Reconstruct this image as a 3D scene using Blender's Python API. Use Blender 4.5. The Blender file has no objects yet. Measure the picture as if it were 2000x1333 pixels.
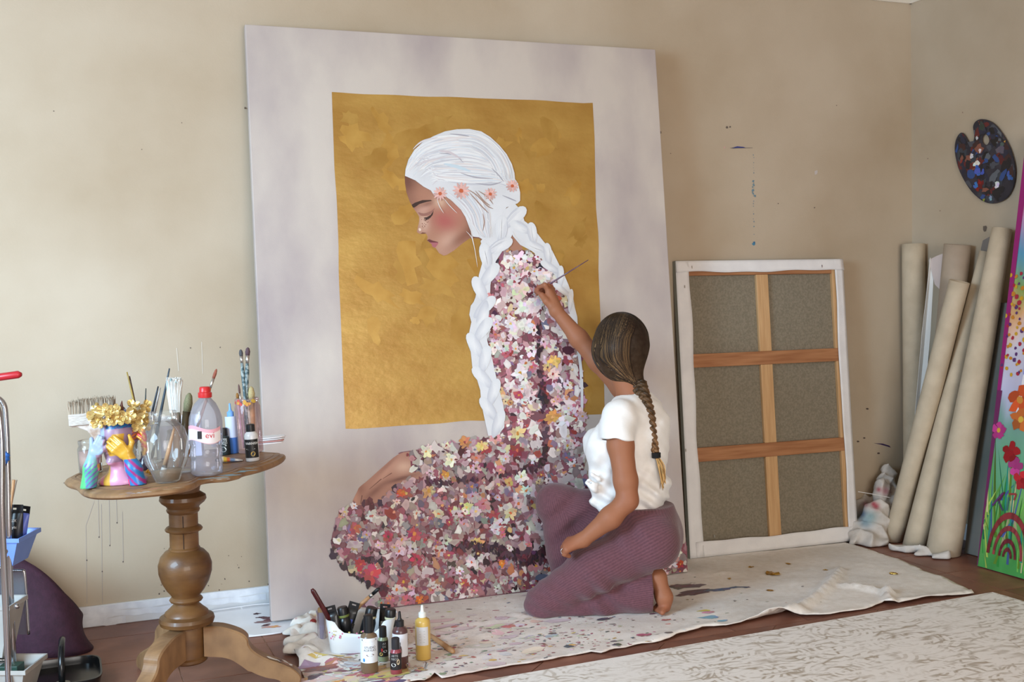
import bpy, bmesh, math, random
import numpy as np
from mathutils import Vector, Matrix
from mathutils.geometry import delaunay_2d_cdt

SC = bpy.context.scene
COL = SC.collection
random.seed(7); RNG = np.random.default_rng(7)

# ------------------------------------------------------------------ camera
F, YAW, PITCH, ROLL, CAMH = 2205.0, 0.3830, -0.0423, -0.0213, 1.2
def cam_rows(yaw, pitch, roll):
    f = np.array([np.sin(yaw)*np.cos(pitch), np.cos(yaw)*np.cos(pitch), np.sin(pitch)])
    r = np.array([np.cos(yaw), -np.sin(yaw), 0.0]); u = np.cross(r, f)
    c, s = np.cos(roll), np.sin(roll)
    return np.array([c*r+s*u, -s*r+c*u, f])
CM = cam_rows(YAW, PITCH, ROLL); CP = np.array([0, 0, CAMH])
cd = bpy.data.cameras.new('camera'); cd.sensor_width = 36; cd.lens = F/2000*36
cd.clip_start = .05; cd.clip_end = 100
cam = bpy.data.objects.new('camera', cd); COL.objects.link(cam)
cam.matrix_world = Matrix(((CM[0][0], CM[1][0], -CM[2][0], 0), (CM[0][1], CM[1][1], -CM[2][1], 0),
                           (CM[0][2], CM[1][2], -CM[2][2], CAMH), (0, 0, 0, 1)))
SC.camera = cam

# ------------------------------------------------------------------ light and exposure
w = bpy.data.worlds.new('sky'); SC.world = w; w.use_nodes = True
w.node_tree.nodes['Background'].inputs[0].default_value = (.62, .78, 1, 1)
w.node_tree.nodes['Background'].inputs[1].default_value = 1.0
SC.view_settings.view_transform = 'Standard'; SC.view_settings.look = 'None'
SC.view_settings.exposure = 0.12; SC.view_settings.gamma = 1.0
SC.view_settings.use_curve_mapping = False
ROOM = dict(x0=-2.4, x1=3.915, y0=-2.6, y1=4.424, z1=2.66)
def area(name, loc, target, sx, sy, energy, color, spread=180):
    l = bpy.data.lights.new(name, 'AREA'); l.shape = 'RECTANGLE'; l.size = sx; l.size_y = sy
    l.energy = energy; l.color = color; l.spread = math.radians(spread)
    o = bpy.data.objects.new(name, l); COL.objects.link(o); o.location = loc
    d = Vector(target)-Vector(loc); o.rotation_euler = d.to_track_quat('-Z', 'Z').to_euler()
    return o
# daylight entering by the window in the left wall plus a warm fill lamp added at an unseen door behind the camera
area('window_daylight', (-2.36, 1.9, 1.68), (0.2, 4.3, .1), 1.9, 1.36, 101, (.54, .78, 1.0), 115)
area('added_door_fill', (0.6, -2.55, 1.15), (0.9, 4, 1.1), 2.8, 2.0, 152, (1.0, .93, .85))

# ------------------------------------------------------------------ maths helpers
def ray(x, y):
    return CM.T @ np.array([(x-1000)/F, -(y-666.5)/F, 1.0])
def on_plane(x, y, axis, val):
    d = ray(x, y); t = (val-CP[axis])/d[axis]; return CP+t*d
def on_floor(x, y, z=0.0): return on_plane(x, y, 2, z)
def at(x, y, depth): return CP+ray(x, y)*depth
def on_frame(x, y, O, u, v):
    n = np.cross(u, v); d = ray(x, y); t = n@(O-CP)/(n@d); q = CP+t*d-O
    return np.array([q@u, q@v])
RT = np.array([np.cos(YAW), -np.sin(YAW), 0]); FW = np.array([np.sin(YAW), np.cos(YAW), 0]); UP = np.array([0, 0, 1.0])
def unit(v): v = np.asarray(v, float); return v/np.linalg.norm(v)
def lin(c):
    c = np.asarray(c, float)/255.0
    return np.where(c <= .04045, c/12.92, ((c+.055)/1.055)**2.4)
def L4(c): return tuple(lin(c))+(1.0,)
def catmull(pts, n=8, closed=False):
    P = np.asarray(pts, float); N = len(P); out = []
    rng = range(N) if closed else range(N-1)
    for i in rng:
        if closed: a, b, c, d = P[(i-1) % N], P[i], P[(i+1) % N], P[(i+2) % N]
        else: a, b, c, d = P[max(i-1, 0)], P[i], P[i+1], P[min(i+2, N-1)]
        for k in range(n):
            t = k/n
            out.append(.5*((2*b)+(-a+c)*t+(2*a-5*b+4*c-d)*t*t+(-a+3*b-3*c+d)*t**3))
    if not closed: out.append(P[-1])
    return np.array(out)
def inside(pts, poly):
    pts = np.asarray(pts, float); poly = np.asarray(poly, float)
    x, y = pts[:, 0], pts[:, 1]; r = np.zeros(len(pts), bool); j = len(poly)-1
    for i in range(len(poly)):
        xi, yi = poly[i]; xj, yj = poly[j]
        c = ((yi > y) != (yj > y)) & (x < (xj-xi)*(y-yi)/((yj-yi) if yj != yi else 1e-12)+xi)
        r ^= c; j = i
    return r
def vnoise(x, y, seed=0):
    """smooth value noise on arrays"""
    x = np.asarray(x, float); y = np.asarray(y, float)
    xi = np.floor(x).astype(np.int64); yi = np.floor(y).astype(np.int64); fx = x-xi; fy = y-yi
    def h(a, b):
        n = (a*374761393+b*668265263+seed*974634777) & 0x7fffffff
        n = ((n ^ (n >> 13))*1274126177) & 0x7fffffff
        return ((n ^ (n >> 16)) & 0xffff)/65535.0
    ux = fx*fx*(3-2*fx); uy = fy*fy*(3-2*fy)
    return (h(xi, yi)*(1-ux)+h(xi+1, yi)*ux)*(1-uy)+(h(xi, yi+1)*(1-ux)+h(xi+1, yi+1)*ux)*uy

# ------------------------------------------------------------------ materials
MATS = {}
def pm(name, col=(200, 200, 200), rough=.6, metal=0.0, col2=None, nscale=8.0, ndetail=4.0, lo=.35, hi=.65, bump=0.0, bscale=60.0,
       spec=.5, attr=None, stretch=None, trans=0.0, ior=1.45, coat=0.0, sub=0.0, alpha=1.0, sheen=0.0, wave=None, coord='Object'):
    """procedural principled material; col/col2 are sRGB 0-255"""
    if name in MATS: return MATS[name]
    m = bpy.data.materials.new(name); m.use_nodes = True; nt = m.node_tree; N = nt.nodes; K = nt.links
    b = N['Principled BSDF']; b.inputs['Roughness'].default_value = rough; b.inputs['Metallic'].default_value = metal
    b.inputs['Specular IOR Level'].default_value = spec; b.inputs['IOR'].default_value = ior
    b.inputs['Transmission Weight'].default_value = trans; b.inputs['Coat Weight'].default_value = coat
    b.inputs['Alpha'].default_value = alpha; b.inputs['Sheen Weight'].default_value = sheen
    if sub: b.inputs['Subsurface Weight'].default_value = sub; b.inputs['Subsurface Radius'].default_value = (.012, .005, .003)
    tc = N.new('ShaderNodeTexCoord'); mp = N.new('ShaderNodeMapping'); K.new(tc.outputs[coord], mp.inputs[0])
    if stretch: mp.inputs['Scale'].default_value = stretch
    c_out = None
    if attr:
        a = N.new('ShaderNodeAttribute'); a.attribute_name = attr; c_out = a.outputs['Color']
        if col2 is not None:
            no = N.new('ShaderNodeTexNoise'); no.inputs['Scale'].default_value = nscale; no.inputs['Detail'].default_value = ndetail
            K.new(mp.outputs[0], no.inputs['Vector'])
            r = N.new('ShaderNodeValToRGB'); r.color_ramp.elements[0].position = lo; r.color_ramp.elements[1].position = hi
            r.color_ramp.elements[0].color = L4(col2); r.color_ramp.elements[1].color = (1, 1, 1, 1)
            K.new(no.outputs[0], r.inputs[0])
            mx = N.new('ShaderNodeMix'); mx.data_type = 'RGBA'; mx.blend_type = 'MULTIPLY'; mx.inputs[0].default_value = 1
            K.new(c_out, mx.inputs[6]); K.new(r.outputs[0], mx.inputs[7]); c_out = mx.outputs[2]
    elif col2 is not None:
        no = N.new('ShaderNodeTexNoise'); no.inputs['Scale'].default_value = nscale; no.inputs['Detail'].default_value = ndetail
        K.new(mp.outputs[0], no.inputs['Vector'])
        src = no.outputs[0]
        if wave:
            wv = N.new('ShaderNodeTexWave'); wv.inputs['Scale'].default_value = wave; wv.inputs['Distortion'].default_value = 6
            wv.inputs['Detail'].default_value = 3; wv.inputs['Detail Scale'].default_value = 1.2
            K.new(mp.outputs[0], wv.inputs['Vector']); src = wv.outputs['Fac']
        r = N.new('ShaderNodeValToRGB'); r.color_ramp.elements[0].position = lo; r.color_ramp.elements[1].position = hi
        r.color_ramp.elements[0].color = L4(col); r.color_ramp.elements[1].color = L4(col2)
        K.new(src, r.inputs[0]); c_out = r.outputs[0]
    if c_out is not None: K.new(c_out, b.inputs['Base Color'])
    else: b.inputs['Base Color'].default_value = L4(col)
    if bump:
        nb = N.new('ShaderNodeTexNoise'); nb.inputs['Scale'].default_value = bscale; nb.inputs['Detail'].default_value = 5
        K.new(mp.outputs[0], nb.inputs['Vector'])
        bp = N.new('ShaderNodeBump'); bp.inputs['Strength'].default_value = bump; bp.inputs['Distance'].default_value = .01
        K.new(nb.outputs[0], bp.inputs['Height']); K.new(bp.outputs[0], b.inputs['Normal'])
    MATS[name] = m; return m
def glass(name, col=(250, 252, 252), rough=.03, alpha=.10):
    """thin clear vessel wall: mostly see-through with glossy reflections"""
    if name in MATS: return MATS[name]
    m = bpy.data.materials.new(name); m.use_nodes = True; nt = m.node_tree; N = nt.nodes; K = nt.links
    N.remove(N['Principled BSDF']); out = N['Material Output']
    tr = N.new('ShaderNodeBsdfTransparent'); tr.inputs[0].default_value = L4(col)
    gl = N.new('ShaderNodeBsdfGlossy'); gl.inputs['Roughness'].default_value = rough
    df = N.new('ShaderNodeBsdfDiffuse'); df.inputs[0].default_value = L4(col)
    fr = N.new('ShaderNodeFresnel'); fr.inputs[0].default_value = 1.5
    m1 = N.new('ShaderNodeMixShader'); m1.inputs[0].default_value = alpha*.5; K.new(tr.outputs[0], m1.inputs[1]); K.new(df.outputs[0], m1.inputs[2])
    m2 = N.new('ShaderNodeMixShader'); mu_ = N.new('ShaderNodeMath'); mu_.operation = 'MULTIPLY'; mu_.inputs[1].default_value = .6; K.new(fr.outputs[0], mu_.inputs[0]); K.new(mu_.outputs[0], m2.inputs[0]); K.new(m1.outputs[0], m2.inputs[1]); K.new(gl.outputs[0], m2.inputs[2])
    K.new(m2.outputs[0], out.inputs[0]); MATS[name] = m; return m

# ------------------------------------------------------------------ object helpers
MAT4 = {}
def thing(name, label, cat, loc=(0, 0, 0), M=None, group=None):
    o = bpy.data.objects.new(name, None); COL.objects.link(o); o.empty_display_size = .05
    mat = M.copy() if M is not None else Matrix.Identity(4)
    mat.translation = Vector([float(c) for c in loc]); o.matrix_world = mat; MAT4[o.name] = mat
    o['label'] = label; o['category'] = cat
    if group: o['group'] = group
    return o
def tag(o, label, cat, group=None):
    o['label'] = label; o['category'] = cat
    if group: o['group'] = group
    return o
class MB:
    def __init__(s): s.v = []; s.f = []; s.c = []; s.n = 0; s.mi = []
    def add(s, verts, faces, col=None, mi=0):
        verts = [tuple(map(float, p)) for p in verts]
        o = s.n; s.v += verts; s.n += len(verts); s.f += [tuple(i+o for i in f) for f in faces]; s.mi += [mi]*len(faces)
        if col is None: col = (1, 1, 1)
        col = np.asarray(col, float)
        if col.ndim == 1: s.c += [tuple(col[:3])]*len(verts)
        else: s.c += [tuple(k[:3]) for k in col]
        return s
    def box(s, lo, hi, col=None, M=None):
        x0, y0, z0 = lo; x1, y1, z1 = hi
        v = [(x0, y0, z0), (x1, y0, z0), (x1, y1, z0), (x0, y1, z0), (x0, y0, z1), (x1, y0, z1), (x1, y1, z1), (x0, y1, z1)]
        if M is not None: v = [M @ Vector(p) for p in v]
        return s.add(v, [(0, 3, 2, 1), (4, 5, 6, 7), (0, 1, 5, 4), (1, 2, 6, 5), (2, 3, 7, 6), (3, 0, 4, 7)], col)
    def tube(s, path, rad, seg=10, col=None, caps=True, flat=None):
        """swept tube; flat=(normal, ratio) squashes it along normal"""
        P = np.asarray(path, float); n = len(P); R = np.full(n, rad) if np.isscalar(rad) else np.asarray(rad, float)
        T = np.gradient(P, axis=0); T /= np.linalg.norm(T, axis=1)[:, None]+1e-12
        a = np.array([0, 0, 1.0]) if abs(T[0][2]) < .9 else np.array([1.0, 0, 0])
        if flat is not None: a = np.asarray(flat[0], float)
        vs = []; cs = []
        colarr = None if col is None else np.asarray(col, float)
        for i in range(n):
            b = np.cross(T[i], a); b /= np.linalg.norm(b)+1e-12; a2 = np.cross(b, T[i])
            if flat is None: a = a2
            for k in range(seg):
                t = 2*math.pi*k/seg; q = flat[1] if flat is not None else 1
                vs.append(P[i]+R[i]*(math.cos(t)*b+math.sin(t)*a2*q))
                if colarr is not None and colarr.ndim == 2: cs.append(colarr[i])
        fs = [(i*seg+k, i*seg+(k+1) % seg, (i+1)*seg+(k+1) % seg, (i+1)*seg+k) for i in range(n-1) for k in range(seg)]
        if caps: fs += [tuple(range(seg))[::-1], tuple((n-1)*seg+k for k in range(seg))]
        return s.add(vs, fs, cs if cs else col)
    def lathe(s, prof, seg=32, center=(0, 0, 0), col=None, M=None, sq=None, cap=True):
        """prof: (r,z) pairs bottom to top"""
        vs = []; cs = []; colarr = None if col is None else np.asarray(col, float)
        for i, (r, z) in enumerate(prof):
            for k in range(seg):
                t = 2*math.pi*k/seg; c, d = math.cos(t), math.sin(t)
                if sq: p = 2.0/sq; c = math.copysign(abs(c)**p, c); d = math.copysign(abs(d)**p, d)
                q = Vector((center[0]+r*c, center[1]+r*d, center[2]+z))
                vs.append(M @ q if M is not None else q)
                if colarr is not None and colarr.ndim == 2: cs.append(colarr[i])
        n = len(prof)
        fs = [(i*seg+k, i*seg+(k+1) % seg, (i+1)*seg+(k+1) % seg, (i+1)*seg+k) for i in range(n-1) for k in range(seg)]
        if cap:
            if prof[0][0] > 1e-5: fs.append(tuple(range(seg))[::-1])
            if prof[-1][0] > 1e-5: fs.append(tuple((n-1)*seg+k for k in range(seg)))
        return s.add(vs, fs, cs if cs else col)
    def prism(s, poly, z0, z1, col=None, M=None, plane='xy'):
        n = len(poly)
        def p3(p, z): return Vector((p[0], p[1], z)) if plane == 'xy' else Vector((p[0], z, p[1]))
        v = [p3(p, z0) for p in poly]+[p3(p, z1) for p in poly]
        if M is not None: v = [M @ q for q in v]
        fs = [tuple(range(n))[::-1], tuple(range(n, 2*n))]+[(i, (i+1) % n, n+(i+1) % n, n+i) for i in range(n)]
        return s.add(v, fs, col)
    def build(s, name, mat, parent=None, world=False, smooth=False, bevel=0.0, solid=0.0, sub=0, loc=None, angle=None):
        me = bpy.data.meshes.new(name); V = s.v
        if world and parent is not None:
            inv = MAT4[parent.name].inverted(); V = [tuple(inv @ Vector(p)) for p in V]
        if loc is not None: V = [(p[0]-loc[0], p[1]-loc[1], p[2]-loc[2]) for p in V]
        me.from_pydata(V, [], s.f); me.update()
        a = me.color_attributes.new('Col', 'FLOAT_COLOR', 'POINT')
        c = np.ones((len(V), 4), np.float32); c[:, :3] = np.array(s.c, np.float32).reshape(-1, 3); a.data.foreach_set('color', c.ravel())
        for m in (mat if isinstance(mat, (list, tuple)) else [mat]): me.materials.append(m)
        if any(s.mi): me.polygons.foreach_set('material_index', np.array(s.mi, np.int32))
        o = bpy.data.objects.new(name, me); COL.objects.link(o)
        bm = bmesh.new(); bm.from_mesh(me); bmesh.ops.recalc_face_normals(bm, faces=bm.faces); bm.to_mesh(me); bm.free()
        if smooth or angle:
            me.polygons.foreach_set('use_smooth', [True]*len(me.polygons))
            if angle: me.set_sharp_from_angle(angle=math.radians(angle))
        if bevel:
            b = o.modifiers.new('bevel', 'BEVEL'); b.width = bevel; b.segments = 2; b.limit_method = 'ANGLE'; b.angle_limit = .6
        if solid:
            b = o.modifiers.new('solid', 'SOLIDIFY'); b.thickness = solid; b.offset = 0
        if sub:
            b = o.modifiers.new('sub', 'SUBSURF'); b.levels = sub; b.render_levels = sub
        if loc is not None: o.location = [float(c) for c in loc]; MAT4[o.name] = Matrix.Translation(o.location)
        if parent is not None: o.parent = parent
        return o
def struct(o): o['kind'] = 'structure'; return o
def fill2d(poly, step, jitter=.0):
    """triangulate the inside of a closed 2-D outline on an inner grid -> (verts Nx2, faces)"""
    poly = np.asarray(poly, float); lo = poly.min(0); hi = poly.max(0)
    gx, gy = np.meshgrid(np.arange(lo[0]+step/2, hi[0], step), np.arange(lo[1]+step/2, hi[1], step))
    g = np.stack([gx.ravel(), gy.ravel()], 1)
    if jitter: g = g+RNG.uniform(-jitter, jitter, g.shape)*step
    g = g[inside(g, poly)]
    if len(g):
        keep = np.ones(len(g), bool)
        for p in poly: keep &= ((g-p)**2).sum(1) > (step*.35)**2
        g = g[keep]
    V = np.vstack([poly, g]); n = len(poly)
    vv, _, ff, _, _, _ = delaunay_2d_cdt([Vector(p) for p in V], [], [list(range(n))], 1, 1e-7)
    return np.array([tuple(p) for p in vv]), [tuple(f) for f in ff]
def blob(c, r, n=9, irr=.3, asp=1.0, ang=0.0):
    t = np.linspace(0, 2*np.pi, n, endpoint=False)+RNG.uniform(0, 1); rr = r*(1+RNG.uniform(-irr, irr, n))
    x = rr*np.cos(t)*asp; y = rr*np.sin(t); ca, sa = np.cos(ang), np.sin(ang)
    return np.stack([c[0]+x*ca-y*sa, c[1]+x*sa+y*ca], 1)
# ================================================================== the room
X0, X1, Y0, Y1, Z1 = ROOM['x0'], ROOM['x1'], ROOM['y0'], ROOM['y1'], ROOM['z1']
M_wall = pm('wall_paint', (194, 179, 158), .75, col2=(174, 155, 130), nscale=1.3, ndetail=6, lo=.35, hi=.7, bump=.05, bscale=140)
M_ceil = pm('ceiling_paint', (232, 226, 214), .8, col2=(226, 220, 206), nscale=3)
M_trim = pm('white_gloss_paint', (226, 228, 230), .35, col2=(212, 214, 218), nscale=9)
M_tape = pm('masking_tape', (236, 240, 246), .3, col2=(222, 226, 234), nscale=30)
M_grout = pm('grout', (176, 142, 122), .9, col2=(150, 118, 100), nscale=40)
M_tile = [pm('terracotta_tile_%d' % i, a, .42, col2=b, nscale=7+2*i, ndetail=8, lo=.3, hi=.72, bump=.03, bscale=40)
          for i, (a, b) in enumerate((((112, 70, 56), (144, 95, 75)), ((103, 64, 51), (134, 87, 70)), ((121, 78, 62), (152, 103, 83))))]
# floor slab with separate tiles: straight border along the walls, diagonal field in the middle
fl = MB().box((X0-.2, Y0-.2, -.12), (X1+.2, Y1+.2, -.0025)).build('floor', M_grout, loc=(0, 0, 0)); struct(fl)
def clip(poly, nx, ny, d):
    out = []
    for i in range(len(poly)):
        a, b = poly[i], poly[(i+1) % len(poly)]; da = nx*a[0]+ny*a[1]-d; db = nx*b[0]+ny*b[1]-d
        if da <= 0: out.append(a)
        if (da < 0 < db) or (db < 0 < da):
            t = da/(da-db); out.append((a[0]+(b[0]-a[0])*t, a[1]+(b[1]-a[1])*t))
    return out
def tile(poly):
    c = np.mean(poly, 0); g = .0022; q = []
    for p in poly:
        d = np.array(p)-c; q.append(tuple(c+d*(1-g*1.4/max(np.linalg.norm(d), .02))))
    MB().prism(q, -.012, 0.0, col=(1, 1, 1)).build('tile', random.choice(M_tile), fl)
XB, YB, TX, TY, TD = 3.084, 3.338, .306, .301, .318
for i in range(-13, 12):                       # border along the back wall
    x = 3.39+i*TX-9*TX+TX*7
    for j in range(4):
        y = YB+j*TY; p = [(x, y), (x+TX, y), (x+TX, min(y+TY, Y1)), (x, min(y+TY, Y1))]
        if x+TX < -.75 or x > X1: continue
        p = clip(p, 1, 0, X1)
        if len(p) > 2 and p[2][1]-p[0][1] > .02: tile(p)
for j in range(-6, 0):                          # border along the right wall
    y = YB+j*TY
    for i in range(3):
        x = XB+i*TX; p = clip([(x, y), (x+TX, y), (x+TX, y+TY), (x, y+TY)], 1, 0, X1)
        if len(p) > 2: tile(p)
S2 = TD*math.sqrt(2)
for a in range(-12, 14):                        # diagonal field
    for b in range(-12, 14):
        d0 = -1.904+a*S2; s0 = 4.94+b*S2       # x-y , x+y
        pts = [((s+d)/2, (s-d)/2) for s, d in ((s0, d0), (s0+S2, d0), (s0+S2, d0+S2), (s0, d0+S2))]
        cx = sum(p[0] for p in pts)/4; cy = sum(p[1] for p in pts)/4
        if cx < -.6 or cx > XB+.25 or cy < 2.35 or cy > YB+.25: continue
        p = clip(clip(pts, 0, 1, YB), 1, 0, XB)
        if len(p) > 2 and abs(sum(p[i][0]*p[(i+1) % len(p)][1]-p[(i+1) % len(p)][0]*p[i][1] for i in range(len(p)))) > .002: tile(p)
# walls: back and right in view; left wall has the window, the front wall an opening added for the fill lamp
struct(MB().box((X0-.15, Y1, -.1), (X1+.15, Y1+.15, Z1+.1)).build('wall_back', M_wall))
struct(MB().box((X1, Y0-.15, -.1), (X1+.15, Y1+.15, Z1+.1)).build('wall_right', M_wall))
wl = MB()
for lo, hi in (((Y0-.15, -.1), (.9, Z1+.1)), ((2.9, -.1), (Y1+.15, Z1+.1)), ((.9, -.1), (2.9, .95)), ((.9, 2.42), (2.9, Z1+.1))):
    wl.box((X0-.15, lo[0], lo[1]), (X0, hi[0], hi[1]))
wl = struct(wl.build('wall_left', M_wall))
wf = MB()
for lo, hi in (((X0-.15, -.1), (-.85, Z1+.1)), ((2.05, -.1), (X1+.15, Z1+.1)), ((-.85, 2.2), (2.05, Z1+.1))):
    wf.box((lo[0], Y0-.15, lo[1]), (hi[0], Y0, hi[1]))
wf = struct(wf.build('wall_front', M_wall))
struct(MB().box((X0-.15, Y0-.15, Z1), (X1+.15, Y1+.15, Z1+.1)).build('ceiling', M_ceil))
wn = thing('window_1', 'white framed window in the left wall', 'window', (X0-.07, 1.9, .95)); del wn['category'], wn['label']; struct(wn)
f = MB()
for lo, hi in (((.9, .95), (.96, 2.42)), ((2.84, .95), (2.9, 2.42)), ((.96, .95), (2.84, 1.01)), ((.96, 2.36), (2.84, 2.42))):
    f.box((X0-.1, lo[0], lo[1]), (X0-.04, hi[0], hi[1]))
f.build('window_frame', M_trim, wn, world=True)
dr = thing('added_door_1', 'added white framed door opening for the fill light', 'door', (.6, Y0-.07, 0)); del dr['category'], dr['label']; struct(dr)  # unseen door made up to house the warm fill lamp
f = MB()
for lo, hi in (((-.85, 0), (-.78, 2.2)), ((1.98, 0), (2.05, 2.2)), ((-.78, 2.13), (1.98, 2.2))):
    f.box((lo[0], Y0-.1, lo[1]), (hi[0], Y0-.04, hi[1]))
f.build('added_door_frame', M_trim, dr, world=True)
# cornice and skirting
def cornice(name, a, b, inward):
    a = np.array(a); b = np.array(b); iw = np.array(inward); m = MB()
    prof = [(0, 0), (.012, 0), (.03, .02), (.055, .05), (.08, .078), (.08, .095), (0, .095)]
    v = [np.array([*(e+iw*p[0]), 2.567+p[1]]) for e in (a, b) for p in prof]; n = len(prof)
    m.add(v, [(i, (i+1) % n, n+(i+1) % n, n+i) for i in range(n)]+[tuple(range(n)), tuple(range(n, 2*n))])
    return struct(m.build(name, M_ceil))
cornice('trim_1', (X0, Y1), (X1, Y1), (0, -1)); cornice('trim_2', (X1, Y0), (X1, Y1), (-1, 0))
bb = struct(MB().box((X0, Y1-.014, 0), (X1, Y1, .078)).build('baseboard_back', M_trim, bevel=.003))
struct(MB().box((X1-.014, Y0, 0), (X1, Y1-.014, .078)).build('baseboard_right', M_trim, bevel=.003))
for x0, x1, z0, z1, sk in ((-.35, .75, .052, .076, .0), (-.3, .2, .004, .03, .004), (.05, .72, .028, .05, .003)):   # tape along the skirting
    m = MB(); n = 24; v = []; 
    for i in range(n+1):
        x = x0+(x1-x0)*i/n; e = .003*math.sin(i*1.7)+sk*math.sin(i*.5)
        v += [(x, Y1-.0148-.0006*abs(math.sin(i*1.1)), z0+e), (x, Y1-.0152, z1+e*.6)]
    m.add(v, [(2*i, 2*i+2, 2*i+3, 2*i+1) for i in range(n)]); m.build('masking_tape', M_tape, bb)
m = MB().box((.118, Y1-.0162, .004), (.134, Y1-.0152, .05)); m.build('masking_tape', M_tape, bb)
WB = bpy.data.objects['wall_back']; WR = bpy.data.objects['wall_right']
# paint marks, drips and nails on the walls
def wall_marks(name, items, wall, axis, val, eps=.0009, stuff=False):
    m = MB(); k = 0
    for pts, c in items:
        P = [on_plane(px, py, axis, val-eps-k*2e-6) for px, py in pts]; k += 1
        m.add(P, [tuple(range(len(P)))], lin(c))
    o = m.build(name, pm('dry_paint', (200, 200, 200), .6, attr='Col'), wall)
    if stuff: o['kind'] = 'stuff'
    return o
it = []
def streak(x, y, x2, y2, w, c): it.append(([(x-w/2, y), (x+w/2, y), (x2+w/2, y2), (x2-w/2, y2)], c))
def spot(x, y, r, c, asp=1.0): it.append(([tuple(p) for p in blob((x, y), r, 8, .25, asp)], c))
for x, y0, y1, drop in ((168, 1030, 1180, 1095), (192, 975, 1050, 1050), (198, 985, 1180, 1117), (213, 975, 1066, 1066), (227, 970, 1022, 1022), (239, 1000, 1098, 1098)):
    streak(x, y0, x+2, y1, .9, (168, 158, 150)); spot(x+1.5, drop, 1.6, (70, 58, 60), .7)
streak(184, 980, 167, 1030, .8, (172, 164, 156))
for _ in range(46): spot(RNG.uniform(270, 525), 1200-abs(RNG.normal(0, 60)), RNG.uniform(.5, 1.6), (72, 58, 56))
streak(345, 680, 349, 725, 2.0, (204, 194, 178)); streak(394, 668, 396, 730, 1.6, (202, 192, 176))
for x, y, r in ((105, 217, 1.2), (355, 240, 1), (372, 680, 1.4), (125, 944, 1), (430, 679, 1.3), (1310, 300, 1), (1520, 398, 1.1), (1591, 406, 1.3), (1634, 206, 1), (1290, 260, 1.5), (1420, 249, 2.4), (1426, 248, 1.8), (277, 292, 1)): spot(x, y, r, (104, 92, 84))
it.append(([(1428, 289), (1440, 286), (1452, 287), (1456, 288.5), (1442, 290), (1432, 290.5)], (38, 52, 132)))
it.append(([(1425, 289.5), (1430, 288.5), (1470, 288.6), (1470, 289.4), (1430, 290.2)], (108, 100, 96)))
for y in np.arange(303, 480, 5.0):
    if RNG.uniform() < .75: spot(1472+RNG.uniform(-.8, .8), y, RNG.uniform(.6, 1.8), (128, 140, 146) if y < 440 or y > 480 else (72, 122, 150), .7)
for _ in range(16): spot(1472+RNG.normal(0, 1.2), RNG.normal(372, 9), RNG.uniform(1, 2.4), (104, 136, 150), .8)
spot(1472, 477, 3.2, (70, 128, 156)); spot(1473, 474, 2, (54, 104, 140))
spot(1594, 337, 4.5, (196, 188, 184), .8); spot(1415, 288, 2.2, (196, 160, 150), .7)
it.append(([(1706, 866), (1724, 867), (1737, 871), (1740, 875), (1734, 873), (1720, 869)], (60, 40, 84)))
for x, y in ((1676, 863), (1688, 856), (1694, 799), (1716, 886)): spot(x, y, 1.6, (84, 70, 66), 1.6)
wall_marks('paint_mark', it, WB, 1, Y1, stuff=True)
M_nail = pm('nail_steel', (120, 110, 100), .4, .8)
def nail(px, py, axis, val, wall, r=.004):
    P = on_plane(px, py, axis, val); d = np.zeros(3); d[axis] = -1
    MB().tube([P, P+d*.014, P+d*.0141, P+d*.0165], [r*.45, r*.45, r, r*.8], 8).build('nail', M_nail, wall)
nail(478, 212, 1, Y1, WB); nail(1287, 259, 1, Y1, WB); 
it = []
it.append(([(1920, 442), (1926, 441), (1928, 444), (1926, 452), (1922, 453), (1920, 449)], (104, 92, 82)))
for x, y, r in ((1812, 310, 1.2), (1836, 412, 1.2), (1880, 220, 1.2)): spot(x, y, r, (140, 118, 104))
wall_marks('paint_mark', it, WR, 0, X1)
# ================================================================== the large painting leaning on the back wall
PO = np.array([.69287, 4.14542, .012]); PU = np.array([.99956625, -.02945032, 0]); PV = np.array([.00286686, .09730337, .99525064])
PN = np.cross(PU, PV); PW, PH, PT = 1.7335, 2.235, .036       # PN points back to the room (-y)
if PN[1] > 0: PN = -PN
PM = Matrix(((PU[0], -PN[0], PV[0], 0), (PU[1], -PN[1], PV[1], 0), (PU[2], -PN[2], PV[2], 0), (0, 0, 0, 1)))
pt = thing('large_painting', 'huge canvas painting of a white-haired woman on gold leaf leaning on the wall', 'painting', PO, PM)
def P2(x, y): return on_frame(x, y, PO, PU, PV)                 # photo pixel -> canvas coordinates (metres)
def P2s(pts): return np.array([P2(*p) for p in pts])
def Zc(x0, y0, s): return lambda pts: [(x0+p[0]/s, y0+p[1]/s) for p in pts]
za = Zc(740, 230, 3.417); zb = Zc(620, 560, 3.448); zc = Zc(620, 840, 3.448)
M_canvas = pm('painted_canvas', (166, 153, 153), .55, col2=(198, 187, 177), nscale=1.9, ndetail=7, lo=.36, hi=.62, stretch=(1.3, 1, .7), bump=.06, bscale=300)
M_paint = pm('artist_paint', (200, 200, 200), .5, attr='Col', bump=.05, bscale=260)
M_gold = pm('gold_leaf', (186, 147, 76), .36, .22, col2=(164, 121, 55), nscale=4.5, ndetail=12, lo=.30, hi=.68, bump=.16, bscale=26, stretch=(1, 1, 1.5))
MB().box((0, 0, 0), (PW, PT, PH)).build('canvas', M_canvas, pt, bevel=.003)
def sheet(m, uv, faces, off, col):
    m.add([(p[0], -off, p[1]) for p in uv], faces, col)
def poly(m, uv, off, col): sheet(m, uv, [tuple(range(len(uv)))], off, col)
# soft brushwork on the pale ground
m = MB()
def gradient_patch(m, uv, off, col, soft): pass
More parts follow.
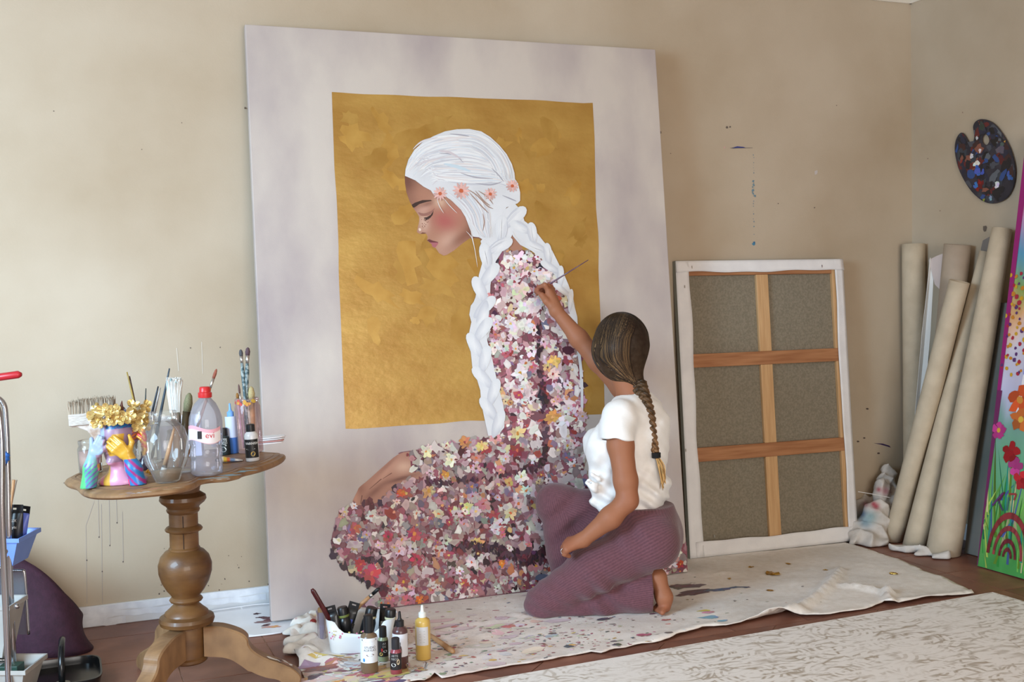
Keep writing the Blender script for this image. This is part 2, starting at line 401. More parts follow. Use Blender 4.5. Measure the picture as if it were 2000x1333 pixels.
# gold leaf with a slightly wavy hand-cut outline
g = []
cs = [P2(648, 180), P2(1157, 201), P2(1181, 808), P2(674, 838)]
for i in range(4):
    a, b = cs[i], cs[(i+1) % 4]; n = 26; d = (b-a)/np.linalg.norm(b-a); nr = np.array([-d[1], d[0]])
    for k in range(n):
        t = k/n; r = .012*max(0, 1-min(t, 1-t)*14)
        w_ = (vnoise(np.array([t*9+i*50.]), np.array([i*3.]), 3)[0]-.5)*.012
        g.append(a+(b-a)*t+nr*w_*.6)
m = MB(); poly(m, g, .0006, lin((190, 150, 80))); m.build('gold_leaf', M_gold, pt)
# overlapping sheets of leaf and rubbed patches, barely different in tone
m = MB()
for k in range(70):
    c = np.array([RNG.uniform(.36, 1.34), RNG.uniform(.74, 1.93)]); q = blob(c, RNG.uniform(.012, .045), 14, .45, RNG.uniform(1, 2.2), RNG.uniform(0, 3)); q = np.clip(q, [.33, .705], [1.375, 1.965])
    poly(m, q, .0008+k*1e-6, lin(np.array((186, 146, 74))*RNG.uniform(.96, 1.06)))
o = m.build('gold_leaf_patch', pm('gold_scuff', (190, 150, 80), .33, .22, attr='Col', col2=(226, 214, 190), nscale=9, ndetail=8), pt); o['kind'] = 'stuff'

# ---- hand, neck and face ------------------------------------------------
face = za([(172, 388), (174, 440), (184, 500), (205, 560), (232, 608), (256, 640), (268, 662), (269, 690), (259, 735), (253, 762), (262, 772), (280, 777), (300, 773), (316, 776), (326, 796), (320, 818),
           (336, 834), (352, 844), (354, 860), (378, 870), (388, 885), (402, 906), (432, 922), (452, 917), (500, 888), (560, 838), (605, 806), (665, 806), (700, 830), (760, 860), (860, 860), (900, 900), (960, 880), (900, 700), (800, 560), (650, 400), (420, 360), (240, 340)])
fp = P2s(face)
vv, ff = fill2d(fp, .006)
def cpt(x, y): return P2(*za([(x, y)])[0])
def soft(c, rx, ry, ang=0):
    d = vv-c; ca, sa = math.cos(ang), math.sin(ang); x = d[:, 0]*ca+d[:, 1]*sa; y = -d[:, 0]*sa+d[:, 1]*ca
    return np.exp(-((x/rx)**2+(y/ry)**2))[:, None]
S = (1/3.417)*.00205                                                # crop pixel -> metres on the canvas
colr = np.tile(lin((170, 122, 100)), (len(vv), 1))
def tint(c, rx, ry, col, k, ang=0):
    global colr
    wgt = soft(cpt(*c), rx*S, ry*S, ang)*k; colr = colr*(1-wgt)+lin(col)*wgt
tint((190, 450), 80, 180, (104, 64, 52), 1.0, .15); tint((300, 520), 120, 70, (172, 122, 100), .8)
tint((245, 640), 22, 80, (150, 102, 84), .6); tint((300, 700), 40, 60, (206, 172, 152), .9)
tint((440, 690), 90, 70, (172, 88, 86), .85, -.3); tint((520, 620), 60, 60, (186, 120, 106), .6)
tint((470, 830), 90, 60, (204, 164, 144), .9, .5); tint((430, 890), 60, 30, (188, 146, 126), .6)
tint((560, 800), 130, 40, (132, 84, 66), .85, .6); tint((660, 740), 60, 90, (96, 52, 42), .95); tint((720, 660), 60, 60, (150, 100, 88), .5)
tint((300, 610), 60, 26, (196, 152, 136), .8, .4); tint((330, 575), 50, 14, (112, 70, 60), .6, .35); tint((405, 560), 40, 40, (212, 176, 152), .9)
tint((860, 865), 70, 30, (170, 122, 100), .8)
m = MB(); sheet(m, vv, ff, .0011, colr)
def zpoly(mm, pts, off, col, z=za, n=0):
    q = P2s(z(pts)); 
    if n: q = catmull(q, n, True)
    poly(mm, q, off, lin(col) if np.ndim(col) == 1 else col)
zpoly(m, [(218, 582), (240, 568), (290, 551), (345, 550), (355, 556), (320, 562), (270, 577), (238, 600), (226, 600)], .0013, (58, 38, 34))          # brow
zpoly(m, [(262, 632), (300, 640), (345, 625), (372, 605), (350, 640), (320, 655), (280, 655)], .0013, (150, 104, 92), n=3)                           # eyelid
zpoly(m, [(298, 668), (320, 665), (345, 650), (365, 622), (358, 650), (340, 672), (320, 682), (302, 690), (312, 676)], .0014, (54, 36, 34))          # lashes
for a, b in (((306, 672), (298, 690)), ((320, 672), (314, 694)), ((334, 664), (332, 684))):
    zpoly(m, [(a[0]-3, a[1]), (a[0]+3, a[1]), b], .00145, (54, 36, 34))
zpoly(m, [(320, 818), (336, 812), (360, 822), (392, 830), (396, 834), (360, 834), (340, 834)], .0013, (104, 50, 54))                                 # lips
zpoly(m, [(340, 834), (362, 833), (396, 834), (388, 852), (374, 868), (358, 862), (352, 846)], .0013, (168, 98, 104), n=2)
zpoly(m, [(276, 776), (290, 766), (318, 770), (300, 776)], .0013, (116, 70, 58))                                                                      # nostril
zpoly(m, [(264, 742), (276, 738), (282, 752), (270, 758)], .0013, (226, 200, 182), n=3)
for k in range(18): poly(m, P2(*za([(RNG.uniform(285, 330), RNG.uniform(680, 740))])[0])+blob((0, 0), .0016, 6), .0014+k*1e-6, lin((120, 66, 56)))
m.build('painted_face', M_paint, pt)
# painted hand
hand = zc([(545, 165), (440, 250), (340, 340), (285, 385), (268, 415), (238, 500), (345, 502), (420, 482), (480, 432), (530, 382), (585, 342), (640, 328), (720, 328), (720, 200), (640, 150)])
hp = catmull(P2s(hand), 3, True); vv, ff = fill2d(hp, .006); colr = np.tile(lin((168, 122, 104)), (len(vv), 1))
def cpc(x, y): return P2(*zc([(x, y)])[0])
def tint2(c, rx, ry, col, k, ang=0):
    global colr
    wgt = soft(cpc(*c), rx*.0006, ry*.0006, ang)*k; colr = colr*(1-wgt)+lin(col)*wgt
tint2((580, 250), 70, 40, (206, 168, 146), .9); tint2((450, 300), 110, 24, (188, 142, 122), .9, .75); tint2((380, 420), 90, 22, (120, 76, 64), .8, .6); tint2((290, 400), 30, 40, (136, 88, 72), .7)
tint2((560, 330), 110, 14, (104, 62, 54), .9, .2); tint2((255, 470), 20, 60, (188, 136, 114), .8); tint2((480, 230), 90, 12, (138, 92, 78), .7, .7)
m = MB(); sheet(m, vv, ff, .0011, colr)
for a, b in (((300, 440), (290, 500)), ((325, 470), (322, 502)), ((430, 330), (350, 400)), ((500, 290), (440, 330))):
    zpoly(m, [(a[0]-3, a[1]), (a[0]+4, a[1]+2), (b[0]+2, b[1]), (b[0]-2, b[1])], .0013, (112, 70, 60), zc)
m.build('painted_hand', M_paint, pt)
# ---- flowered dress -------------------------------------------------------
dress = za([(800, 930), (830, 895), (880, 884), (950, 880), (1020, 900), (1080, 945), (1130, 1000), (1175, 1060), (1215, 1130), (1250, 1205), (1285, 1300)])
dress += zb([(1690, 150), (1720, 250), (1742, 380), (1768, 480), (1780, 560), (1785, 800), (1782, 1000), (1790, 1172)])
dress += zc([(1795, 300), (1830, 420), (2200, 600), (2492, 760), (2492, 930), (1370, 1105), (1100, 1140), (900, 1160), (700, 1172), (520, 1196), (400, 1206), (268, 1192), (300, 1168), (430, 1136), (590, 1112), (480, 1092), (380, 1062), (280, 1012), (200, 952), (142, 902), (106, 832), (90, 762), (100, 700), (122, 640), (160, 572), (205, 528), (242, 498), (345, 500), (420, 482), (480, 432), (530, 382), (580, 342), (640, 328), (700, 326), (690, 282), (632, 240), (622, 178), (540, 160), (560, 150), (700, 130), (850, 108), (1000, 80), (1100, 66), (1240, 20)])
dress += zb([(1255, 850), (1240, 770), (1220, 690), (1195, 580), (1170, 470), (1140, 370), (1135, 300), (1150, 200), (1155, 100), (1160, 0)])
dress += za([(740, 1200), (745, 1110), (765, 1000)])
# the lower right part: behind the kneeling woman the skirt stays low
dpx = np.array(dress); low = [(1150, 960), (1150, 1030), (1200, 1075), (1290, 1088), (1345, 1072), (1344, 1112)]
i0 = len(za([0]*0)); 
lo_i = [i for i, p in enumerate(dress) if p[0] > 1195]
dress = dress[:lo_i[0]]+[(1165, 1020), (1230, 1078), (1300, 1086), (1342, 1066), (1342.5, 1117)]+dress[lo_i[-1]+1:]
dp = P2s(dress)
m = MB(); poly(m, dp, .0009, lin((120, 76, 84)))
md = MB()
lo_, hi_ = np.array(dress).min(0), np.array(dress).max(0)
def dark_at(x, y):
    """painted folds: 1 where the dress is painted dark"""
    d = 0.0
    for path, wd in FOLDS:
        q = np.array(path); 
        a, b = q[:-1], q[1:]; ab = b-a; t = np.clip(((np.array([x, y])-a)*ab).sum(1)/(ab**2).sum(1), 0, 1)
        dd = np.linalg.norm(np.array([x, y])-(a+ab*t[:, None]), axis=1).min(); d = max(d, math.exp(-(dd/wd)**2))
    return d
FOLDS = [(zb([(1500, 260), (1490, 420), (1500, 600), (1525, 750), (1525, 1000), (1535, 1120)]), 6.5), (zc([(1530, 150), (1520, 210), (1440, 262), (1270, 295), (1050, 338), (880, 356), (740, 346)]), 7),
         (zc([(980, 770), (1100, 790), (1250, 830), (1420, 890), (1560, 800)]), 14), (zc([(1150, 800), (1500, 860)]), 16), (zc([(100, 640), (92, 760), (140, 900), (280, 1010), (420, 1075)]), 7), (zc([(330, 880), (430, 890)]), 8), (zc([(215, 530), (430, 490)]), 5)]
PAL_LIGHT = [(232, 222, 220), (226, 210, 210), (220, 196, 198), (238, 230, 224), (206, 176, 180), (214, 204, 198)]
PAL_MID = [(186, 134, 142), (168, 104, 114), (150, 84, 96), (196, 154, 158), (172, 140, 150), (150, 118, 122), (176, 160, 150), (140, 70, 84), (164, 150, 150)]
PAL_DARK = [(84, 38, 48), (104, 46, 56), (66, 44, 58), (96, 66, 80), (54, 36, 46), (120, 52, 60)]
PAL_ACC = [(200, 126, 84), (210, 180, 120), (218, 202, 158), (160, 62, 62), (176, 78, 74), (214, 150, 112), (132, 112, 140), (186, 98, 108), (120, 118, 142), (156, 160, 148)]
def pick(p): return np.array(p[int(RNG.integers(len(p)))], float)+RNG.normal(0, 5, 3)
def dab(cx, cy, r, col, ang, asp, k, ctr=None):
    q = blob((cx, cy), r, 9, .5, asp, ang); uv = P2s(q); c0 = P2(cx, cy)
    uv = np.clip(uv, [.002, .002], [PW-.002, PH]); V = np.vstack([uv, c0[None]]); n = len(uv); cc = np.clip(col, 4, 250)
    c2 = np.clip(cc*RNG.uniform(.86, 1.1), 4, 250) if ctr is None else np.array(ctr, float)
    md.add([(p[0], -(.00115+k*8e-7), p[1]) for p in V], [(i, (i+1) % n, n) for i in range(n)], [lin(cc*RNG.uniform(.95, 1.04))]*n+[lin(c2)])
K = 0
def scatter(n, fn):
    global K
    c = 0
    while c < n:
        p = RNG.uniform(lo_, hi_, (400, 2)); p = p[inside(p, dress)]
        for x, y in p:
            if c >= n: break
            fn(x, y); c += 1; K += 1
upper = lambda y: 1/(1+math.exp((y-900)/40))
def lay1(x, y):
    d = dark_at(x, y); u = upper(y)
    col = pick(PAL_DARK) if RNG.uniform() < .10+.9*d else pick(PAL_MID)
    if y > 880: col = col*RNG.uniform(.78, .95)
    dab(x, y, RNG.uniform(4, 9), col, RNG.uniform(1.2, 1.9) if y > 900 else RNG.uniform(0, 3), RNG.uniform(1, 1.7), K)
def lay2(x, y):
    d = dark_at(x, y)
    if RNG.uniform() < d*1.1: return
    u = upper(y); r = RNG.uniform()
    col = pick(PAL_LIGHT) if r < .34+.28*u else (pick(PAL_MID) if r < .90 else pick(PAL_ACC))
    if y > 860: col = col*RNG.uniform(.8, .98)
    dab(x, y, RNG.uniform(2.4, 7.5), col, RNG.normal(1.2, .8), RNG.uniform(1, 1.9), K)
def flower(x, y, R=None, col=None, ctr=None):
    global K
    d = dark_at(x, y)
    if R is None and RNG.uniform() < d: return
    u = upper(y); r = RNG.uniform()
    if col is None:
        col = pick(PAL_LIGHT) if r < .5+.25*u else (pick([(196, 120, 128), (214, 150, 150), (176, 80, 92)]) if r < .85 else pick(PAL_ACC))
        if y > 880: col = col*RNG.uniform(.84, 1)
    R = R or RNG.uniform(6, 13); n = int(RNG.integers(5, 9)); a0 = RNG.uniform(0, 6)
    for i in range(n):
        a = a0+i*2*math.pi/n; K += 1
        rr_ = R*RNG.uniform(.7, 1.15); dab(x+math.cos(a)*rr_*.6, y+math.sin(a)*rr_*.56, R*RNG.uniform(.26, .46), col+RNG.normal(0, 9, 3), a, RNG.uniform(1.1, 1.8), K)
    K += 1; dab(x, y, R*.24, pick([(206, 150, 60), (150, 60, 60), (220, 190, 110), (96, 70, 60), (200, 110, 60)]) if ctr is None else np.array(ctr, float), 0, 1, K)
scatter(1700, lay1); scatter(1900, lay2); scatter(210, flower)
for _ in range(170):
    p = RNG.uniform(lo_, hi_, (1, 2))
    if inside(p, dress)[0] and dark_at(*p[0]) < .5: K += 1; dab(p[0][0], p[0][1], RNG.uniform(1.6, 3.6), pick(PAL_ACC), 0, 1.2, K)
for _ in range(220):
    p = RNG.uniform(lo_, hi_, (1, 2))
    if inside(p, dress)[0]: K += 1; dab(p[0][0], p[0][1], RNG.uniform(1.2, 2.6), pick(PAL_DARK), RNG.uniform(0, 3), 1.6, K)
for (cx, cy), R, col, ctr in ((zc([(365, 968)])[0], 17, (186, 70, 84), (214, 110, 90)), (zc([(290, 905)])[0], 11, (168, 54, 66), (190, 90, 60)), (zc([(650, 700)])[0], 13, (178, 78, 92), (214, 140, 70)), (zc([(685, 1145)])[0], 8, (206, 110, 50), (226, 130, 50)), (zc([(1240, 898)])[0], 8, (212, 122, 52), (228, 160, 90)), (zc([(560, 425)])[0], 8, (198, 92, 52), (214, 110, 60)),
        (zc([(1070, 760)])[0], 12, (214, 174, 110), (226, 190, 90)), (zc([(1340, 140)])[0], 13, (142, 52, 62), (196, 100, 70)), (zc([(1370, 315)])[0], 12, (228, 222, 214), (214, 180, 90)), (zc([(730, 145)])[0], 10, (226, 218, 180), (206, 140, 60)), (zc([(1100, 110)])[0], 11, (226, 204, 130), (220, 190, 100)), (zc([(845, 385)])[0], 12, (224, 216, 208), (232, 226, 220)), (zc([(860, 300)])[0], 8, (208, 148, 60), (214, 170, 80)),
        (zb([(1440, 435)])[0], 12, (236, 230, 230), (90, 60, 80)), (zb([(1360, 580)])[0], 14, (232, 224, 226), (206, 160, 60)), (zb([(1190, 410)])[0], 11, (234, 226, 226), (140, 90, 100)), (zb([(1400, 260)])[0], 14, (234, 228, 228), (226, 214, 214)), (zb([(1595, 500)])[0], 11, (224, 184, 110), (230, 196, 120)), (zb([(1580, 880)])[0], 14, (216, 160, 90), (226, 170, 110)), (zb([(1670, 900)])[0], 13, (228, 222, 222), (200, 180, 170)), (zb([(1345, 990)])[0], 13, (222, 200, 150), (206, 140, 60)),
        (za([(945, 945)])[0], 12, (236, 230, 226), (120, 50, 70)), (za([(1095, 1060)])[0], 14, (234, 228, 222), (220, 210, 200)), (za([(940, 1160)])[0], 17, (226, 214, 192), (216, 200, 170)), (za([(860, 960)])[0], 13, (232, 226, 224), (200, 150, 150)), (za([(985, 1270)])[0], 15, (234, 228, 228), (226, 220, 220)), (za([(1060, 1250)])[0], 12, (218, 206, 216), (210, 200, 210)), (zc([(2400, 840)])[0], 9, (206, 196, 196), (214, 200, 196)), (zc([(2440, 905)])[0], 8, (164, 60, 52), (206, 130, 60))):
    flower(cx, cy, R, np.array(col, float), ctr)
for path, wd in FOLDS[:6]:
    q = catmull(np.array(path, float), 10)
    for P_ in q:
        for _ in range(max(1, int(wd/4))):
            if RNG.uniform() < .62:
                K += 1; x, y = P_+RNG.normal(0, wd*.34, 2)
                if inside([(x, y)], dress)[0]: dab(x, y, RNG.uniform(1.6, 4.2), pick([(58, 34, 42), (74, 40, 50), (48, 32, 42), (84, 56, 70)]), RNG.normal(1.5, .5), RNG.uniform(1.2, 2.6), K)
m.build('painted_dress', M_paint, pt)
o = md.build('painted_flowers', M_paint, pt); o['kind'] = 'stuff'
# ---- white hair ------------------------------------------------------------
cap_o = za([(172, 390), (176, 345), (195, 282), (235, 216), (290, 166), (360, 126), (440, 93), (520, 79), (600, 77), (680, 93), (740, 130), (800, 185), (850, 245), (885, 312), (902, 370), (906, 412), (926, 440), (940, 500), (940, 556), (922, 574), (850, 600), (780, 700), (745, 780), (700, 820), (665, 800), (625, 795), (605, 745), (575, 665), (535, 600), (470, 545), (430, 520), (365, 520), (345, 488), (296, 462), (240, 420)])
bl_o = za([(700, 800), (760, 680), (830, 620), (900, 570), (950, 625), (968, 690), (900, 760), (860, 840), (820, 895), (778, 960), (756, 1030), (742, 1120), (735, 1333)])+zb([(1155, 100), (1148, 200), (1134, 300), (1142, 370), (1170, 470), (1195, 580), (1220, 690), (1242, 770), (1258, 850), (1256, 950), (1215, 1000), (1148, 1006), (1120, 880), (1100, 780), (1094, 700), (1070, 620), (1040, 540), (1030, 440), (1006, 380), (1015, 330), (1034, 240), (1020, 190), (1030, 130), (1060, 90)])+za([(604, 1320), (615, 1270), (642, 1200), (655, 1130), (665, 1050), (685, 980), (690, 885), (676, 825)])
br_o = za([(880, 640), (950, 640), (968, 690), (1010, 722), (1050, 768), (1100, 832), (1152, 885), (1192, 965), (1232, 1045), (1262, 1115), (1292, 1200), (1308, 1270)])+zb([(1700, 30), (1722, 110), (1747, 205), (1750, 260), (1772, 480), (1786, 600), (1788, 800), (1785, 865), (1770, 860), (1770, 700), (1758, 520), (1730, 330), (1715, 250), (1688, 150)])+za([(1272, 1250), (1245, 1180), (1210, 1110), (1165, 1045), (1125, 990), (1075, 935), (1015, 890), (940, 850), (890, 790)])
m = MB()
HW = (220, 221, 224)
for o_, off in ((br_o, .0044), (bl_o, .0046), (cap_o, .0048)):
    uv = P2s(o_); vv, ff = fill2d(uv, .012); cc = lin(HW)*(.9+.14*vnoise(vv[:, 0]*18, vv[:, 1]*18, 5))[:, None]
    sheet(m, vv, ff, off, cc)
k2 = 0
def stroke(pts, w, col, off=.0052, px=True):
    """tapered brush stroke along a smooth path of pixels"""
    global k2
    q = catmull(P2s(pts), 6); n = len(q); T = np.gradient(q, axis=0); T /= np.linalg.norm(T, axis=1)[:, None]+1e-9
    nr = np.stack([-T[:, 1], T[:, 0]], 1); t = np.linspace(0, 1, n); ww = w*np.sin(np.pi*np.clip(t, .02, .98))**.6
    a = q+nr*ww[:, None]/2; b = q-nr*ww[:, None]/2; k2 += 1
    V = [(p[0], -(off+k2*1.5e-6), p[1]) for pair in zip(a, b) for p in pair]
    m.add(V, [(2*i, 2*i+1, 2*i+3, 2*i+2) for i in range(n-1)], lin(np.clip(np.asarray(col)*.96, 0, 255)))
HC = [(238, 239, 240), (234, 235, 238), (218, 220, 226), (220, 227, 234), (214, 208, 212), (204, 205, 212), (242, 242, 242), (232, 224, 222)]
for i in range(240):                                     # crown: from the hairline over the top to the nape
    t = RNG.uniform(0, 1); s = RNG.uniform(0, 1)
    a = (180+170*t**1.5, 370-120*s+100*t*(1-s)+(t*20)); top = 90+330*t
    P = [a, (300+120*t, 200+250*t*.9-60*s*(1-t)), (560+60*t, 110+330*t+20*s), (760+30*t, 230+210*t), (870-20*s, 380+80*t)]
    i0, i1 = sorted(RNG.uniform(0, 1, 2)); i1 = min(1, i0+.25+(i1-i0)*.5)
    q = catmull(np.array(P), 8); j0, j1 = int(i0*(len(q)-4)), int(i1*(len(q)-1)); q = q[j0:max(j1, j0+4)]
    stroke(za(q[::max(1, len(q)//5)]), RNG.uniform(.002, .007), np.array(HC[int(RNG.integers(len(HC)))]))
for i in range(70):
    s = RNG.uniform(0, 1); P = np.array([(520, 84), (640, 92), (740, 140), (830, 230), (880, 330), (893, 410)], float); P = P+(np.array((560, 420))-P)*s*np.array([.35, .35]); j0 = int(RNG.integers(0, 3)); stroke(za(P[j0:j0+4]), RNG.uniform(.002, .006), np.array(HC[int(RNG.integers(len(HC)))]))
for a in ([(470, 110), (560, 120), (600, 126)], [(540, 370), (640, 400), (760, 410)], [(750, 340), (800, 390), (830, 430)], [(400, 240), (500, 250), (560, 300)], [(640, 440), (740, 450), (820, 430)], [(820, 520), (880, 545), (915, 560)]):
    stroke(za(a), .005, (172, 170, 180))
stroke(za([(430, 310), (520, 330), (610, 360)]), .014, (206, 222, 232)); stroke(za([(400, 225), (470, 235), (550, 280)]), .01, (214, 204, 208))
def braid(cl, wid, n, ph=0):
    q = catmull(np.array(cl, float), 12); L_ = np.concatenate([[0], np.cumsum(np.linalg.norm(np.diff(q, axis=0), axis=1))])
    T = np.gradient(q, axis=0); T /= np.linalg.norm(T, axis=1)[:, None]; nr = np.stack([-T[:, 1], T[:, 0]], 1)
    def pos(s, x):
        s = min(max(s, 0), 1)*L_[-1]; i = min(int(np.searchsorted(L_, s)), len(q)-1); return q[i]+nr[i]*x*wid(s/L_[-1])
    global k2
    for i in range(n):
        sd = 1 if (i+ph) % 2 else -1; s0 = (i+.5)/n; c0 = pos(s0, sd*.36); j = min(int(np.searchsorted(L_, s0*L_[-1])), len(q)-1); tg = T[j]; nn = nr[j]
        ax = unit(tg*1.0-nn*sd*.55); bx = np.array([-ax[1], ax[0]]); W_ = wid(s0); ln_ = L_[-1]/n*.92
        ring = []; rc = []
        for k in range(18):
            t_ = 2*math.pi*k/18; pr = ax*math.cos(t_)*ln_+bx*math.sin(t_)*W_*.60*(1-.25*math.cos(t_)); ring.append(P2(*(c0+pr))); inner = (pr@nn)*sd < 0
            rc.append(lin((196, 198, 206)) if inner else lin((218, 220, 223)))
        k2 += 1; o_ = .0050+i*3e-6
        m.add([(p_[0], -(o_+k2*1.5e-6), p_[1]) for p_ in ring]+[(P2(*(c0+nn*sd*W_*.1))[0], -(o_+k2*1.5e-6), P2(*(c0+nn*sd*W_*.1))[1])], [(k, (k+1) % 18, 18) for k in range(18)], rc+[lin((232, 232, 233))])
        for r_ in range(6):
            x_ = RNG.uniform(-.42, .42); L2 = ln_*RNG.uniform(.45, .8); o1 = bx*x_*W_
            stroke([c0+o1-ax*L2, c0+o1*1.15, c0+o1*.7+ax*L2], RNG.uniform(.0012, .003), np.array(HC[int(RNG.integers(len(HC)))], float), off=.0050)
braid(za([(900, 600), (850, 740), (760, 880), (720, 1000), (700, 1120), (690, 1220), (660, 1330)])+zb([(1100, 180), (1085, 330), (1090, 450), (1130, 600), (1160, 720), (1180, 860), (1200, 980)]), lambda t: 20-3*t, 15)
braid(za([(930, 680), (1000, 780), (1080, 880), (1150, 985), (1200, 1080), (1245, 1180), (1280, 1260)]), lambda t: 17-9*t, 8, 1)
for i in range(60):                                       # lock over the ear and loose strands
    s = RNG.uniform(0, 1)
    stroke(za([(450+260*s, 500+20*s), (540+180*s, 570+10*s), (600+140*s, 650+RNG.uniform(-10, 10)), (630+110*s, 730+20*s), (690+50*s, 800)]), RNG.uniform(.002, .006), np.array(HC[int(RNG.integers(len(HC)))]))
for P in ([(560, 600), (600, 680), (640, 740), (672, 800)], [(640, 640), (660, 720), (690, 790)], [(600, 700), (620, 800), (640, 900), (655, 1000)], [(430, 540), (470, 590), (520, 640)], [(385, 540), (400, 590), (430, 640)], [(450, 520), (520, 590), (580, 640), (640, 640)], [(580, 760), (615, 800), (628, 850)], [(700, 640), (740, 720), (750, 800)], [(890, 760), (910, 800), (940, 830)]):
    stroke(za(P), .0028, (232, 228, 226))
for P in ([(590, 480), (650, 520), (720, 590), (760, 610)], [(640, 490), (700, 560), (740, 590)], [(600, 500), (680, 590), (730, 640)], [(660, 490), (720, 530), (760, 580)], [(690, 640), (700, 700), (690, 760)]):
    stroke(za(P), .005, (166, 136, 122))
m.build('painted_hair', M_paint, pt)
m = MB()
for cx, cy, R in ((405, 510, 46), (546, 490, 56), (740, 512, 42), (886, 458, 42)):     # blossoms in the hair
    a0 = RNG.uniform(0, 1)
    for i in range(12):
        a = a0+i*2*math.pi/12; q = blob((cx+math.cos(a)*R*.6, cy+math.sin(a)*R*.6), R*.15, 9, .15, 2.9, a); k2 += 1
        poly(m, P2s(za(q)), .0062+k2*1e-6, lin(np.array((222, 176, 168))*RNG.uniform(.9, 1.06)))
    poly(m, P2s(za(blob((cx, cy), R*.26, 10, .1))), .0075, lin((196, 98, 62)))
m.build('painted_blossoms', M_paint, pt)
# ================================================================== sculpting toolkit: smooth-blended volumes -> one mesh
class Vol:
    def __init__(s): s.p = []; s.post = []
    def cap(s, a, b, ra, rb, k=.02): s.p.append(('c', np.asarray(a, np.float32), np.asarray(b, np.float32), ra, rb, k)); return s
    def chain(s, pts, rs, k=.02):
        for i in range(len(pts)-1): s.cap(pts[i], pts[i+1], rs[i], rs[i+1], k)
        return s
    def ell(s, c, rad, axes=None, k=.02):
        A = np.eye(3) if axes is None else np.array(axes); s.p.append(('e', np.asarray(c, np.float32), np.asarray(rad, np.float32), A.astype(np.float32), k)); return s
    def cut(s, fn): s.post.append(fn); return s
    def __call__(s, P, prims=None, raw=False):
        d = None; rows = []
        for q in (s.p if prims is None else prims):
            if q[0] == 'c':
                _, a, b, ra, rb, k = q; ab = b-a; L = float(ab@ab)+1e-9; t = np.clip((P-a)@ab/L, 0, 1)
                e = np.sqrt(((P-a-t[:, None]*ab)**2).sum(1))-(ra+(rb-ra)*t)
            else:
                _, c, r, A, k = q; x = (P-c)@A.T; k0 = np.sqrt(((x/r)**2).sum(1)); k1 = np.sqrt(((x/(r*r))**2).sum(1))+1e-9
                e = k0*(k0-1)/k1; e = np.where(k0 < .3, -float(min(r))*.7, e)
            if raw: rows.append(e); continue
            if d is None: d = e
            else:
                h = np.clip(k-np.abs(d-e), 0, None)/k; d = np.minimum(d, e)-h*h*k*.25
        if raw: return np.array(rows)
        for fn in s.post: d = fn(P, d)
        return d
    def mesh(s, h, lo=None, hi=None):
        if lo is None:
            L_, H_ = [], []
            for q in s.p:
                if q[0] == 'c': r = max(q[3], q[4]); L_.append(np.minimum(q[1], q[2])-r); H_.append(np.maximum(q[1], q[2])+r)
                else: r = q[2].max(); L_.append(q[1]-r); H_.append(q[1]+r)
            lo = np.min(L_, 0)-.03; hi = np.max(H_, 0)+.03
        B = 8; nb = np.ceil((hi-lo)/(h*B)).astype(int); G = np.full(nb*B+1, 9., np.float32)
        bi = np.stack(np.meshgrid(*[np.arange(n) for n in nb], indexing='ij'), -1).reshape(-1, 3)
        cen = (lo+(bi+.5)*B*h).astype(np.float32)
        dc = np.concatenate([s(cen[i:i+20000]) for i in range(0, len(cen), 20000)])
        act = np.abs(dc) < B*h*.87*1.25+.015; neg = (~act) & (dc < 0)
        off = np.stack(np.meshgrid(*[np.arange(B+1)]*3, indexing='ij'), -1).reshape(-1, 3)
        for b in bi[neg]: x, y, z = b*B; G[x:x+B+1, y:y+B+1, z:z+B+1] = -9
        ab = bi[act]; ab = ab[np.lexsort((ab[:, 2] % 4, ab[:, 1] % 4, ab[:, 0] % 4, ab[:, 2]//4, ab[:, 1]//4, ab[:, 0]//4))]; Rb = B*h*.87
        kk_ = np.array([q[-1] for q in s.p])
        for i in range(0, len(ab), 48):
            ch = ab[i:i+48]; cc_ = (lo+(ch+.5)*B*h).astype(np.float32); E_ = s(cc_, raw=True); mn = E_.min(0)
            use = (E_ <= mn[None]+2.6*Rb+kk_[:, None]+.004).any(1); pr = [q for q, u_ in zip(s.p, use) if u_]
            pts = (lo+(ch[:, None]*B+off[None])*h).reshape(-1, 3).astype(np.float32)
            v = s(pts, pr).reshape(len(ch), B+1, B+1, B+1)
            for b, g in zip(ch, v): x, y, z = b*B; G[x:x+B+1, y:y+B+1, z:z+B+1] = g
        return surface_nets(G, lo, h)
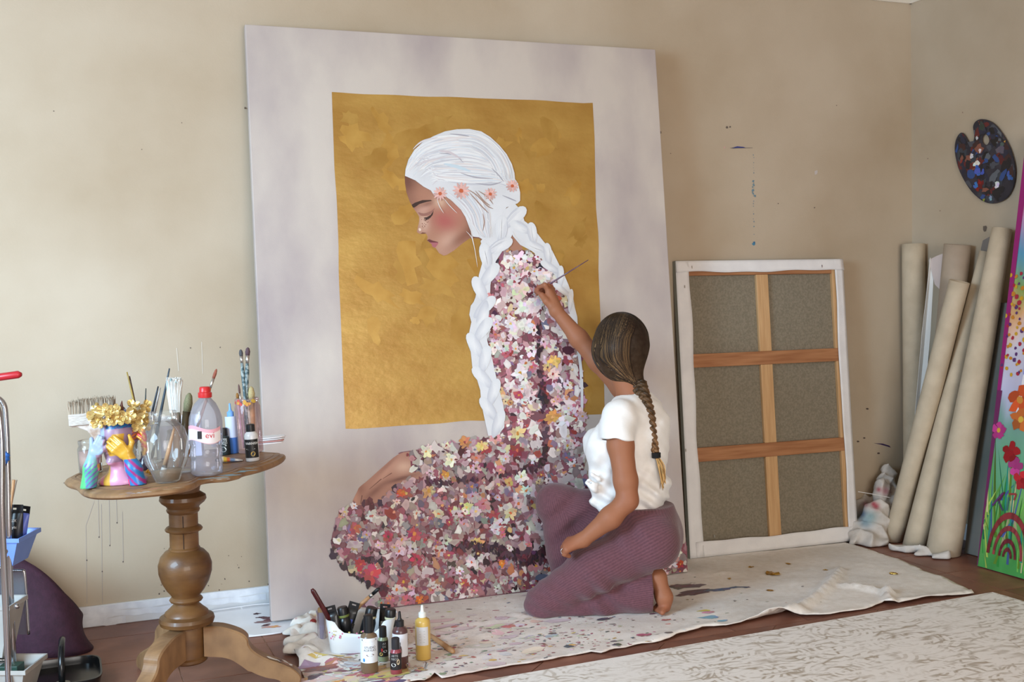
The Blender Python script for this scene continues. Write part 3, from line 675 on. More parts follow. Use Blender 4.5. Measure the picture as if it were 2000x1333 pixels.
def surface_nets(G, lo, h):
    S = G < 0; n = np.array(G.shape); cnt = np.zeros(n-1, np.int8)
    for i in (0, 1):
        for j in (0, 1):
            for k in (0, 1): cnt += S[i:n[0]-1+i, j:n[1]-1+j, k:n[2]-1+k]
    cells = np.argwhere((cnt > 0) & (cnt < 8)); idx = np.full(n-1, -1, np.int64); idx[tuple(cells.T)] = np.arange(len(cells))
    acc = np.zeros((len(cells), 3)); num = np.zeros(len(cells))
    cor = [(i, j, k) for i in (0, 1) for j in (0, 1) for k in (0, 1)]
    val = {c: G[cells[:, 0]+c[0], cells[:, 1]+c[1], cells[:, 2]+c[2]] for c in cor}
    for a in cor:
        for ax in range(3):
            if a[ax]: continue
            b = list(a); b[ax] = 1; b = tuple(b); va, vb = val[a], val[b]; cr = (va < 0) != (vb < 0)
            t = np.where(cr, va/(va-vb+1e-12*(va == vb)), 0); p = np.tile(np.array(a, float), (len(cells), 1)); p[:, ax] += t
            acc[cr] += p[cr]; num[cr] += 1
    V = lo+(cells+acc/num[:, None])*h
    Fs = []
    for ax in range(3):
        sl0 = [slice(None)]*3; sl1 = [slice(None)]*3; sl0[ax] = slice(0, -1); sl1[ax] = slice(1, None)
        e = np.argwhere(S[tuple(sl0)] != S[tuple(sl1)]); u, v = (ax+1) % 3, (ax+2) % 3
        e = e[(e[:, u] > 0) & (e[:, v] > 0) & (e[:, u] < n[u]-1) & (e[:, v] < n[v]-1)]
        q = []
        for du, dv in ((1, 1), (0, 1), (0, 0), (1, 0)):
            c = e.copy(); c[:, u] -= du; c[:, v] -= dv; q.append(idx[tuple(c.T)])
        q = np.stack(q, 1); fl = ~S[tuple(e.T)]; q[fl] = q[fl][:, ::-1]; Fs.append(q)
    return V, np.vstack(Fs)
def vol_obj(name, V, Fq, mat, parent, loc, col=None, attrs=None, relax=1):
    if relax:
        E = np.vstack([Fq[:, [0, 1]], Fq[:, [1, 2]], Fq[:, [2, 3]], Fq[:, [3, 0]]])
        for _ in range(relax):
            a = np.zeros_like(V); c = np.zeros(len(V)); np.add.at(a, E[:, 0], V[E[:, 1]]); np.add.at(c, E[:, 0], 1)
            V = V*.5+.5*a/np.maximum(c, 1)[:, None]
    me = bpy.data.meshes.new(name); W = V-np.array(loc)
    me.vertices.add(len(W)); me.vertices.foreach_set('co', W.astype(np.float32).ravel())
    me.loops.add(len(Fq)*4); me.loops.foreach_set('vertex_index', Fq.astype(np.int32).ravel())
    me.polygons.add(len(Fq)); me.polygons.foreach_set('loop_start', np.arange(0, len(Fq)*4, 4, dtype=np.int32))
    me.polygons.foreach_set('use_smooth', np.ones(len(Fq), bool)); me.update(); me.validate()
    if col is not None:
        a = me.color_attributes.new('Col', 'FLOAT_COLOR', 'POINT'); c = np.ones((len(W), 4), np.float32); c[:, :3] = col; a.data.foreach_set('color', c.ravel())
    for k, d in (attrs or {}).items():
        a = me.attributes.new(k, 'FLOAT', 'POINT'); a.data.foreach_set('value', d.astype(np.float32))
    me.materials.append(mat); o = bpy.data.objects.new(name, me); COL.objects.link(o); o.parent = parent
    return o

# ================================================================== the kneeling painter
A = at
FD = unit(-math.cos(.52)*RT+math.sin(.52)*FW)          # the way her chest faces: left and into the picture
LD = unit(np.cross(UP, FD))                             # her left hand side, towards the camera
HF = unit(-math.cos(.66)*RT+math.sin(.66)*FW); HL = unit(np.cross(UP, HF))
root = A(1180, 1205, 4.2); root[2] = .006; RL = tuple(root)
pe = thing('person', 'woman in white tee and mauve trousers kneeling, painting with raised arm', 'person', RL)
FLZ = .010
SHL, SHR = A(1208, 815, 4.13), A(1262, 800, 4.40)
ELL, WRL = A(1226, 978, 4.07), A(1139, 1055, 4.09)
ELR, WRR = A(1168, 706, 4.44), A(1086, 607, 4.47)
HIPL, HIPR = A(1262, 1062, 4.16), A(1266, 1052, 4.34)
KNL, ANL = A(1062, 1176, 4.18), A(1272, 1135, 4.22)
KNR, ANR = A(1088, 992, 4.37), A(1128, 1150, 4.36)
NB = A(1238, 788, 4.26); HC_ = A(1212, 672, 4.26)
b = Vol()
b.ell(HC_, (.072, .088, .108), (HL, HF, UP), .03).ell(HC_-UP*.052+HF*.035, (.052, .055, .06), (HL, HF, UP), .04)      # skull, jaw
b.ell(HC_-UP*.03+HF*.094, (.011, .018, .022), (HL, HF, UP), .015).ell(HC_-UP*.062+HF*.087, (.024, .011, .012), (HL, HF, UP), .015).ell(HC_-UP*.098+HF*.078, (.02, .016, .015), (HL, HF, UP), .02).ell(HC_+UP*.01+HF*.08, (.05, .012, .01), (HL, HF, UP), .02)
for s in (1, -1): b.ell(HC_+HL*s*.072-UP*.012, (.009, .02, .03), (HL, HF, UP), .008)
b.cap(A(1217, 730, 4.26), NB, .050, .054, .03).cap(NB+UP*-.04, A(1250, 960, 4.27), .06, .09, .05).ell(A(1258, 1035, 4.27), (.11, .08, .08), (LD, FD, UP), .04)
b.cap(SHL, SHR, .042, .042, .03)
b.chain([SHL, A(1212, 870, 4.11), A(1222, 940, 4.08), ELL], [.046, .047, .042, .037], .02)
b.chain([ELL, A(1192, 1012, 4.07), WRL], [.036, .0385, .0255], .02)
b.chain([SHR, A(1216, 756, 4.42), ELR], [.050, .046, .0385], .02).chain([ELR, A(1130, 661, 4.455), WRR], [.0385, .0355, .0245], .02)
b.chain([HIPL, KNL], [.06, .045], .03).chain([KNL, A(1150, 1165, 4.2), ANL], [.048, .045, .034], .02).chain([HIPR, KNR], [.08, .052], .03).chain([KNR, ANR], [.048, .034], .02)
# left foot standing on bent toes under the hip
b.chain([ANL, A(1284, 1128, 4.19), A(1297, 1168, 4.165), A(1299, 1186, 4.16)], [.034, .031, .030, .021], .02)
for i in range(5):
    t = i/4.0; base = A(1300-15*t, 1185+1*t, 4.15+.045*t); tip = base-RT*.016-FW*.026*(1-.3*t); tip[2] = FLZ+.012; base[2] = max(base[2], FLZ+.02)
    b.cap(base, tip, .0125-.003*t, .0105-.0025*t, .008)
# right foot, flat behind the other knee
b.chain([ANR, ANR-UP*.05, np.array([*(ANR+FD*.11)[:2], .028])], [.034, .034, .026], .02)
# hands
def hnd(pts_px, org, s, d0): return [A(org[0]+p[0]/s, org[1]+p[1]/s, d0+p[2]) for p in pts_px]
hl = lambda *p: hnd(p, (1080, 940), 4.76, 4.09)
for M_, P_, T_ in (((152, 552, .035), (112, 590, .045), (128, 640, .055)), ((134, 572, .012), (98, 618, .02), (124, 668, .034)), ((122, 604, -.008), (98, 650, .0), (132, 692, .014)), ((128, 640, -.022), (108, 678, -.014), (150, 700, -.002))):
    W_, m_, p_, t_ = hl((262, 578, 0), M_, P_, T_)
    b.cap(WRL, m_, .021, .0135, .014).cap(m_, p_, .0115, .0105, .006).cap(p_, t_, .0105, .0085, .005)
b.chain(hl((235, 560, .03), (190, 600, .05), (150, 640, .055)), [.016, .0125, .010], .008)
hr = lambda *p: hnd(p, (1000, 490), 7.017, 4.49)
for pts in (((500, 560, .0), (452, 470, -.01), (372, 500, .02), (322, 560, .045)), ((525, 560, .012), (500, 480, .02), (420, 515, .05), (340, 600, .055)), ((545, 580, .025), (535, 500, .04), (470, 520, .062), (430, 590, .058)), ((558, 610, .036), (560, 530, .058), (510, 550, .075), (480, 610, .066))):
    P_ = hr(*pts); b.cap(WRR, P_[0], .021, .0135, .014).chain(P_, [.0115, .0100, .0088, .0072], .004)
b.chain([WRR]+hr((470, 690, -.02), (410, 610, -.005), (345, 560, .028)), [.018, .0145, .0108, .0078], .006)
V, Fq = b.mesh(.0042)
M_skin = pm('skin', (178, 124, 92), .58, attr='Col', bump=.04, bscale=180, spec=.4)
base = lin((156, 101, 72)); colv = np.tile(base, (len(V), 1))
def near(P, r): return np.exp(-(((V-P)**2).sum(1))/(r*r))[:, None]
for P in (ELL, hl((120, 600, 0))[0], hr((350, 540, .02))[0], A(1290, 1195, 4.15)): wg = near(P, .035)*.5; colv = colv*(1-wg)+lin((146, 78, 58))*wg
vol_obj('body', V, Fq, M_skin, pe, RL, colv, relax=1)
# facial features on the far side of the head
M_eye = pm('eye_white', (236, 232, 226), .2); M_brow = pm('brow_hair', (70, 48, 36), .7)
for s in (1, -1):
    c = HC_+HF*.072+HL*s*.032; e = MB(); e.lathe([(.0001, -.011), (.008, -.008), (.011, 0), (.008, .008), (.0001, .011)], 12, c); e.build('eye', M_eye, pe, world=True, smooth=True)
    e = MB(); e.tube([c+UP*.02+HL*s*(-.016)+HF*.016, c+UP*.026+HF*.016, c+UP*.021+HL*s*.02+HF*.006], [.002, .0035, .0015], 6); e.build('eyebrow', M_brow, pe, world=True)
e = MB(); e.tube([HC_-UP*.062+HF*.096+HL*x for x in (-.018, 0, .018)], [.001, .004, .001], 6); e.build('lips', pm('lips', (180, 100, 92), .45), pe, world=True)
# ------------------------------------------------------------------ T-shirt
t = Vol()
t.ell(A(1225, 862, 4.27), (.150, .112, .155), (LD, FD, UP), .04)
t.ell(A(1252, 955, 4.27), (.136, .104, .13), (LD, FD, unit(UP)), .07)
t.ell(A(1180, 872, 4.18), (.062, .06, .066), (LD, FD, UP), .05).ell(A(1168, 868, 4.34), (.062, .06, .066), (LD, FD, UP), .05)
t.cap(SHL-LD*.012, SHR, .054, .057, .05).cap(A(1240, 796, 4.27), A(1260, 830, 4.28), .072, .088, .05).cap(A(1237, 798, 4.26), A(1225, 808, 4.20), .05, .055, .05)
t.ell(A(1268, 860, 4.28), (.12, .06, .13), (LD, FD, UP), .05)
t.cap(SHR, A(1244, 784, 4.41), .058, .056, .025)
t.cap(A(1182, 895, 4.235), A(1190, 960, 4.23), .068, .060, .05).cap(A(1176, 958, 4.20), A(1188, 992, 4.19), .046, .040, .04)
for dx, dy, dd, r in ((2, 2, 0, .013), (8, 8, .0, .010), (0, 9, .01, .009), (8, -6, .005, .010), (2, 15, 0, .007)): t.cap(A(1150+dx, 936+dy, 4.13+dd), A(1157+dx, 940+dy, 4.14+dd), r, r, .008)
hemL, hemR = A(1231, 1000, 4.16), A(1311, 986, 4.26)
hn = unit(np.cross(unit(hemR-hemL), unit(FW+UP*.0)))
if hn[2] < 0: hn = -hn
sl_a, sl_b = SHL, A(1203, 866, 4.115); sd = unit(sl_b-sl_a); sl_e = A(1203, 861, 4.115)
slv = Vol().cap(SHL, A(1203, 872, 4.105), .058, .066, .02)
def shirt_post(P, d):
    x = P@RT; z = P[:, 2]; y = P@FW
    low = np.clip((A(0, 900, 4.2)[2]-z)/.15, 0, 1)
    fold = .0058*np.sin(z*105+x*38+np.sin(x*24)*1.8)*low*low+.0042*np.sin(z*52-x*80+y*30)*(.45+low)+.0024*np.sin((x*.8+z)*120+y*40)*(.3+low)
    d = d+fold
    d = np.maximum(d, -((P-hemL)@hn))                                         # hem
    dn = np.sqrt((((P-A(1224, 752, 4.25)))**2).sum(1))-.062
    d = np.maximum(d, -dn)                                                     # neckline
    arm = np.sqrt((((P-sl_e)-((P-sl_e)@sd)[:, None]*sd)**2).sum(1)); s_ = (P-sl_e)@sd
    e = slv(P)+.0015*np.sin(x*80+z*60); e = np.maximum(e, s_+.003*np.sin(x*90))
    hh_ = np.clip(.03-np.abs(d-e), 0, None)/.03; d = np.minimum(d, e)-hh_*hh_*.0075
    d = np.maximum(d, -np.maximum(np.maximum(arm-.052, -(s_+.016)), s_-.004))       # open cuff
    return d
t.cut(shirt_post)
V, Fq = t.mesh(.0045)
M_tee = pm('white_cotton', (244, 242, 240), .85, col2=(236, 234, 231), nscale=14, bump=.08, bscale=160, sheen=.2)
vol_obj('t_shirt', V, Fq, M_tee, pe, RL, relax=1)
# ------------------------------------------------------------------ trousers
q = Vol()
q.ell(A(1254, 1035, 4.27), (.160, .128, .115), (LD, FD, UP), .05)
q.cap(A(1252, 985, 4.27), A(1256, 1020, 4.27), .118, .125, .05)
q.ell(A(1277, 1062, 4.17), (.10, .098, .10), (LD, FD, UP), .05).ell(A(1285, 1052, 4.33), (.098, .095, .10), (LD, FD, UP), .05)
q.chain([A(1262, 1066, 4.18), A(1160, 1114, 4.17), A(1068, 1172, 4.175)], [.098, .088, .068], .04)
q.ell(A(1056, 1184, 4.18), (.05, .062, .048), (LD, FD, UP), .04)
q.chain([A(1070, 1186, 4.18), A(1170, 1178, 4.19), A(1240, 1160, 4.20), A(1290, 1152, 4.20)], [.05, .056, .073, .082], .02)
q.chain([A(1255, 1046, 4.34), A(1160, 1006, 4.36), A(1092, 984, 4.37)], [.105, .088, .073], .04)
q.ell(A(1080, 980, 4.37), (.06, .062, .062), (LD, FD, UP), .04)
q.chain([A(1088, 990, 4.365), A(1108, 1070, 4.35), A(1130, 1160, 4.34)], [.070, .078, .095], .03)
hemx = A(1272, 1150, 4.2)@RT; wz = A(1250, 992, 4.2); waistx = A(1172, 1000, 4.3)@RT
def pants_post(P, d):
    x = P@RT; z = P[:, 2]; y = P@FW
    g = lambda c, r: np.exp(-((P-c)**2).sum(1)/(r*r))
    d = d+.009*np.sin((z*.8+x*.62)*78+np.sin(x*22))*g(A(1190, 1165, 4.12), .13)          # calf drapes
    d = d+.008*np.sin((z*.9-x*.75)*70)*g(A(1115, 1020, 4.3), .12)                           # pulls over the raised knee
    d = d+.007*np.sin((z*.75+x*.9)*72+1)*g(A(1215, 1045, 4.08), .09)
    d = d+.0055*np.sin((z+x*.55)*95)*g(A(1060, 1160, 4.12), .10)
    ln = lambda a, b_, r: np.sqrt((np.cross(P-a, (b_-a)/np.linalg.norm(b_-a))**2).sum(1))/r
    a1, b1 = A(1192, 1034, 4.08), A(1228, 1064, 4.08); m1 = (a1+b1)/2
    d = d+.024*np.exp(-ln(a1, b1, .008)**2)*np.exp(-((P-m1)**2).sum(1)/.04**2)             # crease at the hip
    a2, b2 = A(1120, 1196, 4.12), A(1224, 1140, 4.12); m2 = (a2+b2)/2
    d = d+.02*np.exp(-ln(a2, b2, .011)**2)*np.exp(-((P-m2)**2).sum(1)/.09**2)             # fold along the calf
    d = np.maximum(d, np.where((z < .185) & (y > 4.0), x-hemx, -1))
    inner = np.sqrt((((P-A(1272, 1152, 4.2))*np.array([1, 1, 1.]))**2).sum(1))-.058
    d = np.where(z < .185, np.maximum(d, -inner), d)
    d = np.maximum(d, FLZ-z)
    d = np.maximum(d, np.where(x > waistx, z-wz[2], -1))
    return d
q.cut(pants_post)
V, Fq = q.mesh(.005)
# rib direction: runs along each leg
segs = [(A(1262, 1066, 4.18), A(1068, 1172, 4.175), 0), (A(1070, 1186, 4.18), A(1290, 1152, 4.2), 1), (A(1255, 1046, 4.34), A(1092, 984, 4.37), 2), (A(1088, 990, 4.365), A(1130, 1160, 4.34), 3), (A(1262, 980, 4.27), A(1275, 1080, 4.25), 4)]
ang = []; wt = []
for a_, b_, i in segs:
    ab = b_-a_; tt = np.clip((V-a_)@ab/(ab@ab), 0, 1); rel = V-a_-tt[:, None]*ab; dd = np.linalg.norm(rel, axis=1)
    e1 = unit(np.cross(ab, LD)); e2 = unit(np.cross(ab, e1)); ang.append(np.unwrap(np.arctan2(rel@e1, rel@e2*1.0))*0+np.arctan2(rel@e1, -(rel@e2))*.085); wt.append(np.exp(-(dd/.06)**2))
ang = np.array(ang); wt = np.array(wt); best = wt.argmax(0); rib = ang[best, np.arange(len(V))]
m_ = bpy.data.materials.new('mauve_ribbed_knit'); m_.use_nodes = True; nt = m_.node_tree; bs = nt.nodes['Principled BSDF']; bs.inputs['Roughness'].default_value = .9; bs.inputs['Sheen Weight'].default_value = .25
an = nt.nodes.new('ShaderNodeAttribute'); an.attribute_name = 'rib'
mu = nt.nodes.new('ShaderNodeMath'); mu.operation = 'MULTIPLY'; mu.inputs[1].default_value = 2*math.pi/.009; nt.links.new(an.outputs['Fac'], mu.inputs[0])
si = nt.nodes.new('ShaderNodeMath'); si.operation = 'SINE'; nt.links.new(mu.outputs[0], si.inputs[0])
tc = nt.nodes.new('ShaderNodeTexCoord'); no = nt.nodes.new('ShaderNodeTexNoise'); no.inputs['Scale'].default_value = 120; no.inputs['Detail'].default_value = 3; nt.links.new(tc.outputs['Object'], no.inputs['Vector'])
ad = nt.nodes.new('ShaderNodeMath'); ad.operation = 'MULTIPLY_ADD'; ad.inputs[1].default_value = .22; nt.links.new(si.outputs[0], ad.inputs[0]); nt.links.new(no.outputs[0], ad.inputs[2])
rp = nt.nodes.new('ShaderNodeValToRGB'); rp.color_ramp.elements[0].position = .15; rp.color_ramp.elements[0].color = L4((89, 53, 62)); rp.color_ramp.elements[1].position = .85; rp.color_ramp.elements[1].color = L4((113, 71, 80))
nt.links.new(ad.outputs[0], rp.inputs[0]); nt.links.new(rp.outputs[0], bs.inputs['Base Color'])
bp = nt.nodes.new('ShaderNodeBump'); bp.inputs['Strength'].default_value = .2; bp.inputs['Distance'].default_value = .003; nt.links.new(si.outputs[0], bp.inputs['Height']); nt.links.new(bp.outputs[0], bs.inputs['Normal'])
vol_obj('trousers', V, Fq, m_, pe, RL, attrs={'rib': rib}, relax=2)
# ------------------------------------------------------------------ hair: cap, loose locks and a plait
h = Vol()
h.ell(A(1214, 668, 4.265), (.098, .103, .112), (HL, HF, UP), .03)
h.cap(A(1196, 688, 4.235), A(1203, 712, 4.235), .066, .056, .04).cap(A(1225, 690, 4.25), A(1243, 742, 4.235), .075, .024, .04).cap(A(1205, 715, 4.24), A(1240, 744, 4.235), .045, .024, .03)
h.cap(A(1192, 685, 4.30), A(1196, 712, 4.31), .06, .05, .04)
def hair_post(P, d):                                    # leave the face open
    r_ = P-HC_; f_ = r_@HF; side = np.abs(r_@HL); up_ = r_[:, 2]
    face = np.maximum(np.maximum(.035-f_, side-.062), up_-.062)
    return np.maximum(d, -face)
h.cut(hair_post)
V, Fq = h.mesh(.005)
M_hair = pm('brown_hair', (90, 70, 52), .5, attr='Col', spec=.2, col2=(200, 190, 180), nscale=60)
top = A(1213, 610, 4.26)[2]; bot = A(1213, 745, 4.26)[2]
g_ = np.clip((top-V[:, 2])/(top-bot), 0, 1)[:, None]; cc = lin((40, 31, 27))*(1-g_)+lin((74, 57, 42))*g_
hair = vol_obj('hair', V, Fq, M_hair, pe, RL, cc, relax=2)
m = MB()
HE = A(1214, 668, 4.265); er = np.array([.098, .103, .112])*1.012
def on_head(v):
    l = np.array([v@HL, v@HF, v@UP]); s = 1/np.sqrt(((l/er)**2).sum()); return HE+v*s
gat = A(1247, 752, 4.225)
paths = []; meta = []
for i in range(820):
    s = RNG.uniform(-1, 1); side = 1 if RNG.uniform() < .85 else -1
    S0 = unit(UP*1.0+HF*(.8*s)+HL*side*.05); fr = .95*s+RNG.normal(0, .12)
    Md = unit(HL*side*.9+HF*fr*1.0+UP*.10)
    low = HE+(HL*side*.080+HF*.085*fr-UP*(.058+.03*max(fr, 0)))
    p1 = HE+S0*.11; p2 = HE+unit(S0*.9+Md)*.105; p3 = HE+Md*.10
    P_ = [p1, p2, p3, low, low*.4+gat*.6-UP*(.006+.010*max(fr, 0))+LD*.012*side, gat+RNG.normal(0, .006, 3)]
    paths.append(catmull(P_, 5)); meta.append(RNG.uniform())
Q = np.concatenate(paths).astype(np.float32); e_ = .002
for _ in range(5):
    d = h(Q); gr = np.stack([h(Q+np.eye(3, dtype=np.float32)[k]*e_)-h(Q-np.eye(3, dtype=np.float32)[k]*e_) for k in range(3)], 1); gr /= np.linalg.norm(gr, axis=1)[:, None]+1e-9
    Q = Q-gr*np.clip(d-.0005, -.03, .03)[:, None]*.8
Q = Q.reshape(len(paths), -1, 3)
m = MB()
for C, u_ in zip(Q, meta):
    C = C.astype(float); C[1:-1] = (C[:-2]+2*C[1:-1]+C[2:])/4; n = len(C); tt = np.linspace(0, 1, n)
    hl_ = u_ < .26; c0 = np.array((26, 20, 18) if not hl_ else (44, 34, 27)); c1 = np.array((56, 42, 32) if not hl_ else (160, 124, 84))*RNG.uniform(.75, 1.12)
    cols = lin(c0)[None]*(1-tt[:, None]**.7)+lin(np.clip(c1, 0, 255))[None]*tt[:, None]**.7
    m.tube(C-np.array(RL), .0012+.0022*np.sin(np.pi*tt)**.7, 5, cols)
m.build('hair_strands', pm('hair_strand', (90, 70, 50), .42, attr='Col', spec=.3), hair, smooth=True)
# plait
cl = catmull([gat, A(1256, 775, 4.195), A(1267, 810, 4.185), A(1273, 850, 4.18), A(1280, 884, 4.17)], 12); n = len(cl)
m = MB(); tt = np.linspace(0, 1, n); T = np.gradient(cl, axis=0); T /= np.linalg.norm(T, axis=1)[:, None]
ph = np.linspace(0, 2*np.pi*4.5, n); R0 = np.interp(tt, [0, .15, .5, 1], [.020, .017, .0145, .009])
for k in range(3):
    for j in range(5):
        o1 = ph+k*2*np.pi/3; e1 = np.array([unit(np.cross(T[i], LD)) for i in range(n)]); e2 = np.array([unit(np.cross(T[i], e1[i])) for i in range(n)])
        P_ = cl+e1*(R0*1.05*np.cos(o1))[:, None]+e2*(R0*.55*np.sin(2*o1))[:, None]
        a_ = j*2*np.pi/5; P_ = P_+(e1*np.cos(a_)+e2*np.sin(a_))*(R0*.42)[:, None]
        c = np.array((84, 62, 42))*RNG.uniform(.6, 1.35); cols = np.array([lin(np.clip(c*(.85+.7*x), 0, 255)) for x in tt])
        m.tube(P_, R0*.40, 6, cols)
pl = m.build('plait', pm('hair_strand'), pe, world=True, smooth=True)
m = MB(); ti = A(1282, 890, 4.168)
for k in range(3): m.tube([ti+np.array([math.cos(a)*RT[0]*.012, math.cos(a)*RT[1]*.012, 0])+LD*math.sin(a)*.012+UP*(k-1)*.006 for a in np.linspace(0, 2*math.pi, 13)], .0045, 6)
m.build('hair_tie', pm('black_elastic', (22, 22, 24), .8), pe, world=True, smooth=True)
m = MB()
for k in range(40):
    e = A(1296+RNG.normal(0, 2.5), 942+RNG.normal(0, 7), 4.165+RNG.normal(0, .006)); c = np.array((176, 138, 86))*RNG.uniform(.7, 1.25)
    m.tube(catmull([ti+RNG.normal(0, .003, 3), ti*.5+e*.5+RNG.normal(0, .005, 3)+RT*.004, e], 4), [.002]*6+[.0015]*2+[.0005], 5, lin(np.clip(c, 0, 255)))
m.build('plait_end', pm('hair_strand'), pe, world=True, smooth=True)
rg = hl((104, 655, -.018))[0]
m = MB(); m.tube([rg+(RT*math.cos(a)+UP*math.sin(a))*.0118 for a in np.linspace(0, 2*math.pi, 15)], .0014, 6); m.build('ring', pm('silver', (210, 210, 214), .2, 1), pe, world=True, smooth=True)
# the brush in her hand
q0 = on_frame(1029, 582, PO, PU, PV); tip = PO+PU*q0[0]+PV*q0[1]+PN*.012
end = A(1149, 508, 4.46); bd = unit(end-tip); BL_ = np.linalg.norm(end-tip)
br = thing('paintbrush', 'thin dark-handled paintbrush held in the raised hand against the canvas', 'paintbrush', tip)
m = MB(); m.tube([tip+bd*x for x in (.040, .06, .1, BL_*.6, BL_)], [.0026, .0042, .004, .003, .0016], 8); m.build('handle', pm('plum_lacquer', (96, 66, 84), .25, coat=.4), br, world=True, smooth=True)
m = MB(); m.tube([tip+bd*x for x in (.018, .03, .041)], [.0026, .0030, .0029], 8); m.build('ferrule', pm('brush_ferrule', (170, 160, 158), .25, .9), br, world=True, smooth=True)
m = MB(); m.tube([tip+bd*x for x in (0, .008, .019)], [.0008, .003, .0026], 8); m.build('bristles', pm('wet_dark_bristle', (70, 30, 40), .4), br, world=True, smooth=True)
# ================================================================== carved pedestal table
TA = np.array([.337, 3.544, 0.0]); TK = .046; TZ0 = .665; TTH = .026
def tab_uv(px, py, z0=TZ0):
    d = ray(px, py); n = UP-TK*RT; P0 = TA+UP*z0; t_ = n@(P0-CP)/(n@d); q = CP+t_*d-TA; return np.array([q@RT, q@FW])
M_wood = pm('waxed_pine', (112, 82, 56), .5, col2=(148, 112, 76), nscale=9, ndetail=7, lo=.3, hi=.7, stretch=(1.2, 3.5, 1.2), bump=.04, bscale=60, coat=.1)
M_wood2 = pm('dark_turned_pine', (78, 50, 26), .45, col2=(116, 80, 43), nscale=6, ndetail=8, stretch=(1, 1, 3), bump=.05, bscale=60, coat=.15)
tb = thing('pedestal_table', 'carved pine pedestal table with scalloped top crowded with brushes and jars', 'table', TA)
z4 = lambda p: (100+p[0]/3.92, 660+p[1]/3.92)
fr_ = [(108, 1135), (130, 1160), (190, 1180), (230, 1220), (300, 1245), (400, 1252), (520, 1250), (650, 1240), (900, 1215), (1050, 1185), (1110, 1160), (1150, 1135), (1220, 1120), (1350, 1110), (1440, 1090), (1480, 1070), (1600, 1040), (1700, 1005), (1770, 970), (1795, 940)]
fu = np.array([tab_uv(*z4(p)) for p in fr_]); ctr = (fu[0]+fu[-1])/2
back = 2*ctr-fu[1:-1]; back[:, 1] = ctr[1]+(back[:, 1]-ctr[1])*.72+.02
outline = catmull(np.vstack([fu, back]), 4, True); OC = outline.mean(0)
def tabp(u, h): return TA+RT*u[0]+FW*u[1]+UP*(TZ0+TK*u[0]+h)
m = MB(); prof = [(.955, 0), (.985, .002), (1.0, .008), (1.0, .014), (.985, .020), (.955, .022), (.945, .0255), (.91, .026), (.905, .0245), (.89, .0245), (.885, .026), (0, .026)]
n = len(outline); V = []
for s_, h_ in prof:
    for p in outline: V.append(tabp(OC+(p-OC)*max(s_, 1e-4), h_))
Fs = [(i*n+k, i*n+(k+1) % n, (i+1)*n+(k+1) % n, (i+1)*n+k) for i in range(len(prof)-1) for k in range(n)]+[tuple(range(n))[::-1]]
m.add(V, Fs); top_o = m.build('tabletop', M_wood, tb, world=True, angle=40)
# paint smears on the top
m = MB(); k_ = 0
for px, py, r, a, c in ((470, 921, 10, 3.2, (112, 140, 146)), (452, 928, 9, 3.5, (104, 136, 148)), (420, 934, 8, 3.4, (120, 144, 146)), (440, 937, 5, 2.0, (190, 196, 190)), (486, 915, 6, 3, (128, 142, 140)), (300, 955, 5, 3, (196, 120, 104)), (280, 962, 6, 2.5, (190, 188, 190)), (255, 966, 5, 3, (150, 140, 150)), (330, 955, 4, 4, (170, 140, 110))):
    c0 = tab_uv(px, py, TZ0+TTH)
    for j in range(5):
        q_ = blob(c0+RNG.normal(0, .012, 2)*np.array([1.5, 1]), r*.0007*RNG.uniform(.5, 1.2), 10, .4, a, RNG.uniform(-.1, .3)); k_ += 1
        m.add([tabp(p, TTH+.0004+k_*4e-6) for p in q_], [tuple(range(len(q_)))], lin(c))
o = m.build('paint_smear', pm('dry_paint'), tb, world=True); o['kind'] = 'stuff'
# turned column (radius, height) measured down the photo
prof = [(.0, .095), (.052, .095), (.058, .10), (.058, .108), (.052, .113), (.052, .118), (.053, .205), (.060, .208), (.079, .214), (.083, .226), (.080, .236), (.066, .243), (.064, .250), (.050, .262), (.044, .268), (.036, .276), (.034, .280), (.047, .283), (.050, .288), (.047, .293), (.042, .297), (.044, .303), (.056, .318), (.070, .342), (.079, .372), (.080, .396), (.072, .421), (.058, .437), (.047, .442), (.047, .446), (.043, .450), (.043, .492), (.045, .496), (.054, .500), (.056, .505), (.052, .511), (.043, .516), (.043, .553), (.048, .558), (.050, .564), (.047, .570), (.052, .577), (.064, .586), (.070, .595), (.068, .606), (.058, .613), (.050, .618), (.052, .63), (.06, .652)]
m = MB(); m.lathe(prof, 40, TA); m.build('column', M_wood2, tb, world=True, angle=35)
m = MB(); m.tube([TA+unit(-FW*1+RT*.25)*(r+.0006)+UP*z for r, z in ((.043, .55), (.0432, .515), (.0535, .505), (.043, .49), (.0425, .45))], .0012, 5); m.build('crack', pm('crack_shadow', (40, 28, 20), .9), tb, world=True)
M_bb = Matrix.Translation(Vector(TA+UP*.645)); m = MB(); m.prism([(-.13, -.04), (.13, -.04), (.13, .04), (-.13, .04)], -.005, .025, M=M_bb @ Matrix.Rotation(.3, 4, 'Z')); m.build('bearer', M_wood2, tb, world=True)
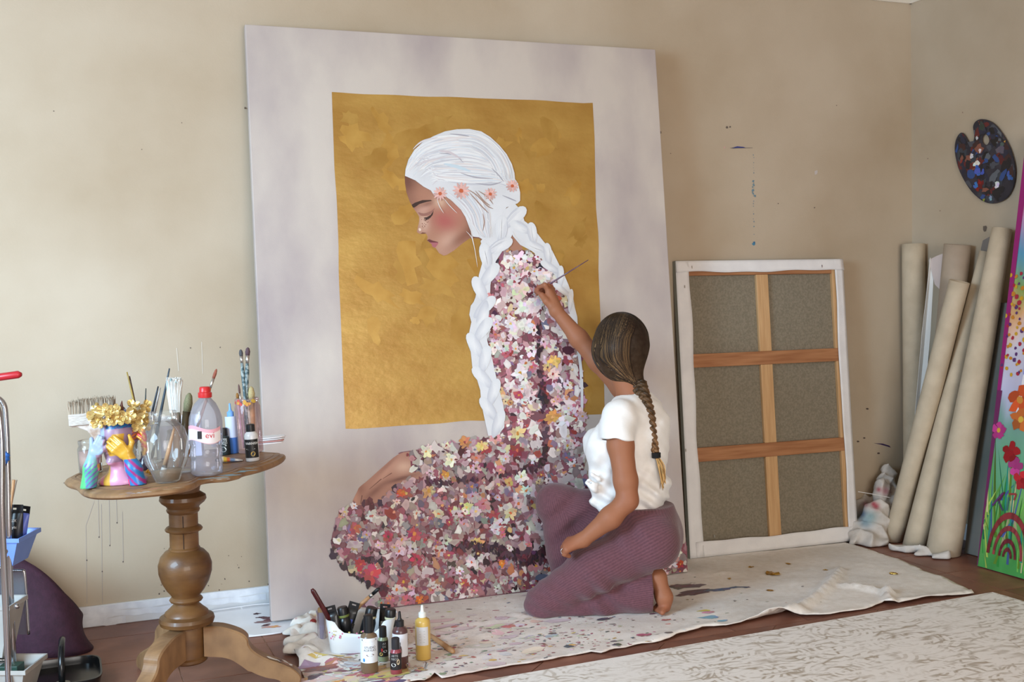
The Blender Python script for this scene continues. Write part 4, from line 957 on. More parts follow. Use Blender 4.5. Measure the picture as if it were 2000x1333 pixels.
# three sawn and moulded feet
feet = [(0.643, 3.484), (0.236, 3.839), (0.132, 3.309)]
side_prof_top = [(.048, .205), (.10, .200), (.150, .180), (.172, .160), (.176, .140), (.190, .118), (.225, .092), (.27, .070), (.305, .050), (.325, .026), (.322, .006)]
side_prof_bot = [(.285, .0), (.262, .022), (.225, .034), (.185, .055), (.150, .085), (.115, .107), (.048, .118)]
for fx, fy in feet:
    d = unit(np.array([fx-TA[0], fy-TA[1], 0])); w_ = np.cross(UP, d); L_ = math.hypot(fx-TA[0], fy-TA[1])/.30
    pf = list(catmull(side_prof_top, 4))+list(catmull(side_prof_bot, 4)); n = len(pf); m = MB(); V = []
    for t_, sh in ((-.028, .004), (-.024, 0), (.024, 0), (.028, .004)):
        c0 = np.mean(pf, 0)
        for r, z in pf: V.append(TA+d*(r*L_-(sh if r > .1 else 0))+UP*max(z-sh*(1 if z > .06 else 0), 0)+w_*t_)
    Fs = [(i*n+k, i*n+(k+1) % n, (i+1)*n+(k+1) % n, (i+1)*n+k) for i in range(3) for k in range(n)]
    m.add(V, Fs)
    for base in (0, 3*n): m.f.append(tuple(range(base, base+n)))
    m.mi += [0, 0]
    leg = m.build('leg', M_wood, tb, world=True)
    bm = bmesh.new(); bm.from_mesh(leg.data); bmesh.ops.triangulate(bm, faces=[f for f in bm.faces if len(f.verts) > 4]); bm.to_mesh(leg.data); bm.free()
    if fx > .6:     # chipped paint on the nearest foot
        mm = MB(); kk = 0
        for j in range(16):
            r_ = RNG.uniform(.235, .30)*L_; zt = np.interp(r_/L_, [p[0] for p in side_prof_top[:9]], [p[1] for p in side_prof_top[:9]]); q_ = blob((0, 0), RNG.uniform(.006, .014), 8, .4); kk += 1
            c = lin([(214, 200, 186), (96, 70, 62), (222, 216, 210), (150, 110, 90)][j % 4]); yy = RNG.uniform(-.015, .015)
            sl = -.45; mm.add([TA+d*(r_+p[0])+w_*(yy+p[1]*.6)+UP*(zt+.0015+p[0]*sl+kk*1e-5) for p in q_], [tuple(range(8))], c)
        mm.build('paint_chip', pm('dry_paint'), leg, world=False).parent = None
        o_ = COL.objects[-1] if False else bpy.data.objects['paint_chip']; o_.parent = leg
        for v_ in o_.data.vertices: v_.co = v_.co-Vector(TA)

# ================================================================== things on the table
tilt = Matrix.Rotation(-math.atan(TK), 4, Vector(FW))     # the old top slopes down to the left
FACE = Matrix.Rotation(-YAW, 4, 'Z')                      # local x = camera right, local y = away
def tabloc(px, py): return tabp(tab_uv(px, py, TZ0+TTH), TTH+.0006)
def tt_thing(name, label, cat, px, py, group=None, lean=0.0, yaw=0.0):
    M = tilt @ Matrix.Rotation(-lean, 4, Vector(FW)) @ FACE @ Matrix.Rotation(yaw, 4, 'Z'); return thing(name, label, cat, tabloc(px, py), M, group)
G_clear = glass('clear_glass'); G_pet = glass('clear_plastic', (234, 235, 244), .08, .3); G_pink = glass('tinted_glass', (246, 228, 230), .05, .2)
M_steel = pm('ferrule_metal', (186, 182, 178), .3, .9); M_black = pm('black_plastic', (24, 24, 26), .35); M_white = pm('white_plastic', (226, 228, 230), .4)
def jar(name, root, prof, mat=G_clear, wall=.0022):
    m = MB(); m.lathe(prof, 36, cap=False); m.f.append(tuple(range(36))[::-1]); m.mi += [0]
    return m.build(name, mat, root, smooth=True)
def brush(base_w, tip_w, label, hcol, bcol, r=.0045, group='brushes in the jars', wood=None, bl=.03, flat=1.0, up=True):
    """base_w: lower end, tip_w: upper end (world); up=True -> bristles at the top"""
    a, b_ = np.array(base_w), np.array(tip_w)
    if not up: a, b_ = b_, a
    d = unit(b_-a); L_ = np.linalg.norm(b_-a); t = thing('paintbrush', label, 'paintbrush', np.array(base_w), group=group)
    m = MB(); m.tube([a+d*x for x in (0, L_*.08, L_*.45, L_*.75, L_-bl*2)], [r*.45, r*.6, r*.95, r*1.1, r*.8], 8); m.build('handle', wood or pm('handle_%d_%d_%d' % hcol, hcol, .4, col2=tuple(int(c*.7) for c in hcol), nscale=60, lo=.3, hi=.8), t, world=True, smooth=True)
    m = MB(); m.tube([a+d*x for x in (L_-bl*2.05, L_-bl*1.6, L_-bl*.95)], [r*.8, r*.9, r*.95*flat], 8); m.build('ferrule', M_steel, t, world=True, smooth=True)
    m = MB(); m.tube([a+d*x for x in (L_-bl, L_-bl*.55, L_-bl*.15, L_)], [r*.95*flat, r*1.15*flat, r*.8*flat, r*.25], 8); m.build('bristles', pm('bristle_%d_%d_%d' % bcol, bcol, .8, col2=tuple(int(c*.75) for c in bcol), nscale=200, stretch=(6, 6, 1)), t, world=True, smooth=True)
    return t
def tdepth(px, py): P = tabloc(px, py); return float(CM[2]@(P-CP))
# ---- wide block brush standing in a jar at the left
JD = tdepth(178, 924)
t = tt_thing('glass_jar', 'glass jar with pinkish dregs holding the wide block brush, far left of the table', 'jar', 178, 924)
jar('jar_glass', t, [(.030, 0), (.0345, .004), (.0345, .075), (.031, .083), (.030, .088), (.0315, .09), (.0315, .10), (.030, .101)])
m = MB(); m.lathe([(.001, .004), (.031, .004), (.0315, .068), (.001, .066)], 28); m.build('paint_water', pm('pink_dregs', (176, 140, 124), .5, col2=(150, 116, 104), nscale=30), t, smooth=True)
t = thing('block_brush', 'wide block brush with pale bristles and chipped white ferrule standing upside down', 'paintbrush', at(186, 905, JD))
c = lambda x, y: at(x, y, JD-.01)
hp_ = [c(*p) for p in ((140, 836), (150, 834), (172, 842), (182, 855), (186, 875), (188, 905), (198, 905), (197, 870), (200, 850), (212, 838), (226, 832), (226, 822), (140, 826))]
m = MB(); n = len(hp_); V = [p-FW*.009 for p in hp_]+[p+FW*.009 for p in hp_]; m.add(V, [tuple(range(n)), tuple(range(n, 2*n))[::-1]]+[(i, n+i, n+(i+1) % n, (i+1) % n) for i in range(n)]); m.build('handle', pm('chipped_beech', (166, 134, 112), .6, col2=(206, 192, 180), nscale=30, lo=.4, hi=.6), t, world=True, bevel=.003)
m = MB(); P_ = [c(136, 810), c(224, 801), c(226, 824), c(138, 833)]; V = [p-FW*.016 for p in P_]+[p+FW*.016 for p in P_]; m.add(V, [(0, 1, 2, 3), (7, 6, 5, 4), (0, 4, 5, 1), (1, 5, 6, 2), (2, 6, 7, 3), (3, 7, 4, 0)]); m.build('ferrule', pm('paint_crusted_band', (200, 190, 180), .6, col2=(166, 150, 136), nscale=60, stretch=(1, 1, 8)), t, world=True, bevel=.003)
m = MB()
m.add([c(x, y)+FW*w_ for w_ in (-.012, .012) for x, y in ((138, 814), (223, 805), (221, 786), (137, 795))], [(0, 1, 2, 3), (7, 6, 5, 4), (0, 4, 5, 1), (1, 5, 6, 2), (2, 6, 7, 3), (3, 7, 4, 0)], lin((150, 134, 116)))
for i in range(900):
    u = RNG.uniform(0, 1); w_ = RNG.uniform(-.014, .014); a = c(137+86*u, 811-9*u); b_ = c(136+86*u+RNG.normal(0, 1.6), 787-9*u+RNG.normal(0, 2.2)-3*math.sin(u*3))
    m.tube([a+FW*w_+UP*-.004, (a+b_)/2+FW*w_, b_+FW*w_*1.1], [.0014, .0013, .0006], 4, lin(np.array((186, 168, 146))*RNG.uniform(.72, 1.1)), caps=False)
o = m.build('bristles', pm('natural_bristle', (206, 190, 168), .85, attr='Col'), t, world=True); o['kind'] = 'stuff'
# ---- brush jar hidden behind the bust, and its brushes
t = tt_thing('glass_jar', 'glass jar behind the painted bust, full of standing brushes', 'jar', 290, 905)
jar('jar_glass', t, [(.036, 0), (.041, .004), (.041, .11), (.036, .12), (.0365, .135), (.0355, .136)])
BD = tdepth(290, 905); B = lambda x, y, d=0: at(x, y, BD+d)
brush(B(288, 898), B(248, 727), 'yellow and dark brush with bristles in the jar, handle end up, leftmost', (176, 148, 70), (60, 40, 30), .0042, up=False)
brush(B(285, 898, .01), B(253, 735, .01), 'maroon-tipped brush beside the yellow one behind the bust', (70, 34, 32), (60, 40, 30), .004, up=False)
brush(B(280, 898, -.01), B(285, 759, -.01), 'thin dark green brush rising behind the gold crown', (40, 56, 54), (60, 50, 40), .003, up=False)
brush(B(276, 898, 0), B(309, 755, 0), 'dark blue brush with brown tip slanting right behind the bust', (36, 50, 66), (150, 104, 84), .0045, up=False)
brush(B(282, 898, .015), B(313, 758, .015), 'white brush with red tip slanting right behind the bust', (206, 200, 198), (160, 60, 56), .0042, up=False)
brush(B(296, 898, .02), B(331, 720, .02), 'long slate blue brush, the tallest behind the bust', (62, 78, 92), (120, 90, 60), .0048, up=False)
brush(B(262, 898, .015), B(267, 793, .0), 'cream bristled flat brush behind the gold crown', (176, 150, 110), (206, 194, 158), .010, bl=.028, flat=1.1)
brush(B(250, 898, .02), B(237, 794, .02), 'grey bristled round brush behind the gold flowers', (120, 100, 90), (112, 112, 128), .010, bl=.026, flat=1.1)
# ---- little dark bottle and gold bead behind
t = tt_thing('ink_bottle', 'small dark glass bottle behind the bust', 'bottle', 284, 918); m = MB(); m.lathe([(.001, 0), (.017, 0), (.018, .003), (.018, .03), (.008, .04), (.008, .047), (.001, .048)], 20); m.build('bottle_body', pm('dark_glass', (46, 34, 44), .12), t, smooth=True); m = MB(); m.lathe([(.001, .046), (.0095, .046), (.0095, .056), (.001, .057)], 16); m.build('cap', M_black, t, angle=40)
t = tt_thing('gold_trinket', 'small crumpled gold trinket by the glass vase', 'trinket', 293, 927); m = MB()
for j in range(14): a = RNG.uniform(0, 6.28); cc_ = (RNG.uniform(0, .010)*math.cos(a), RNG.uniform(0, .010)*math.sin(a), RNG.uniform(.004, .012)); m.lathe([(.0005, -.004), (.0035, -.002), (.004, .001), (.0005, .004)], 8, cc_)
m.build('gold_leaf_crumple', pm('bright_gold', (206, 160, 74), .25, .95), t)

# ---- painted bust planter with hands over its eyes
t = tt_thing('bust_planter', 'painted bust planter of a woman hiding her eyes behind hands, gold flower crown', 'planter', 222, 951)
LB = np.array(tabloc(222, 951)); s_ = .001525        # metres per photo pixel here
def bp_(x, y, d=0.0): return np.array([(x-222)*s_, d, (951-y)*s_])
v = Vol()
v.ell(bp_(226, 858, .045), (.044, .052, .066), None, .02).ell(bp_(223, 895, .03), (.026, .030, .026), None, .03)                  # head, jaw
v.ell(bp_(217, 880, -.007), (.006, .009, .013), None, .008).ell(bp_(217, 889, -.003), (.009, .006, .0045), None, .005).ell(bp_(219, 907, .006), (.013, .011, .009), None, .01)
v.cap(bp_(226, 905, .045), bp_(228, 948, .045), .026, .036, .02).ell(bp_(228, 946, .05), (.070, .04, .022), None, .03)
v.ell(bp_(232, 850, .07), (.056, .052, .052), None, .02)                                                                          # hair mass
v.chain([bp_(176, 951, .0), bp_(184, 915, .0), bp_(193, 885, -.002)], [.022, .0205, .0155], .01)
for dx, dy, L_ in ((-3, 0, 25), (3, 3, 28), (9, 7, 27), (14, 13, 23)):
    a_ = bp_(194+dx*.5, 885-2+dy*.6, -.010); b_ = bp_(201+dx*.7, 870+dy, -.016); c_ = bp_(205+dx*.75+L_*.12, 870+dy*1.4-L_*.55, -.012); v.cap(bp_(193, 885, -.004), a_, .0115, .009, .006).cap(a_, b_, .0075, .0065, .003).cap(b_, c_, .0065, .0042, .003)
v.cap(bp_(191, 878, -.004), bp_(188, 862, .004), .009, .006, .005)
v.chain([bp_(267, 951, .0), bp_(262, 920, -.004), bp_(255, 897, -.008)], [.0235, .0215, .016], .01)
for dx, dy, L_ in ((10, -8, 34), (4, -2, 38), (-3, 5, 36), (-9, 12, 30)):
    a_ = bp_(251+dx*.6, 890+dy*.4, -.016); b_ = bp_(240+dx*.9, 877+dy*.7, -.023); c_ = bp_(240+dx*.9-L_*.42, 877+dy*.75-L_*.36, -.017); v.cap(bp_(255, 896, -.010), a_, .0115, .009, .006).cap(a_, b_, .0075, .0068, .003).cap(b_, c_, .0068, .0045, .003)
v.chain([bp_(257, 890, -.012), bp_(263, 872, -.006), bp_(258, 860, .0)], [.009, .0068, .0048], .005)
v.cut(lambda P, d: np.maximum(d, .0005-P[:, 2]))
v.cut(lambda P, d: np.maximum(d, P[:, 2]-(951-815)*s_))
V, Fq = v.mesh(.0024)
X = V[:, 0]/s_+222; Y = 951-V[:, 2]/s_; Dp = V[:, 1]; cc = np.tile(lin((150, 122, 144)), (len(V), 1))
def paint(mask, c, k=1.0):
    global cc
    w_ = np.clip(mask, 0, 1)[:, None]*k; cc = cc*(1-w_)+lin(c)*w_
sm = lambda a, b_, x: np.clip((x-a)/(b_-a+1e-9), 0, 1)
neck = (Y > 908)*(X > 205)*(X < 250); paint(neck, (190, 134, 160)); paint((Y > 908)*(X < 214)*(X > 190)*1.0, (196, 150, 60)); paint((Y > 915)*(X < 200)*(X > 192), (220, 120, 150)); paint((Y > 930)*(X > 276), (196, 110, 160))
larm = (X < 213-0.0*Y)*(Dp < .018)*1.0*((X < 198) | (Y < 890)); larm = larm*(Y > 842)
t_ = sm(880, 920, Y); paint(larm, (150, 166, 196)); paint(larm*sm(885, 915, Y), (74, 164, 130)); paint(larm*sm(915, 945, Y), (70, 150, 160)); paint(larm*(Y > 905)*(np.sin((X+Y*1.1)*.62) > .45), (110, 84, 160)); paint(larm*(X < 176)*(Y > 910), (80, 176, 110))
rarm = (Dp < .016)*(X > 219)*(Y > 856)*((X > 249) | (Y < 912))*1.0*(((X-222)*.9+(Y-850)) > 12); rarm *= ~((X < 240) & (Y > 895))
hy = rarm*(Y < 905)*(Dp < .008); paint(hy, (198, 150, 48)); ra = (X > 249)*(Y > 902)*(Dp < .022)*1.0; paint(ra, (40, 112, 170)); paint(ra*(np.sin((X*.8-Y*.7)*.5) > .35), (150, 50, 120)); paint(ra*(X < 256)*(Y > 938), (214, 40, 96))
hr_ = (Y < 872)*(Dp > .028)*1.0; hr_ = np.maximum(hr_, (Y < 846)*1.0*(X > 216)); paint(hr_*(X > 214), (30, 110, 164)); paint(hr_*(X > 250)*(Y > 850), (206, 110, 40)); paint(hr_*(X < 205), (120, 30, 90)); paint(hr_*(np.sin((X+2*Y)*.5) > .7), (96, 40, 120))
M_acr = pm('glossy_acrylic', (200, 200, 200), .35, attr='Col', coat=.15)
vol_obj('bust_body', V, Fq, M_acr, t, (0, 0, 0), cc, relax=1)
M_leaf = pm('gilt', (214, 190, 128), .3, .6, col2=(188, 152, 84), nscale=60)
def gilt_flower(c_, R, nx, nz):
    m = MB(); ax = unit(np.array([nx, -1, nz])); e1 = unit(np.cross(ax, UP)); e2 = np.cross(e1, ax)
    for i in range(5):
        a = i*2*math.pi/5+RNG.uniform(0, 1); d_ = e1*math.cos(a)+e2*math.sin(a); w_ = np.cross(ax, d_); ring = []
        for j in range(8):
            b_ = j*2*math.pi/8; ring.append(c_+d_*R*(.52+.46*math.cos(b_))+w_*R*.38*math.sin(b_)+ax*R*(.10+.22*abs(math.cos(b_)*.5+.5)))
        m.add(ring+[c_+d_*R*.5+ax*R*.02]+[p-ax*R*.22 for p in ring], [(j, (j+1) % 8, 8) for j in range(8)]+[(j, 9+j, 9+(j+1) % 8, (j+1) % 8) for j in range(8)])
    m.lathe([(R*.02, -R*.1), (R*.2, 0), (R*.14, R*.16), (R*.01, R*.2)], 8, c_+ax*R*.12)
    return m.build('gold_flower', M_leaf, t)
for x, y, d, R, nx, nz in ((200, 818, .0, 13, -.3, .2), (221, 814, -.012, 13, 0, .3), (206, 832, -.008, 11, -.3, 0), (192, 829, .012, 9, -.7, 0), (238, 812, -.012, 10, .1, .4), (242, 828, -.012, 12, .1, .1), (258, 823, -.004, 13, .3, .2), (270, 829, .012, 13, .5, .1), (280, 826, .03, 11, .8, .2), (273, 845, .012, 10, .5, 0), (285, 842, .03, 11, .9, 0), (262, 809, .03, 11, .2, .8), (226, 830, -.016, 8, 0, 0), (282, 812, .05, 10, .8, .6), (192, 812, .04, 11, -.8, .5)):
    gilt_flower(bp_(x, y, d), R*s_*1.3, nx, nz)
m = MB(); m.tube([bp_(247, 823, .01), bp_(248, 806, .0), bp_(250, 796, .0)], [.006, .005, .001], 8); m.build('painted_leaf', pm('brown_paint', (84, 44, 30), .5), t, smooth=True)
m = MB()
for j in range(9): m.tube(catmull([bp_(272+RNG.uniform(-6, 6), 848+j*3, .02), bp_(282, 855+j*4, .015), bp_(278+RNG.uniform(-4, 6), 868+j*4, .02)], 4), .0045, 6, lin([(214, 120, 40), (206, 60, 60), (220, 160, 60)][j % 3]))
m.build('hair_curl', M_acr, t, smooth=True)
# ---- clear vase in front with a brush
t = tt_thing('glass_vase', 'clear round-shouldered glass vase in front, wooden brush inside', 'vase', 328, 943)
jar('vase_glass', t, [(.026, 0), (.033, .004), (.042, .028), (.051, .047), (.058, .060), (.0635, .09), (.0635, .12), (.056, .15), (.040, .168), (.0365, .174), (.039, .176), (.0365, .181), (.039, .186), (.0365, .191), (.038, .197), (.0365, .199)])
m = MB(); m.lathe([(.001, .004), (.030, .006), (.038, .028), (.042, .036), (.001, .037)], 28); m.build('water', pm('murky_water', (150, 124, 96), .15, alpha=.6), t, smooth=True)
VD = tdepth(328, 943)
brush(at(316, 934, VD), at(340, 838, VD), 'wooden brush with white paint slanting inside the clear vase', (176, 132, 92), (226, 226, 224), .0062, up=False, bl=.03, wood=pm('pale_wood', (182, 140, 100), .5, col2=(160, 118, 80), nscale=20), flat=1.3)
# ---- jar behind with the big white brush and the olive one
t = tt_thing('glass_jar', 'glass jar between the vase and the water bottle, holding two thick brushes', 'jar', 356, 922)
jar('jar_glass', t, [(.034, 0), (.038, .004), (.038, .10), (.034, .112), (.0345, .125), (.033, .126)])
WD = tdepth(356, 922)
tw = thing('paintbrush', 'thick white-crusted brush, the tallest bristle head on the table', 'paintbrush', at(346, 915, WD), group='brushes in the jars')
m = MB(); m.tube([at(346, 915, WD), at(345, 830, WD)], [.010, .012], 10); m.build('handle', pm('pale_wood'), tw, world=True, smooth=True)
m = MB(); m.tube([at(345, 832, WD), at(343, 806, WD)], [.0135, .0155], 12); m.build('ferrule', M_steel, tw, world=True, smooth=True)
m = MB()
m.tube([at(343, 808, WD), at(341, 772, WD), at(341, 752, WD)], [.0125, .0165, .017], 14, lin((176, 176, 170)), flat=(FW, .6))
for i in range(420):
    a, r = RNG.uniform(0, 6.28), math.sqrt(RNG.uniform(0, 1)); o1 = RT*math.cos(a)*r+FW*math.sin(a)*r*.6
    m.tube([at(343, 808, WD)+o1*.015, at(341, 772, WD)+o1*.020, at(341, 745+RNG.uniform(-6, 4), WD)+o1*.022+RNG.normal(0, .002, 3)], [.0016, .0016, .0012], 4, lin(np.array((214, 212, 206) if i % 7 else (120, 160, 168))*RNG.uniform(.85, 1.08)), caps=True)
o = m.build('bristles', pm('natural_bristle'), tw, world=True); o['kind'] = 'stuff'
brush(at(352, 912, WD), at(370, 768, WD), 'olive bristled filbert brush leaning towards the water bottle', (90, 74, 50), (134, 130, 96), .0115, bl=.055, flat=1.0)
brush(at(360, 912, WD+.03), at(423, 721, WD+.05), 'orange and blue handled brush rising right behind the water bottle', (206, 130, 60), (160, 90, 70), .0045, up=True)
# ---- water bottle
t = tt_thing('water_bottle', 'ribbed clear plastic water bottle with red cap and pink label', 'bottle', 404, 927, lean=-.055)
jar('bottle_body', t, [(.040, 0), (.045, .006), (.045, .035), (.0425, .045), (.0455, .055), (.0455, .07), (.043, .082), (.0465, .09), (.0475, .15), (.046, .165), (.040, .185), (.030, .205), (.018, .218), (.0155, .222), (.0155, .232)], G_pet, .0012)
m = MB(); m.lathe([(.001, .222), (.019, .222), (.0195, .224), (.0195, .236), (.016, .238), (.0155, .250), (.013, .253), (.001, .2535)], 24); m.build('cap', pm('red_plastic', (190, 40, 42), .35), t, angle=40)
lb = MB(); n = 26; V = []; cz = []
for j, z in enumerate((.098, .101, .128, .131, .140)):
    for i in range(n+1): a = -math.pi*.5+(-1.25+2.5*i/n); V.append((.0482*math.cos(a), .0482*math.sin(a), z+.006*math.sin(i*.25))); cz.append(lin((226, 168, 180)) if j in (0, 3, 4) else lin((232, 226, 228)))
lb.add(V, [(j*(n+1)+i, j*(n+1)+i+1, (j+1)*(n+1)+i+1, (j+1)*(n+1)+i) for j in range(4) for i in range(n)], cz); lab_o = lb.build('label', pm('paper_label', (230, 226, 226), .5, attr='Col'), t, smooth=True)
FONT = None
def letters(txt, size, mat, parent, xf, squeeze=1.0, extr=0.0003):
    """raised flat lettering; xf maps (x, y) text coordinates to local 3-D"""
    cu = bpy.data.curves.new('lettering', 'FONT'); cu.body = txt; cu.size = size; cu.align_x = 'CENTER'; cu.align_y = 'CENTER'; cu.resolution_u = 3
    o = bpy.data.objects.new('lettering_tmp', cu); COL.objects.link(o); dg = bpy.context.evaluated_depsgraph_get(); me = bpy.data.meshes.new_from_object(o.evaluated_get(dg)); bpy.data.objects.remove(o)
    for v_ in me.vertices: v_.co = Vector([float(k) for k in xf(v_.co.x*squeeze, v_.co.y)])
    me.materials.clear(); me.materials.append(mat); me.name = 'lettering'; ob = bpy.data.objects.new('lettering', me); COL.objects.link(ob); ob.parent = parent; return ob
def cyl_xf(R, z0, a0=-math.pi/2, up=False):
    if up: return lambda x, y: ((R)*math.cos(a0-y/R), R*math.sin(a0-y/R), z0+x)
    return lambda x, y: (R*math.cos(a0+x/R), R*math.sin(a0+x/R), z0+y)
M_redink = pm('red_ink', (196, 44, 62), .5); M_wink = pm('white_ink', (236, 236, 232), .5); M_kink = pm('dark_ink', (40, 40, 46), .5)
letters('evi', .024, M_redink, lab_o, cyl_xf(.0487, .117, -math.pi/2+.5))
m = MB()
for i in range(9): a = -math.pi/2-.22+i*.03; m.box((.0486*math.cos(a)-.0004-.0003*(i % 2), .0486*math.sin(a)-.0004, .108), (.0486*math.cos(a)+.0004+.0003*(i % 2), .0486*math.sin(a)+.0004, .130))
m.build('barcode', M_kink, lab_o)
# ---- small craft paint bottles
def craft_bottle(name, label, place, R, H, body, capc, band, lines, inkmat=None, group=None, cap_r=.62, cap_h=.26, nozzle=False, extra=None, capmat=None, sw=1.0, maker=None):
    t = maker(name, label, 'bottle', *place, group) if maker else tt_thing(name, label, 'bottle', *place, group=group)
    m = MB(); hb = H*(1-cap_h); m.lathe([(.001, 0), (R*.94, 0), (R, R*.1), (R, hb-R*.7), (R*.9, hb-R*.35), (R*cap_r*.95, hb-.002), (R*cap_r*.9, hb+.004)], 28); m.build('bottle_body', pm('bottle_%d_%d_%d' % body, body, .3, coat=.2), t, smooth=True)
    m = MB()
    if nozzle: m.lathe([(R*cap_r, hb-.001), (R*cap_r, hb+H*cap_h*.35), (R*cap_r*.55, hb+H*cap_h*.42), (R*.22, hb+H*cap_h*.55), (R*.16, H*.99), (.0005, H)], 20)
    else: m.lathe([(R*cap_r, hb-.001), (R*cap_r*1.02, hb+.002), (R*cap_r*.98, H-.002), (R*cap_r*.8, H), (.0005, H)], 20)
    m.build('cap', capmat or pm('cap_%d_%d_%d' % capc, capc, .4), t, angle=40)
    if band:
        m = MB(); z0, z1, bc = band; n = 22; V = [((R+.0004)*math.cos(a), (R+.0004)*math.sin(a), z) for z in (z0*H, z1*H) for a in np.linspace(-math.pi/2-1.35*sw, -math.pi/2+1.35*sw, n+1)]
        m.add(V, [(i, i+1, n+2+i, n+1+i) for i in range(n)]); lo_ = m.build('label', pm('label_%d_%d_%d' % bc, bc, .45), t, smooth=True)
        for txt, sz, zz, mt, a0 in lines: letters(txt, sz, mt, lo_, cyl_xf(R+.0008, zz*H, -math.pi/2+a0))
        for (zz, rz, ra_, cm, a0) in (extra or ()):
            if isinstance(cm, str): letters(cm, rz, M_wink, lo_, cyl_xf(R+.0012, zz*H, -math.pi/2+a0)); continue
            m = MB(); q_ = [(rz*math.cos(a)*ra_, rz*math.sin(a)) for a in np.linspace(0, 2*math.pi, 16, endpoint=False)]; xf = cyl_xf(R+.0007, zz*H, -math.pi/2+a0); m.add([xf(*p) for p in q_], [tuple(range(16))]); m.build('label_mark', cm, lo_)
    return t
M_gmark = pm('gold_mark', (206, 170, 80), .4); M_grey = pm('grey_ink', (170, 170, 166), .5)
craft_bottle('craft_paint_bottle', 'small black craft paint bottle with white lettering beside the water bottle', (440, 889), .0185, .088, (36, 48, 48), (24, 24, 26), (.08, .66, (26, 36, 38)), [('ARTE', .0125, .56, M_wink, 0), ('DECO', .0105, .45, M_wink, 0)], cap_r=.68, cap_h=.27, extra=((.36, .0035, 3.2, M_wink, 0), (.22, .008, 1.25, M_wink, 0)))
craft_bottle('squeeze_bottle', 'tall blue squeeze bottle with pointed cap behind the black paint bottle', (456, 886), .0185, .165, (74, 122, 200), (110, 160, 224), (.32, .74, (196, 204, 226)), [], cap_r=.6, cap_h=.27, nozzle=True)
craft_bottle('varnish_bottle', 'clear varnish bottle with black VARNISH label in front of the tall jar', (494, 901), .0205, .114, (206, 206, 206), (26, 26, 28), (.10, .60, (26, 24, 24)), [('VARNISH', .0105, .49, M_wink, .25)], cap_r=.66, cap_h=.19, extra=((.34, .0022, 7, M_grey, 0), (.21, .007, 1.0, M_gmark, .35)))
# paint tube lying on the table
t = tt_thing('paint_tube', 'crumpled white paint tube with coloured print lying by the black bottle', 'paint tube', 452, 903, yaw=.15)
m = MB(); n = 14; V = []
for i in range(n+1):
    x = -.035+.07*i/n; wv_ = .011+.003*i/n; th = .009*(1-i/n)+.0012
    for k in range(10): a = 2*math.pi*k/10; V.append((x, wv_*math.cos(a), .010+th*math.sin(a)-(.009-th)+.0006*math.sin(i*2.1+k)))
m.add(V, [(i*10+k, i*10+(k+1) % 10, (i+1)*10+(k+1) % 10, (i+1)*10+k) for i in range(n) for k in range(10)]+[tuple(range(10)), tuple(n*10+k for k in range(10))], [lin([(228, 224, 216), (226, 196, 70), (214, 110, 60), (120, 150, 190), (224, 222, 218), (196, 190, 186)][min(5, int((i // 10)/n*6))]) for i in range((n+1)*10)]); m.build('tube_body', pm('printed_tube', (220, 220, 220), .35, attr='Col'), t, smooth=True)
m = MB(); m.tube([(-.035, 0, .009), (-.047, 0, .009)], [.0055, .005], 10); m.build('cap', M_black, t, smooth=True)
# ---- tall straight jar with brushes at the right
t = tt_thing('glass_jar', 'tall straight glass jar with pink and yellow stains, rightmost on the table', 'jar', 490, 884)
jar('jar_glass', t, [(.036, 0), (.041, .005), (.0415, .15), (.037, .162), (.0365, .166), (.039, .170), (.039, .177), (.037, .178)], G_pink)
m = MB()
for j in range(14):
    a = -math.pi/2+RNG.uniform(-1.1, 1.1); R_ = .0394; z = .16+RNG.uniform(0, .012); q_ = blob((a, z), .006, 9, .3, 1, 0); m.add([(R_*math.cos(a+(p[0]-a)/R_*1), R_*math.sin(a+(p[0]-a)/R_), p[1]) for p in q_], [tuple(range(9))], lin([(196, 160, 60), (190, 70, 66), (206, 150, 70)][j % 3]))
m.build('paint_stain', pm('dry_paint'), t)
QD = tdepth(490, 884); Qp = lambda x, y, d=0: at(x, y, QD+d)
Mb_tal = pm('crackled_teal', (60, 84, 90), .5, col2=(150, 160, 158), nscale=90, lo=.45, hi=.6)
brush(Qp(488, 876), Qp(470, 683), 'tall teal-speckled round brush with small grey tip in the right jar', (60, 84, 90), (84, 84, 88), .0058, wood=Mb_tal, bl=.022)
brush(Qp(478, 876, .012), Qp(484, 679, .0), 'tall teal-speckled brush with larger plum tip in the right jar', (60, 84, 90), (96, 72, 80), .0066, wood=Mb_tal, bl=.026, flat=1.1)
brush(Qp(482, 876, -.01), Qp(466, 751, -.01), 'thin brush with white ferrule in the right jar', (160, 120, 130), (110, 80, 76), .0032)
brush(Qp(476, 876, -.015), Qp(463, 768, -.012), 'short brush with ochre tip at the left of the right jar', (190, 150, 160), (160, 110, 50), .0045, bl=.018)
brush(Qp(496, 876, .012), Qp(490, 755, .01), 'cream bristled broad brush at the right of the right jar', (196, 150, 90), (196, 178, 128), .0095, bl=.045, flat=1.1)
